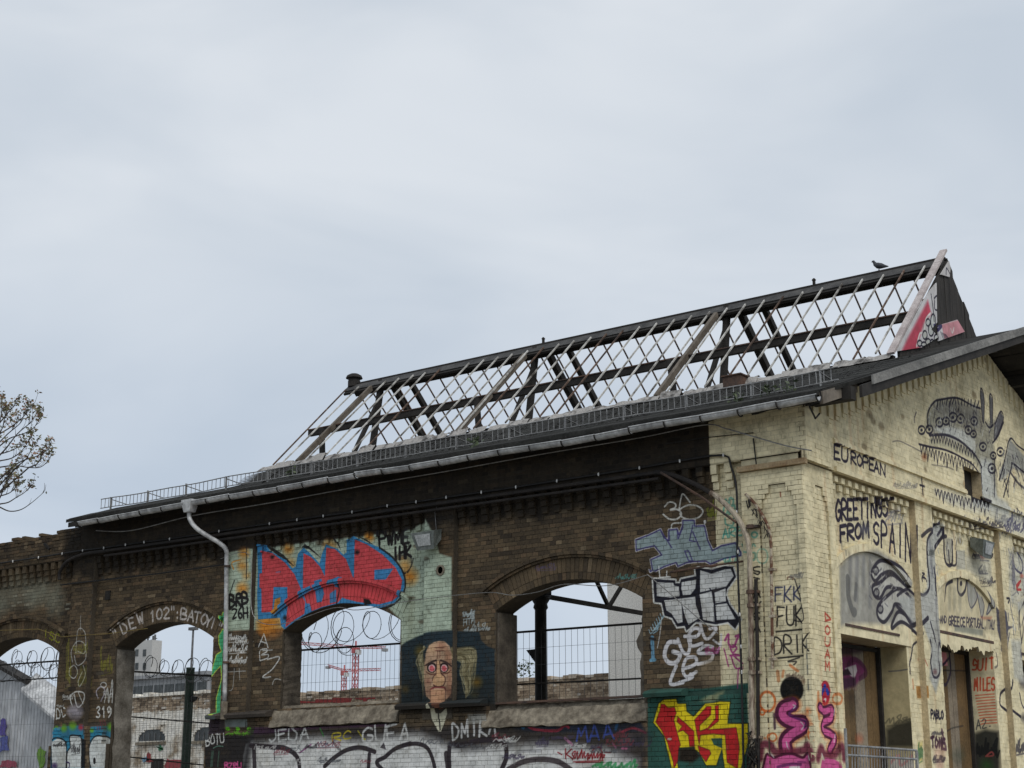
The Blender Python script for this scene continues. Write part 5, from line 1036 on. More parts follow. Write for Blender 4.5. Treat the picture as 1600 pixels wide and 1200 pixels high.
# ------------------------------------------------------------------ stripped skylight
ZB = rz(SY0)+.08; ZR = 12.08; SL = (ZR-ZB)/(YC-SY0)
def sl(t, far=False): return (SY0+(YC-SY0)*t if not far else SY1-(SY1-YC)*t, ZB+(ZR-ZB)*t)
b = MB()
for far in (False, True):
    s_ = 1 if not far else -1; y0, z0 = sl(.92 if far else .895, far); y1, z1 = sl(1.0, far)
    b.add([(SX0+.1, y0, z0), (SX1, y0, z0), (SX1, y1+.0*s_, z1), (SX0+.1, y1, z1), (SX0+.1, y0+.04*s_, z0-.045), (SX1, y0+.04*s_, z0-.045), (SX1, y1, z1-.06), (SX0+.1, y1, z1-.06)], [(0, 1, 2, 3), (7, 6, 5, 4), (0, 4, 5, 1), (1, 5, 6, 2), (3, 7, 4, 0)])
b.box(SX0+.1, SX1, YC-.05, YC+.05, ZR-.07, ZR+.035)
SKY_ = hp(b.build('skylight', M_dark)); SKY_['label'] = 'steep skylight stripped to ridge board and glazing bars'
def stripb(t0, t1, off, mat, name, far=False):
    y0, z0 = sl(t0, far); y1, z1 = sl(t1, far); s_ = -1 if not far else 1; q = MB()
    q.add([(SX0+.05, y0+s_*off, z0+off), (SX1, y0+s_*off, z0+off), (SX1, y1+s_*off, z1+off), (SX0+.05, y1+s_*off, z1+off), (SX0+.05, y0, z0), (SX1, y0, z0), (SX1, y1, z1), (SX0+.05, y1, z1)], [(0, 1, 2, 3), (0, 4, 5, 1), (7, 6, 5, 4), (2, 6, 7, 3), (1, 5, 6, 2), (3, 7, 4, 0)])
    return q.build(name, mat, SKY_)
stripb(.915, .985, .022, worn('greyed ridge board', (.03, .03, .03), (.085, .083, .08), 3, .8, c3=(.14, .12, .09)), 'ridge_board')
y, z = sl(.45); b = MB(); b.box(SX0+.15, SX1, y-.03, y+.09, z-.19, z-.045); b.build('purlin', M_dark, SKY_)
b = MB(); b.box(SX0+.15, SX1, y-.05, y+.10, z-.045, z-.02); b.build('purlin_cap', M_rust, SKY_)
nb = 36
for far in (False, True):
    for i in range(nb):
        x = SX1-.35-i*16.4/(nb-1)
        if not far and i in (27, 33): continue
        left = max(0, (i-20)/15)
        q = MB(); t0 = rnd.choice((0, 0, .0, .02)); t1 = .93 if not far else 1.0
        (ya, za), (yb, zb_) = sl(t0, far), sl(t1, far); dx0 = rnd.uniform(-.02, .02)+left*rnd.uniform(-.13, .13); dx1 = rnd.uniform(-.02, .02)+left*rnd.uniform(-.05, .05)
        o_ = .05
        up_ = (0, -.69, .72) if not far else (0, .69, .72)
        q.bar((x+dx0, ya+up_[1]*o_, za+up_[2]*o_), (x+dx1, yb+up_[1]*o_, zb_+up_[2]*o_), .026, .034, up_)
        q.build('glazing_bar', M_bar if (not far and rnd.random() > .12+.3*left) else M_rustshadebar, SKY_)  # far bars all darkened to paint in their shaded undersides; some near ones rusty
# principal frames
for k, x in enumerate((-5.9, -11.3, -16.4)):
    for j, (p, q_, w, h, mt, nm) in enumerate((
        ((x, *sl(0.0)), (x, *sl(.9)), .13, .09, M_wood, 'principal_rafter'),
        ((x+.35, *sl(0.0, True)), (x+.35, *sl(.97, True)), .16, .14, M_dark, 'principal_rafter'),
        ((x+.95, *sl(0.0, True)), (x+.95, *sl(.97, True)), .13, .12, M_dark, 'principal_rafter'),
        ((x+.15, YC-.5, ZB-.1), (x+.15, *sl(.98)), .14, .12, M_dark, 'king_post'),
        ((x+.1, SY0+1.5, ZB-.15), (x+.1, YC-.1, ZR-.6), .09, .09, M_dark, 'strut'),
        ((x-.2, SY0+1.1, ZB-.1), (x-.4, *sl(.42)), .12, .1, M_dark, 'strut'))):
        q = MB(); q.bar(p, q_, w, h, (1, 0, 0)); q.build(nm, mt, SKY_)
# curb with torn flashing
b = MB(); b.box(SX0, SX1, SY0-.02, SY0+.1, rz(SY0)-.02, ZB-.01); b.box(SX0, SX1, SY1-.1, SY1+.02, rz(SY1)-.02, ZB-.01); b.box(SX0, SX0+.1, SY0+.1, SY1-.1, rz(SY0)-.1, ZB-.02); b.build('curb', M_dark, SKY_)
for i in range(30):
    a = SX0-.15+i*(SX1-SX0+.1)/30; w = (SX1-SX0)/30*rnd.uniform(.85, 1.15); h = rnd.uniform(.07, .15); dz = rnd.uniform(-.02, .03); q = MB(); n = 6; vs = []; fs = []
    for k in range(n+1):
        x = a+w*k/n; j1, j2 = rnd.uniform(-.03, .03), rnd.uniform(-.02, .02)
        vs += [(x, SY0-.16+j1, rz(SY0-.16)+.03+dz*.3), (x, SY0-.05, rz(SY0)+h+dz+j2), (x, SY0+.04, ZB+.03+dz+j2)]
    for k in range(n): fs += [(3*k, 3*k+3, 3*k+4, 3*k+1), (3*k+1, 3*k+4, 3*k+5, 3*k+2)]
    q.add(vs, fs); q.build('flashing', M_flash if rnd.random() > .05 else M_rust, SKY_)
# loose chips on the roof below the curb
ch = MB()
for i in range(1100):
    x = rnd.uniform(-17.5, .2); y = .35+4.4*rnd.random()**1.5; s_ = rnd.uniform(.012, .045); z = rz(y)+.012; x = max(x, -12.9-(y-.6)*.9)
    ch.add([(x-s_, y, z), (x+s_*.6, y-s_, z+.004), (x+s_, y+s_*.4, z+s_*.9), (x, y+s_, z+s_*.5)], [(0, 1, 2, 3)])
o = ch.build('debris', M_flash, RF); o['kind'] = 'stuff'
# closed end of the skylight: barge boards, planks, sprayed panels
def gable_board(p, q_, w, th, mat, name, x):
    (ya, za), (yb, zb_) = p, q_; d = Vector((0, yb-ya, zb_-za)).normalized(); n_ = Vector((0, d.z, -d.y)); k = MB()
    A = Vector((x, ya, za)); B = Vector((x, yb, zb_)); T = Vector((th, 0, 0))
    vs = [A, B, B+n_*w, A+n_*w]; k.add(vs+[v+T for v in vs], [(3, 2, 1, 0), (4, 5, 6, 7), (0, 1, 5, 4), (1, 2, 6, 5), (2, 3, 7, 6), (3, 0, 4, 7)]); return k.build(name, mat, SKY_)
ya, za = SY0-.12, ZB-.02
for (t0, t1) in ((0, .55), (.553, .88), (.883, 1.02)):
    P0 = (SY0-.10+(YC-SY0+.02)*t0, ZB+.02+(ZR-ZB+.12)*t0); P1 = (SY0-.10+(YC-SY0+.02)*t1, ZB+.02+(ZR-ZB+.12)*t1)
    gable_board(P0, P1, .05, .15, M_pinkboard, 'barge_board', SX1-.09)
n = 22
for i in range(n):
    y0 = SY0+.25+i*(SY1-SY0-.4)/n; y1 = y0+(SY1-SY0-.4)/n-.008; f_ = lambda y: ZB+SL*(min(y, 2*YC-y)-SY0)-.06
    jag = rnd.uniform(-.03, .14) if y0 > YC else 0
    q = MB(); q.prism([(y0, rz(y0)-.05), (y1, rz(y1)-.05), (y1, f_(y1)+jag), (y0, f_(y0)+jag)] if not (y0 < YC < y1) else [(y0, rz(y0)-.05), (y1, rz(y1)-.05), (y1, f_(y1)), (YC, f_(YC)), (y0, f_(y0))], SX1-.03+rnd.uniform(-.01, .01), SX1+.02+rnd.uniform(-.012, .012), 'x'); q.build('plank', M_plank, SKY_)
def E_(pts): return [tuple(onX(1340+x/6.15, 380+y/6.15, SX1+.06)[[1, 2]]) for x, y in pts]
for pts in ([(370, 1040), (640, 545), (700, 450), (760, 380), (765, 760), (710, 830), (780, 900), (620, 1000)], [(800, 300), (880, 170), (895, 240), (885, 325)], [(775, 790), (960, 735), (1030, 850), (780, 940)]):
    q = MB(); q.prism(E_(pts), SX1+.035, SX1+.06, 'x'); q.build('sprayed_panel', M_end, SKY_)
# small fittings on the roof
b = MB(); b.lathe([(.17, 0), (.17, .16), (.15, .2), (.15, .22), (.23, .24), (.2, .31), (.11, .36), (.02, .37)], (SX0+.2, YC, ZR-.05), 14); b.build('vent_cowl', M_dark, SKY_)
b = MB(); b.box(-4.1, -3.7, SY0-.35, SY0-.05, rz(SY0-.3), rz(SY0)+.14); b.box(-4.13, -3.67, SY0-.38, SY0-.02, rz(SY0)+.14, rz(SY0)+.165); b.build('rusty_box', M_rust, RF)
for px in (849, 1272):
    p = onY(px, 535 if px < 1000 else 444, YC); b = MB(); b.lathe([(.035, -.1), (.035, .08), (.05, .1), (.02, .14)], (p[0], YC, ZR+.05), 8); b.build('ridge_peg', M_dark, SKY_)

# ------------------------------------------------------------------ pipes and cables on the wall
def pxpath(pts, Y): return [tuple(onY(x, y, Y if not hasattr(Y, '__len__') else Y[i])) for i, (x, y) in enumerate(pts)]
def sm(p, n=6): return spline([tuple(q) for q in p], False, n)
b = MB(); b.tube(sm(pxpath([(93, 906), (94, 893), (106, 877), (132, 866), (165, 861)], -.2)), .04, 8); a_ = pxpath([(165, 861), (1030, 738)], -.2); b.tube(a_, .036, 8)
b.tube([(p[0], p[1]-.02, p[2]-.11) for p in a_], .028, 8); CP = hp(b.build('conduit_pipe', M_dpipe))
b = MB(); b.tube(sm(pxpath([(1024, 738), (1050, 742), (1085, 756), (1112, 771)], -.2)), .042, 8); b.build('pipe_bend', M_dpipe, CP)
b = MB(); b.tube(sm(pxpath([(1110, 770), (1122, 777), (1150, 806), (1166, 836), (1171, 862), (1172, 900), (1174, 1040), (1176, 1205)], -.2)), .045, 8); DP2 = hp(b.build('cast_pipe', M_pipe))
b = MB(); b.tube(pxpath([(1181, 905), (1184, 1040), (1185, 1205)], -.19), .03, 7); b.build('side_pipe', M_dpipe, DP2)
for px, y in ((1172, 823), (1172, 925), (1173, 946), (1174, 1030), (1175, 1051), (1176, 1152)):
    p = onY(px, y, -.2); b = MB(); b.lathe([(.062, -.03), (.062, .03)], tuple(p), 10); b.box(p[0]-.02, p[0]+.14, -.21, -.12, p[2]-.02, p[2]+.02); b.build('pipe_bracket', M_rust if y in (823, 925) else M_pipe, DP2)
b = MB(); p = onY(1174, 1172, -.24)
for i in range(34):
    d = rnd.uniform(0, 1); b.bar((p[0]+rnd.uniform(-.08, .12), -.25+rnd.uniform(-.05, .03), p[2]+.3-d*.5), (p[0]+rnd.uniform(-.08, .14), -.25+rnd.uniform(-.05, .03), p[2]+.25-d*.5-.12), .03, .008)
b.build('torn_lagging', M_dark, DP2)['kind'] = 'stuff'
b = MB(); b.tube(pxpath([(1032, 738), (1095, 776), (1150, 816)], -.24), .022, 6); hp(b.build('slanting_rod', M_rust))
b = MB(); b.tube(sm(pxpath([(1165, 772), (1180, 788), (1196, 814), (1203, 836), (1205, 880), (1207, 1045)], -.17)), [.035]*3+[.026]*100 if False else .026, 7); RP = hp(b.build('rusty_pipe', worn('flaking rusty pipe', (.13, .06, .035), (.42, .36, .27), 9, .8, sharp=(.45, .55))))
b = MB()
for i in range(26):
    t = rnd.random(); q = onY(1165+36*t+rnd.uniform(-3, 3), 772+60*t+rnd.uniform(-3, 4), -.2); b.bar(tuple(q), (q[0]+rnd.uniform(-.05, .05), q[1]-.01, q[2]-rnd.uniform(.04, .13)), .02, .008)
b.build('torn_lagging', M_dark, RP)['kind'] = 'stuff'
for x, y in ((1206, 890), (1207, 963), (1207, 1030)):
    p = onY(x, y, -.17); b = MB(); b.box(p[0]-.05, p[0]+.06, -.2, -.12, p[2]-.02, p[2]+.02); b.build('pipe_bracket', M_pipe, RP)
b = MB(); b.tube(pxpath([(1047, 894), (1104, 885), (1162, 877)], -.07), .016, 6); hp(b.build('rusty_rod', M_rust))
clips = [(20, 877), (60, 871), (97, 865), (129, 860), (162, 856), (196, 851), (225, 847), (265, 842), (342, 830), (421, 818), (464, 812), (505, 806), (550, 800), (605, 790), (650, 784), (697, 777), (752, 769), (806, 761), (870, 751), (935, 741), (999, 731), (1062, 720), (1130, 711)]
b = MB(); b.tube(sm(pxpath([(-40, 886)]+clips+[(1142, 728), (1150, 757), (1152, 800), (1152, 860), (1154, 920), (1157, 1000), (1160, 1110), (1162, 1205)], [-.16]*(len(clips)+1)+[-.15]*8), 3), .018, 6); CB = hp(b.build('black_cable', M_black))
for x, y in clips+[(1151, 800), (1153, 862), (1156, 960), (1158, 1010), (1159, 1050)]:
    p = onY(x, y, -.18); b = MB(); b.lathe([(.010, -.03), (.015, -.01), (.015, .015), (.008, .028)], tuple(p), 8); b.build('insulator', M_porc, CB)
b = MB(); b.tube(sm(pxpath([(150, 829), (205, 829), (300, 806), (420, 786), (600, 753), (700, 736), (850, 709), (1000, 684), (1100, 664), (1135, 670), (1180, 683), (1230, 697), (1268, 704)], -.26)), .011, 5); hp(b.build('sagging_wire', M_grey))
b = MB(); b.tube(sm(pxpath([(345, 873), (390, 868), (395, 960), (440, 975), (520, 950), (560, 953), (640, 939), (757, 926), (800, 930), (840, 925), (882, 913), (950, 915), (1012, 898)], -.17)), .007, 4); b.tube(sm(pxpath([(1012, 898), (1050, 930), (1090, 965), (1122, 990)], -.17)), .008, 4); hp(b.build('thin_wire', M_grey))
b = MB(); b.tube(pxpath([(0, 985), (60, 983), (95, 995), (170, 990), (230, 982)], -.14), .008, 4); hp(b.build('yellow_cord', worn('dirty yellow cord', (.18, .13, .04), (.3, .22, .07), 5)))
b = MB(); b.tube(pxpath([(95, 914), (250, 896), (352, 882)], -.15), .018, 5); hp(b.build('wall_cable', M_black))
b = MB(); b.tube(pxpath([(1177, 685), (1182, 730)], -.15), .012, 5); b.tube(pxpath([(1040, 694), (1100, 684), (1177, 676)], -.15), .008, 4); hp(b.build('drop_cable', M_black))
# rain pipe with hopper
h = onY(298, 786, -.62); hx, hz = h[0], h[2]; b = MB()
b.add([(hx+sx*w, -.64+sy*d, hz+z) for z, w, d in ((.06, .15, .11), (.02, .15, .11), (-.20, .09, .08)) for sx, sy in ((-1, -1), (1, -1), (1, 1), (-1, 1))], [(0, 1, 5, 4), (1, 2, 6, 5), (2, 3, 7, 6), (3, 0, 4, 7), (4, 5, 9, 8), (5, 6, 10, 9), (6, 7, 11, 10), (7, 4, 8, 11), (8, 9, 10, 11), (0, 3, 2, 1)])
RPW = hp(b.build('rain_hopper', M_zinc))
b = MB(); b.tube(sm([(hx, -.64, hz-.18), (hx+.01, -.63, hz-.34)]+pxpath([(310, 828), (345, 850), (354, 862), (354, 880), (353, 980), (351, 1096)], [-.58, -.3, -.22, -.2, -.2, -.2]), 5), .046, 10); b.build('rain_pipe', M_zinc, RPW, True)
b = MB(); b.tube(pxpath([(351, 1096), (349, 1124)], -.2), .068, 10); b.build('pipe_foot', M_cement, RPW)
for x, y in ((355, 885), (353, 1035)):
    p = onY(x, y, -.2); b = MB(); b.lathe([(.066, -.02), (.066, .02)], tuple(p), 12); b.box(p[0]-.015, p[0]+.015, -.2, -.1, p[2]-.015, p[2]+.015); b.build('pipe_bracket', M_rust, RPW)
# holes and plates in the brickwork, built as flat dark boxes
for x, y, w, hgt in ((168, 930, .16, .2), (130, 925, .09, .13), (131, 956, .07, .1), (1285, 796, .0, .0)):
    if w:
        p = onY(x, y, -.02); b = MB(); b.box(p[0]-w/2, p[0]+w/2, -.022, .01, p[2]-hgt/2, p[2]+hgt/2); b.build('dark_plate', M_dark, FW)
p = onY(688, 891, -.13); b = MB(); b.lathe([(.10, 0), (.10, -.02), (.07, -.025), (.065, .0)], (p[0], -.122, p[2]), 16, 'y'); b.build('plaster_boss', M_cement, FW)
b = MB(); p = onY(74, 854, -.14); b.bar(tuple(p+np.array([-.12, 0, .08])), tuple(p+np.array([.1, 0, -.07])), .05, .05); b.build('iron_stub', M_dark, FW)

# ------------------------------------------------------------------ column, beams and posts seen through the openings
def col_at(px, Y): return onY(px, 1000, Y)[0]
cx = col_at(845, 5.0); zc = onY(845, 935, 5.0)[2]
b = MB(); b.lathe([(.20, -.6-zc), (.20, -.3-zc), (.145, -.2-zc), (.135, 1.5-zc), (.125, -.25), (.16, -.2), (.14, -.12), (.2, -.02), (.22, .06)], (cx, 5.0, zc), 18); COLM = hp(b.build('column', M_iron, None, True)); COLM['label'] = 'black cast-iron column inside the hall'
pb = onY(845, 1016, 5.0)
b = MB(); b.prism([(cx-.36, pb[2]+.02), (cx-.1, pb[2]+.03), (cx-.1, pb[2]-.28)], 4.96, 5.04); b.build('bracket', M_iron, COLM)
b = MB(); b.box(cx-1.4, cx+.2, 4.88, 5.12, zc+.07, zc+.4); b.build('bressummer', M_dark, COLM)
t = MB(); t.bar((cx+.05, 5.0, zc+.05), (cx+.05, 10.6, zc+.05), .1, .09); t.bar((cx+.05, 5.0, zc+.75), (cx+.05, 10.6, zc+.75), .1, .1)
for k in range(1, 2): t.bar((cx+.05, 5.6+k*1.3, zc+.75), (cx+.05, 6.2+k*1.3, zc+.05), .07, .07); t.bar((cx+.05, 6.9+k*1.3, zc+.75), (cx+.05, 6.2+k*1.3, zc+.05), .07, .07)
t.build('tie_beam', M_dark, COLM)
gx = col_at(300, 3.2); gz_ = onY(300, 1043, 3.2)[2]
b = MB(); b.lathe([(.11, -.6-gz_), (.10, -.03), (.105, -.03), (.105, 0)], (gx, 3.2, gz_), 14); gp = b.build('steel_post', M_green, None, True); tag(gp, 'sawn-off dark green round steel post standing behind the lettered arch', 'post')
q = MB(); p = onY(309, 1090, 3.2); q.prism([(gx+.09, p[2]+.05), (gx+.26, p[2]+.02), (gx+.2, p[2]-.06), (gx+.09, p[2]-.1)], 3.15, 3.25); o = q.build('bracket', M_iron, gp)

# ------------------------------------------------------------------ fences and razor wire
def fence(name, label, Y, px0, px1, py_top, py_mid, pitch, zbot, rails, lean=0.0, wires=(), posts=True):
    a = onY(px0, py_top[0], Y); b_ = onY(px1, py_top[1], Y); x0, x1 = a[0], b_[0]; zt0, zt1 = a[2], b_[2]
    T = thing(name, label, 'fence', ((x0+x1)/2, Y, zbot)); inv = Matrix.Translation((-(x0+x1)/2, -Y, -zbot))
    def ch(mb, nm, mt=M_fence): o = mb.build(nm, mt, T); o.matrix_parent_inverse = inv; return o
    f = MB(); f.tube([(x0, Y, zt0), (x1, Y, zt1)], .021, 7); ch(f, 'top_rail', M_dark)
    for z in rails: f = MB(); f.tube([(x0, Y, z), (x1, Y, z+(zt1-zt0))], .016, 6); ch(f, 'rail', M_dark)
    if posts:
        for x in (x0, x1): f = MB(); f.tube([(x+lean*(zt0-zbot), Y, zt0), (x, Y, zbot)], .024, 7); ch(f, 'post', M_dark)
    f = MB(); x = x0+pitch*.5
    while x < x1: 
        z = zt0+(zt1-zt0)*(x-x0)/(x1-x0); f.bar((x, Y+.004, zbot), (x, Y+.004, z), .0048, .0048); x += pitch
    for z in wires: f.bar((x0, Y+.01, z), (x1, Y+.01, z+(zt1-zt0)), .005, .005)
    ch(f, 'wire_mesh')['kind'] = 'stuff'; return T
zr = lambda px, py, Y: onY(px, py, Y)[2]
fence('mesh_fence', 'wire mesh fence panel behind the window with the iron column', 1.1, 795, 1040, (989, 971), None, .135, 1.0, [zr(900, 1064, 1.1)], wires=[zr(900, y, 1.1) for y in (1007, 1034, 1092)])
fence('mesh_fence', 'wire mesh fence with razor coils behind the red lettered window', 1.5, 440, 660, (1018, 1003), None, .12, 1.0, [], wires=[zr(545, y, 1.5) for y in (1034, 1062, 1090)])
fence('mesh_fence', 'leaning wire mesh fence in the opening with white arch lettering', 1.4, 204, 345, (1049, 1057), None, .12, -.6, [zr(265, 1116, 1.4), zr(265, 1180, 1.4)], lean=.0, wires=[zr(265, y, 1.4) for y in (1150, 1200)])
fence('mesh_fence', 'mesh fence in front of the silver sheet shed', 1.4, -40, 100, (1042, 1032), None, .12, -.6, [zr(45, 1060, 1.4)], wires=[zr(45, y, 1.4) for y in (1090, 1130, 1180)])
def coil(label, Y, px0, px1, py0, py1, rad, pitch, seed, r=.008, phase=0):
    rr = random.Random(seed); a = onY(px0, py0, Y); b_ = onY(px1, py1, Y); n = int((b_[0]-a[0])/pitch*18); pts = []
    for i in range(n):
        t = i/n; w = 2*math.pi*i/18; k = rad*(1+.22*math.sin(i*.043+seed)); sw = .5*pitch*math.sin(w*.5)
        pts.append((a[0]+(b_[0]-a[0])*t+k*.72*math.cos(w)+sw, Y+.25*k*math.sin(w*1.0+.8), a[2]+(b_[2]-a[2])*t+k*math.sin(w)))
    m_ = MB(); m_.tube(pts, r, 4, cap=False)
    for i in range(0, n, 3):
        p = Vector(pts[i]); m_.bar(p+Vector((-.018, 0, .012)), p+Vector((.018, 0, -.012)), .006, .003)
    return tag(m_.build('razor_wire', M_fence), label, 'wire')
coil('long coil of razor wire above the fence behind the red lettered window', 1.5, 470, 690, 985, 968, .36, .40, 1)
coil('smaller coil of razor wire tangled in the rail behind the red lettered window', 1.6, 470, 560, 1005, 1000, .27, .42, 4)
coil('coil of razor wire behind the window with white arch lettering', 1.4, 225, 360, 1042, 1050, .22, .23, 2)
coil('coil of razor wire above the silver sheet shed', 1.4, 15, 110, 1030, 1028, .24, .3, 3)
coil('second coil of razor wire sagging over the silver shed fence rail', 1.35, -10, 95, 1048, 1050, .22, .34, 6)

# ------------------------------------------------------------------ places behind the hall
M_cwall = painted('sooty pale yard brick', None, (0, 1, 0, 1), 0, [(0, (.16, .12, .085)), (.4, (.36, .28, .20)), (.75, (.52, .43, .32)), (1, (.68, .63, .55))])
YW = 18.0; ztop = onY(870, 1060, YW)[2]; xa, xb = onY(380, 1060, YW)[0], onY(1060, 1060, YW)[0]
b = MB(); b.tone = .2; b.box(xa-10, xb+8, YW+.02, YW+.4, -.6, ztop-.03); CW = b.build('yard_wall', M_cwall); tag(CW, 'sooty pale brick yard wall with red paint, seen through the two sill windows', 'wall')
ybk = Bricks(M_cwall, CW, lambda u, d, z: (u, d, z), 0, (0, 0)); ybk.wall(xa, xb, ztop-2.2, ztop, YW, jit=.008, miss=.02); ybk.finish()
b = MB(); pp = lambda x, y: tuple(onY(360+x/4, 960+y/4, YW)[[0, 2]])
for pts in ([(425, 540), (530, 545), (535, 530), (635, 530), (640, 520), (765, 522), (745, 560), (640, 550), (560, 552), (430, 556)], [(780, 522), (910, 518), (905, 528), (860, 530), (850, 558), (835, 556), (830, 535), (785, 530)]): b.prism([pp(*q) for q in pts], YW-.016, YW-.010)
b.build('red_lettering', worn('dull red paint', (.16, .02, .02), (.25, .035, .03), 6), CW)
# crumbling coping of the yard wall
b = MB(); x = xa
while x < xb: 
    w = rnd.uniform(.2, .45); b.tone = rnd.random()
    if rnd.random() > .15: b.box(x, x+w-.02, YW-.03, YW+.43, ztop-.028, ztop+rnd.uniform(.03, .1))
    x += w
b.build('coping', M_cwall, CW)
# off-white slab wall
wp = onY(950, 1000, 17.0); b = MB(); b.box(wp[0], wp[0]+3.8, 17.0, 17.25, -.6, 9.2); o = b.build('partition_wall', worn('plain off-white render', (.68, .67, .63), (.76, .75, .71), .6, .9, bump=.03)); tag(o, 'plain off-white rendered slab behind the window with the iron column', 'wall')
q = MB(); q.box(wp[0]-.02, wp[0]+3.82, 16.98, 17.27, 9.2, 9.26); q.build('coping', M_zinc, o)
def ragged(pts):
    o = []
    for (ax, ay), (bx, by) in zip(pts, pts[1:]+pts[:1]):
        for k in range(4): t = k/4; o.append((ax+(bx-ax)*t+rnd.uniform(-1.8, 1.8), ay+(by-ay)*t+rnd.uniform(-1.8, 1.8)))
    return o
# white workshop with arched windows
M_wsh = worn('peeling whitewashed brick', (.34, .27, .19), (.80, .77, .69), 1.3, .9, sharp=(.36, .5), c3=(.86, .84, .78), fine=9)
YS = 15.5; zt = onY(265, 1087, YS)[2]; xa, xb = onY(150, 1090, YS)[0], onY(375, 1090, YS)[0]
WS_ = thing('brick_workshop', 'peeling whitish brick workshop with arched windows behind the green post', 'building', ((xa+xb)/2, YS, -.6)); wi = Matrix.Translation((-(xa+xb)/2, -YS, .6))
def wch(mb, nm, mt, par=None):
    o = mb.build(nm, mt, par or WS_)
    if par is None: o.matrix_parent_inverse = wi
    return o
def U(px, py, Y=YS): q = onY(px, py, Y); return q[0], q[2]
wins = [(215, 259, 1160, 1138), (302, 340, 1158, 1135)]
b = MB(); b.tone = .3; b.box(xa, xb, YS+.05, YS+.5, -.6, zt); wl = wch(b, 'wall', M_wsh)
bk = Bricks(M_wsh, wl, lambda u, d, z: (u, d, z), 0, (0, 0))
def exw(z):
    o = []
    for l, r_, yb, yt in wins:
        (x0, z0), (x1, z1) = U(l, yb), U(r_, yt); zs = z1-.35
        if z0 < z < zs: o.append((x0, x1))
        elif zs <= z < z1: k = math.sqrt(max(0, 1-((z-zs)/.35)**2)); xc = (x0+x1)/2; hw = (x1-x0)/2*k; o.append((xc-hw, xc+hw))
    return o
bk.wall(xa, xb, .6, zt-.5, YS, exw, depth=.06, miss=.01, jit=.006); bk.finish()
bt = Bricks(M_cwall, wl, lambda u, d, z: (u, d, z), 0, (0, 0)); bt.wall(xa, xb, zt-.5, zt, YS, None, depth=.06, miss=.02, jit=.01); bt.finish()
b = MB(); b.tone = .15; 
x = xa
while x < xb: w = rnd.uniform(.2, .5); b.tone = rnd.uniform(0, .4); b.box(x, x+w-.015, YS-.05, YS+.5, zt+.002, zt+rnd.uniform(.03, .16)); x += w
wch(b, 'coping', M_wsh)
b = MB(); b.tone = .1; b.box(xa, xb, YS-.012, YS+.04, zt-.5, zt-.02); 
M_pane = worn('dusty dark glass', (.03, .035, .035), (.09, .10, .10), 2, .25)
for l, r_, yb, yt in wins:
    (x0, z0), (x1, z1) = U(l, yb), U(r_, yt); zs = z1-.35; xc = (x0+x1)/2; hw = (x1-x0)/2
    P = [(x0, z0), (x1, z0)]+[(xc+hw*math.cos(R(t)), zs+.35*math.sin(R(t))) for t in range(0, 181, 20)]
    q = MB(); q.prism(P, YS+.036, YS+.05); wo = wch(q, 'window', M_pane)
    for k in range(1, 5): q = MB(); x = x0+(x1-x0)*k/5; q.box(x-.02, x+.02, YS+.015, YS+.034, z0, zs+.2); q.build('glazing_bar', M_fence, wo)
    q = MB(); q.box(x0-.05, x1+.05, YS-.06, YS+.03, z0-.1, z0); q.build('sill', M_cement, wo)
dx0, dz1 = U(237, 1186); dx1, _ = U(256, 1186); q = MB(); q.box(dx0, dx1, YS-.02, YS+.03, -.6, dz1); wch(q, 'door', M_dark)
# bits of paint on the workshop wall
for pts, c in (([(226, 1190), (233, 1175), (240, 1190)], (.3, .05, .05)), ([(258, 1200), (260, 1187), (285, 1188), (284, 1200)], (.35, .07, .08)), ([(246, 1167), (252, 1164), (256, 1171), (250, 1172)], (.08, .3, .15)), ([(221, 1186), (230, 1182), (234, 1188), (224, 1192)], (.2, .35, .5))):
    q = MB(); q.prism([U(*p) for p in ragged(pts)], YS-.024, YS-.012); wch(q, 'paint_tag', worn('sprayed colour', tuple(.7*v for v in c), c, 8))
# low flat-roofed block with a window band, and a tower
YL_ = 55.0; (lx0, lz1), (lx1, lz0) = U(190, 1064, YL_), U(322, 1100, YL_)
LB = thing('flat_roofed_block', 'low grey flat-roofed block with a window band beyond the workshop', 'building', ((lx0+lx1)/2, YL_, -.6)); li = Matrix.Translation((-(lx0+lx1)/2, -YL_, .6))
M_conc = worn('pale grey concrete', (.24, .25, .26), (.36, .37, .38), .5, .9, bump=.03)
b = MB(); b.box(lx0, lx1, YL_, YL_+1.5, -.6, lz1); o = b.build('wall', M_conc, LB); o.matrix_parent_inverse = li
b = MB(); b.box(lx0-.2, lx1+.2, YL_-.25, YL_+1.7, lz1, lz1+.25); o = b.build('roof_edge', M_conc, LB); o.matrix_parent_inverse = li
zw1 = U(265, 1069, YL_)[1]; zw0 = U(265, 1082, YL_)[1]; x = lx0+.3
while x < lx1-1:
    q = MB(); q.box(x, x+.95, YL_-.04, YL_-.005, zw0, zw1); o = q.build('window', M_pane, LB); o.matrix_parent_inverse = li; x += 1.15
YT = 80.0; (tx0, tz1), (tx1, tz0) = U(203, 1003, YT), U(233, 1090, YT)
TW = thing('tower_block', 'pale slab tower with small dark windows behind the lettered arch', 'building', ((tx0+tx1)/2, YT, -.6)); ti = Matrix.Translation((-(tx0+tx1)/2, -YT, .6))
def tch(mb, nm, mt): o = mb.build(nm, mt, TW); o.matrix_parent_inverse = ti; return o
M_tow = worn('pale tower render', (.44, .44, .43), (.54, .54, .52), .3, .9, bump=.03)
b = MB(); b.box(tx0-1.0, tx1, YT, YT+1.2, -.6, tz1); tch(b, 'wall', M_tow)
b = MB(); b.box(tx0-1.0, tx0+1.2, YT+.2, YT+1, tz1, tz1+.55); tch(b, 'roof_house', M_tow)
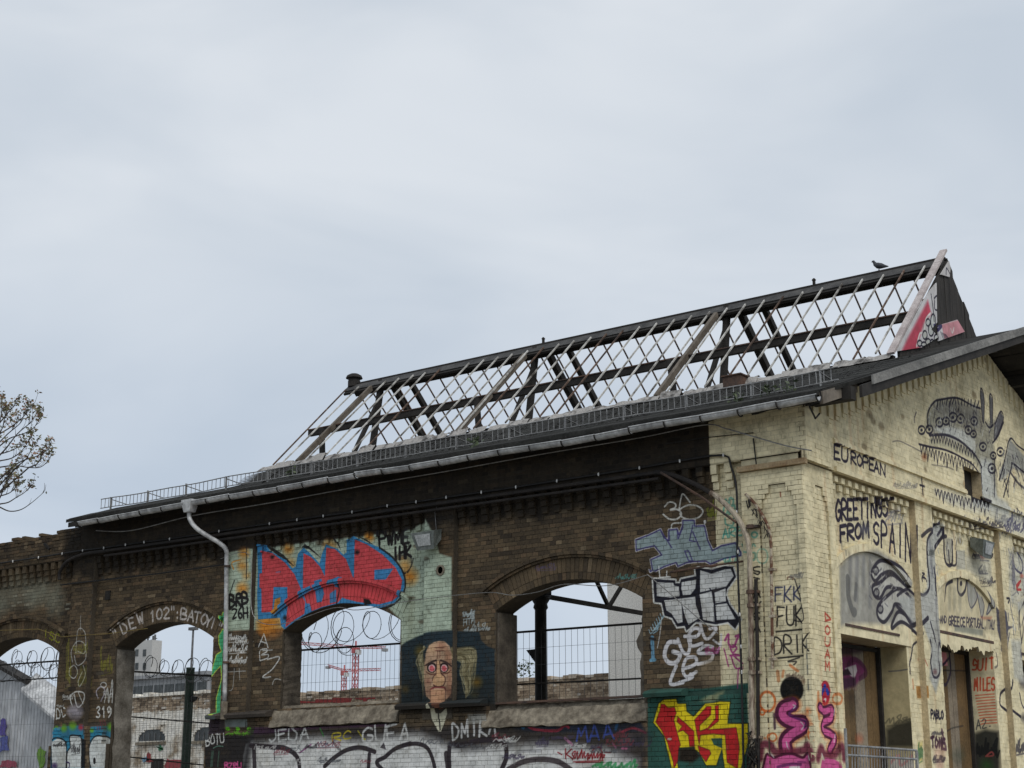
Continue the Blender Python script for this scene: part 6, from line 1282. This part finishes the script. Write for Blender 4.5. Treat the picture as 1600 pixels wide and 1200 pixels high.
for py in (1020, 1041, 1062):
    for px in (214, 226): (x, z) = U(px, py, YT); q = MB(); q.box(x-.22, x+.22, YT-.05, YT-.004, z-.32, z+.32); tch(q, 'window', M_pane)
for px, h in ((219, 989), (227, 992), (230, 990)): (x, z) = U(px, h, YT); q = MB(); q.bar((x, YT+1, tz1), (x, YT+1, z), .14, .14); q.bar((x-.3, YT+1, z-.4), (x+.3, YT+1, z-.4), .08, .08); tch(q, 'antenna', M_fence)
ml = onY(302, 984, 30.0); b = MB(); b.tube([(ml[0], 30, -.6), (ml[0], 30, ml[2])], [.09, .05], 8); o = b.build('lamp_mast', M_fence); tag(o, 'thin grey lamp mast rising behind the green post', 'lamp post')
q = MB(); q.box(ml[0]-.25, ml[0]+.25, 29.9, 30.1, ml[2]-.02, ml[2]+.12); q.build('lamp_head', M_fence, o)
# silver sheet shed
YH = 7.0; SH = thing('sheet_shed', 'silver corrugated sheet shed with dark roof verge behind the mesh fence', 'shed', (U(40, 1100, YH)[0], YH, -.6)); si = Matrix.Translation((-U(40, 1100, YH)[0], -YH, .6))
def sch(mb, nm, mt): o = mb.build(nm, mt, SH); o.matrix_parent_inverse = si; return o
M_sheet = worn('silver sheet metal', (.30, .31, .32), (.50, .51, .52), .8, .45, .3, stretch=(.6, .6, .3), c3=(.6, .6, .6), fine=8)
P0 = U(-120, 965, YH); P1 = U(47, 1061, YH); P2 = U(88, 1068, YH); base = -.6
b = MB(); n = 90; x0, x1 = P0[0], P1[0]
for i in range(n):
    xa_ = x0+(x1-x0)*i/n; xb_ = x0+(x1-x0)*(i+1)/n; f_ = lambda x: P0[1]+(P1[1]-P0[1])*(x-x0)/(x1-x0)-.1; d = lambda j: .022*math.sin(j*math.pi/2)
    b.add([(xa_, YH+d(i), base), (xb_, YH+d(i+1), base), (xb_, YH+d(i+1), f_(xb_)), (xa_, YH+d(i), f_(xa_))], [(0, 1, 2, 3)])
sch(b, 'sheet_wall', M_sheet)
b = MB(); b.add([(P0[0], YH-.25, P0[1]), (P1[0]+.1, YH-.25, P1[1]-.05), (P1[0]+.1, YH+.2, P1[1]-.05), (P0[0], YH+.2, P0[1]), (P0[0], YH-.25, P0[1]-.14), (P1[0]+.1, YH-.25, P1[1]-.16), (P1[0]+.1, YH+.2, P1[1]-.16), (P0[0], YH+.2, P0[1]-.14)], [(0, 1, 2, 3), (7, 6, 5, 4), (0, 4, 5, 1), (1, 5, 6, 2), (3, 7, 4, 0)]); sch(b, 'roof', M_dark)
b = MB(); b.add([(P1[0], YH-.3, P1[1]-.3), (P2[0]+.6, YH-.3, P2[1]-1.1), (P2[0]+.6, YH+.2, P2[1]-.5), (P1[0], YH+.2, P1[1]+.2), (P1[0], YH-.3, P1[1]-.38), (P2[0]+.6, YH-.3, P2[1]-1.18), (P2[0]+.6, YH+.2, P2[1]-.58), (P1[0], YH+.2, P1[1]+.12)], [(0, 1, 2, 3), (7, 6, 5, 4), (0, 4, 5, 1), (1, 5, 6, 2)]); sch(b, 'lean_to_roof', M_zinc)
b = MB(); b.prism([(P1[0]+.02, base), (P2[0]+.5, base), (P2[0]+.5, P2[1]-1.18), (P1[0]+.02, P1[1]-.4)], YH-.02, YH+.03); sch(b, 'lean_to_wall', M_sheet)
for pts, c in (([(0, 1150), (0, 1125), (8, 1122), (10, 1150)], (.1, .08, .3)), ([(0, 1175), (0, 1152), (12, 1150), (13, 1172)], (.1, .12, .35)), ([(58, 1172), (64, 1168), (70, 1174), (68, 1200), (60, 1200)], (.15, .3, .05)), ([(0, 1200), (2, 1190), (24, 1188), (26, 1200)], (.35, .08, .12))):
    q = MB(); q.prism([U(*p, YH-.05) for p in ragged(pts)], YH-.055, YH-.04); sch(q, 'paint_tag', worn('sprayed colour', tuple(.7*v for v in c), c, 8))
# two red tower cranes far off
M_crane = worn('hazy red crane steel', (.42, .10, .11), (.55, .16, .16), .4, .7, bump=0)  # distance haze is mixed into the red itself
def crane(label, Y, pm, ptop, pl, pr, w):
    x, z1 = U(pm, ptop, Y); (xl, zl), (xr, zr_) = U(*pl, Y), U(*pr, Y); s_ = w*(Y+22)/2499*1.25
    T = thing('tower_crane', label, 'crane', (x, Y, -.6), 'red tower cranes'); inv = Matrix.Translation((-x, -Y, .6))
    def ch(mb, nm, mt=M_crane): o = mb.build(nm, mt, T); o.matrix_parent_inverse = inv; return o
    def lattice(p, q_, s2, mb, r):
        p = Vector(p); q_ = Vector(q_); d = q_-p; n_ = max(3, int(d.length/(s2*1.6))); u = Vector((0, 1, 0)); v = d.cross(u).normalized()
        cs = [u*a*s2/2+v*c*s2/2 for a in (-1, 1) for c in (-1, 1)]
        for c in cs: mb.bar(p+c, q_+c, r, r)
        for i in range(n_):
            a = p+d*(i/n_); e = p+d*((i+1)/n_)
            for c1, c2 in ((0, 1), (2, 3), (0, 2), (1, 3)): mb.bar(a+cs[c1 if i % 2 else c2], e+cs[c2 if i % 2 else c1], r*.7, r*.7)
    r_ = s_*.16; b = MB(); lattice((x, Y, -.6), (x, Y, z1), s_, b, r_); ch(b, 'mast')
    zj = z1+s_*.1; jl = (zj*0+zl); b = MB(); lattice((x, Y-s_*.1, zj), (xl, Y-s_*.1, jl), s_*.6, b, r_*.75); ch(b, 'jib')
    b = MB(); lattice((x, Y-s_*.1, zj), (xr, Y-s_*.1, zr_), s_*.5, b, r_*.75); ch(b, 'counter_jib')
    b = MB(); b.box(x-s_*.7, x+s_*.7, Y-s_*.8, Y+s_*.8, z1-s_*1.3, z1-s_*.1); ch(b, 'slewing_ring')
    b = MB(); b.box(x+s_*.7, x+s_*1.4, Y-s_*.9, Y+s_*.5, z1-s_*1.7, z1-s_*.6); ch(b, 'cab', M_porc)
    e = xr if abs(xr-x) < abs(xl-x) else xl; ze = zr_ if e == xr else zl; b = MB(); b.box(e-s_*.5, e+s_*.5, Y-s_*.7, Y+s_*.5, ze-s_*.9, ze-s_*.2); ch(b, 'counterweight', M_conc)
    b = MB(); b.bar((x, Y, z1), (x, Y, z1+s_*1.6), s_*.3, s_*.3); ch(b, 'peak')
crane('taller red tower crane with long jib seen through the red lettered window', 150.0, 556, 1012, (440, 1003), (602, 1012), 7)
crane('shorter red tower crane with white cab seen through the red lettered window', 190.0, 538, 1048, (594, 1046), (513, 1040), 6)

# ------------------------------------------------------------------ lamps on the wall
def lamp(label, pos, axis):
    x, y, z = pos; T = thing('wall_lamp', label, 'lamp', pos); inv = Matrix.Translation((-x, -y, -z))
    def ch(mb, nm, mt): o = mb.build(nm, mt, T); o.matrix_parent_inverse = inv; return o
    n_ = Vector((0, -1, 0)) if axis == 'y' else Vector((1, 0, 0)); s_ = Vector((1, 0, 0)) if axis == 'y' else Vector((0, 1, 0)); c = Vector(pos)
    def V(a, d, h): return c+s_*a+n_*d+Vector((0, 0, h))
    b = MB(); b.add([V(-.24, .03, .17), V(.2, .03, .17), V(.2, .03, -.02), V(-.24, .03, -.02), V(-.3, .32, .10), V(.26, .32, .10), V(.2, .24, -.22), V(-.2, .24, -.22)], [(0, 1, 2, 3), (4, 7, 6, 5), (0, 4, 5, 1), (1, 5, 6, 2), (2, 6, 7, 3), (3, 7, 4, 0)]); ch(b, 'housing', worn('grey lamp housing', (.10, .12, .11), (.20, .22, .21), 6, .55))
    b = MB(); b.add([V(-.2, .325, .055), V(.17, .325, .055), V(.15, .272, -.15), V(-.15, .272, -.15)], [(0, 1, 2, 3)]); ch(b, 'lens', worn('dusty lamp glass', (.30, .32, .32), (.5, .52, .52), 7, .25))
    b = MB(); b.tube([V(0, -.01, .0), V(0, .06, .0)], .03, 8); b.tube([V(.05, .0, .18), V(.03, .02, .5), V(.06, .0, .62)], .006, 4); ch(b, 'bracket', M_fence)
    return T
p = onY(678, 843, -.14); lamp('grey floodlight on the mint painted pilaster', (p[0], -.135, p[2]), 'y')
p = onX(1531, 855, .02); lamp('grey floodlight on the cream gable above the second doorway', (-.10, p[1], p[2]), 'x')
# ------------------------------------------------------------------ barrier in front of the first doorway
BX = .45; y0 = onX(1322, 1165, BX)[1]; y1 = onX(1432, 1180, BX)[1]; zt = onX(1340, 1166, BX)[2]
T = thing('steel_barrier', 'grey steel mesh barrier before the first tall doorway', 'barrier', (BX, (y0+y1)/2, -.6)); inv = Matrix.Translation((-BX, -(y0+y1)/2, .6))
def ch(mb, nm, mt=M_grey): o = mb.build(nm, mt, T); o.matrix_parent_inverse = inv; return o
for z, nm in ((zt, 'top_rail'), (zt-.14, 'rail'), (.2, 'rail')): b = MB(); b.tube([(BX, y0, z), (BX, y1, z)], .02, 7); ch(b, nm)
for y in (y0, y1): b = MB(); b.tube([(BX, y, -.6), (BX, y, zt+.25 if y == y0 else zt)], .024, 7); ch(b, 'post')
b = MB(); y = y0+.05
while y < y1: b.bar((BX+.01, y, .2), (BX+.01, y+.12, zt-.02), .012, .012); y += .095
ch(b, 'bars')['kind'] = 'stuff'

# ------------------------------------------------------------------ pigeon
p = onY(1374, 424, YC); px_, pz = p[0], ZR+.04
b = MB(); b.tube([(px_+.21, YC, pz+.055), (px_+.13, YC, pz+.075), (px_+.05, YC, pz+.10), (px_-.03, YC, pz+.125), (px_-.085, YC, pz+.165), (px_-.105, YC, pz+.21), (px_-.12, YC, pz+.235), (px_-.14, YC, pz+.238), (px_-.168, YC, pz+.228)], [.010, .034, .062, .066, .046, .030, .030, .022, .003], 10)
PG_ = b.build('pigeon', worn('slate grey feathers', (.03, .032, .04), (.075, .08, .09), 12, .7), None, True); tag(PG_, 'dark grey pigeon perched on the skylight ridge', 'bird')
for s_ in (-1, 1): b = MB(); b.tube([(px_, YC+.02*s_, pz+.07), (px_-.01, YC+.022*s_, pz)], .006, 5); b.bar((px_-.03, YC+.022*s_, pz+.002), (px_+.01, YC+.022*s_, pz+.002), .012, .005); b.build('leg', M_rust, PG_)

# ------------------------------------------------------------------ trees
def leafmat(name, stops):
    m, N_, L_, P = newmat(name); at = N_.new('ShaderNodeAttribute'); at.attribute_name = 'tone'
    L_.new(ramp(N_, L_, at.outputs['Fac'], stops), P.inputs['Base Color']); P.inputs['Roughness'].default_value = .6
    P.inputs['Transmission Weight'].default_value = 0.0
    return m
M_leafA = leafmat('olive and reddish young leaves', [(0, (.09, .095, .05)), (.45, (.17, .17, .085)), (.7, (.21, .165, .09)), (1, (.27, .12, .08))])
M_leafB = leafmat('fresh green leaves', [(0, (.035, .05, .025)), (.6, (.065, .09, .04)), (1, (.10, .13, .06))])
M_bark = worn('grey brown bark', (.05, .042, .035), (.11, .095, .08), 8, .9)
def leaf(mb, p, s_, rr):
    a = Vector((rr.gauss(0, 1), rr.gauss(0, 1), rr.gauss(0, .7))).normalized(); n_ = a.cross(Vector((rr.gauss(0, 1), rr.gauss(0, 1), rr.gauss(0, 1)))).normalized()
    p = Vector(p); mb.tone = rr.random(); mb.add([p, p+a*s_*.5+n_*s_*.28, p+a*s_, p+a*s_*.5-n_*s_*.28], [(0, 1, 2, 3)])
rr = random.Random(11); YTR = -2.5
tb = onY(-150, 1000, YTR); TR = thing('broadleaf_tree', 'broadleaf tree with fine upturned twigs and sparse young leaves', 'tree', (tb[0], YTR, -.6)); tinv = Matrix.Translation((-tb[0], -YTR, .6))
trunk = MB(); trunk.tube([(tb[0], YTR, -.6), (tb[0]+.05, YTR+.05, 2.5), (tb[0]-.05, YTR, 5.5), (tb[0], YTR+.1, 8.5), (tb[0]+.1, YTR, 11.2)], [.30, .24, .19, .13, .05], 10)
lv = MB(); tw = MB()
def limb(start, end, sag, r0, depth, lean):
    n = 9; s_ = Vector(start); e = Vector(end); pts = []
    for i in range(n+1):
        t = i/n; p = s_.lerp(e, t); p.z += -sag*math.sin(math.pi*t)*(1-.3*t)+sag*.35*t*t; p += Vector((rr.gauss(0, 1), rr.gauss(0, 1), rr.gauss(0, 1)))*.018*(e-s_).length*.35*(t > 0)*(t < 1); pts.append(p)
    (trunk if depth == 0 else tw).tube(pts, [r0*(1-.85*i/n)+.005 for i in range(n+1)], 6 if depth == 0 else 4)
    L0 = (e-s_).length
    if depth < 2:
        k = 7 if depth == 0 else 4
        for j in range(k):
            t = .38+.6*j/k+rr.uniform(-.04, .04); i = min(n, max(1, int(t*n))); d = (pts[i]-pts[i-1]).normalized()
            side = Vector((rr.uniform(-.2, .9), rr.uniform(-.7, .7), rr.uniform(.1, .9))); q_ = pts[i]+(d*.8+side*.7).normalized()*L0*rr.uniform(.18, .34)*(1.1-.4*t)
            limb(pts[i], q_, .10*(q_-pts[i]).length, r0*.4*(1-.6*t)+.004, depth+1, lean)
    if depth >= 1:
        for j in range(11 if depth == 2 else 6):
            t = rr.uniform(.55, 1.0); p = pts[min(n, int(t*n+.5))]
            for q in range(2): leaf(lv, p+Vector((rr.gauss(0, .035), rr.gauss(0, .035), rr.gauss(.01, .035))), rr.uniform(.05, .10), rr)
def tp(px, py, Y=YTR): return Vector(onY(px, py, Y))
TWIGS = [[(0, 545), (60, 500), (120, 480), (190, 450), (230, 410), (245, 380)], [(0, 470), (80, 420), (150, 360), (200, 300)], [(0, 400), (50, 340), (90, 290)], [(-10, 430), (10, 330), (14, 240)], [(0, 680), (90, 670), (180, 682), (250, 680), (300, 640), (322, 600)],
         [(0, 640), (80, 620), (150, 560), (200, 470)], [(90, 670), (140, 640), (230, 610), (300, 570), (320, 515)], [(0, 910), (50, 900), (100, 870), (150, 840), (195, 800)], [(0, 930), (60, 955), (130, 945), (200, 900), (275, 835)], [(0, 830), (40, 780), (80, 690)], [(-10, 600), (60, 580), (130, 545)], [(0, 520), (50, 470), (130, 400), (150, 340)], [(40, 560), (110, 470), (190, 400), (235, 335)], [(-10, 740), (50, 730), (105, 785)], [(0, 860), (60, 840), (110, 795)], [(-20, 500), (20, 420), (40, 300)], [(120, 665), (165, 625), (205, 550)], [(180, 682), (240, 650), (270, 560)], [(0, 870), (30, 800), (60, 735)]]
def clus(p, n, sg):
    for j in range(n):
        a = rr.uniform(0, 6.28); q = p+Vector((math.cos(a)*sg*rr.random(), rr.gauss(0, sg*.6), math.sin(a)*sg*rr.random()+sg*.3)); leaf(lv, q, rr.uniform(.045, .10), rr)
def P4(x, y, Y): return Vector(onY(x/4, 560+y/4, Y))
for k, tg in enumerate(TWIGS):
    Y = YTR+rr.uniform(-.5, .5); pts = [P4(x, y, Y+i*rr.uniform(-.04, .04)) for i, (x, y) in enumerate(tg)]; pts = [Vector(p) for p in spline([tuple(p) for p in pts], False, 6)]
    n = len(pts); tw.tube(pts, [.016*(1-.72*i/n) for i in range(n)], 5)
    s0 = Vector((tb[0], YTR, max(2.5, pts[0].z-.9-.4*rr.random()))); limb0 = [s0.lerp(pts[0], t)+Vector((0, 0, -.25*math.sin(3.14*t))) for t in (0, .25, .5, .75, 1)]; trunk.tube(limb0, [.05, .04, .03, .022, .016], 6)
    bare = k == 8
    clus(pts[-1], 2 if bare else 13, .07)
    for j in range(3 if bare else 9):
        i = rr.randrange(max(1, int(n*.3)), n-1); d = (pts[i+1]-pts[i]).normalized(); L1 = rr.uniform(.12, .32)
        e = pts[i]+(d*.6+Vector((rr.uniform(-.3, .5), rr.uniform(-.6, .6), rr.uniform(.3, 1.0)))).normalized()*L1; m1 = pts[i].lerp(e, .5)+Vector((.03, 0, -.03))
        tw.tube([pts[i], m1, e], [.007, .005, .003], 4)
        if not bare: clus(e, rr.randrange(4, 9), .055)
for k, (cx4, cy4) in enumerate(((100, 285), (60, 300), (150, 300), (30, 330), (80, 360), (180, 310), (230, 340), (20, 380), (20, 500), (40, 420))): clus(P4(cx4, cy4, YTR+rr.uniform(-.4, .4)), 10, .10)
for a in range(12):
    an = a*.53+2.2; z = 4.5+a*.5; L1 = rr.uniform(1.6, 2.6); s_ = Vector((tb[0], YTR, z)); limb(s_, s_+Vector((-abs(math.cos(an))*L1, math.sin(an)*L1, L1*.7)), .3, .06, 0, 0)
for mb, nm, mt in ((trunk, 'trunk', M_bark), (tw, 'twigs', M_bark), (lv, 'crown', M_leafA)):
    o = mb.build(nm, mt, TR); o.matrix_parent_inverse = tinv
    if nm != 'trunk': o['kind'] = 'stuff'
# young tree beyond the yard wall
YB = 21.0; c = onY(800, 1050, YB); TR2 = thing('young_tree', 'fresh green young tree just beyond the yard wall beside the iron column', 'tree', (c[0]-.3, YB, -.6)); ti2 = Matrix.Translation((-(c[0]-.3), -YB, .6))
tk = MB(); tk.tube([(c[0]-.3, YB, -.6), (c[0]-.3, YB, c[2]-.3), (c[0]-.2, YB, c[2]+.5)], [.09, .06, .015], 7); lf = MB()
for i in range(16):
    a = rr.uniform(0, 6.28); z0 = c[2]-1.2+rr.random()*1.5; e = Vector((c[0]-.3+math.cos(a)*rr.uniform(.3, 1.0), YB+math.sin(a)*rr.uniform(.3, .9), z0+rr.uniform(-.1, .5))); tk.tube([(c[0]-.3, YB, z0-.2), e], [.018, .006], 5)
    for j in range(45): leaf(lf, e+Vector((rr.gauss(0, .16), rr.gauss(0, .16), rr.gauss(0, .13))), rr.uniform(.08, .16), rr)
for mb, nm, mt in ((tk, 'trunk', M_bark), (lf, 'crown', M_leafB)):
    o = mb.build(nm, mt, TR2); o.matrix_parent_inverse = ti2
    if nm == 'crown': o['kind'] = 'stuff'
# weeds rooted in the gutter and on the eaves
wd = 0
for x, y in ((-1.2, .0), (-.75, .25), (-6.8, .1), (-12.1, .6), (-.3, .1)):
    b = MB()
    for i in range(26):
        p = (x+rr.gauss(0, .07), y+rr.gauss(0, .06), rz(y)+.02+rr.random()*.16); leaf(b, p, rr.uniform(.05, .11), rr)
    b.tone = .3; b.bar((x, y, rz(y)), (x+.02, y, rz(y)+.2), .008, .008); o = b.build('roof_weed', M_leafB)
    tag(o, ('tuft of green weed rooted on the eaves near the corner pier', 'low weed on the roof felt above the gable corner', 'weed on the eaves above the iron column window', 'weed sprouting on the felt under the far skylight bars', 'small weed at the torn roof verge')[wd], 'plant', 'weeds on the roof'); wd += 1
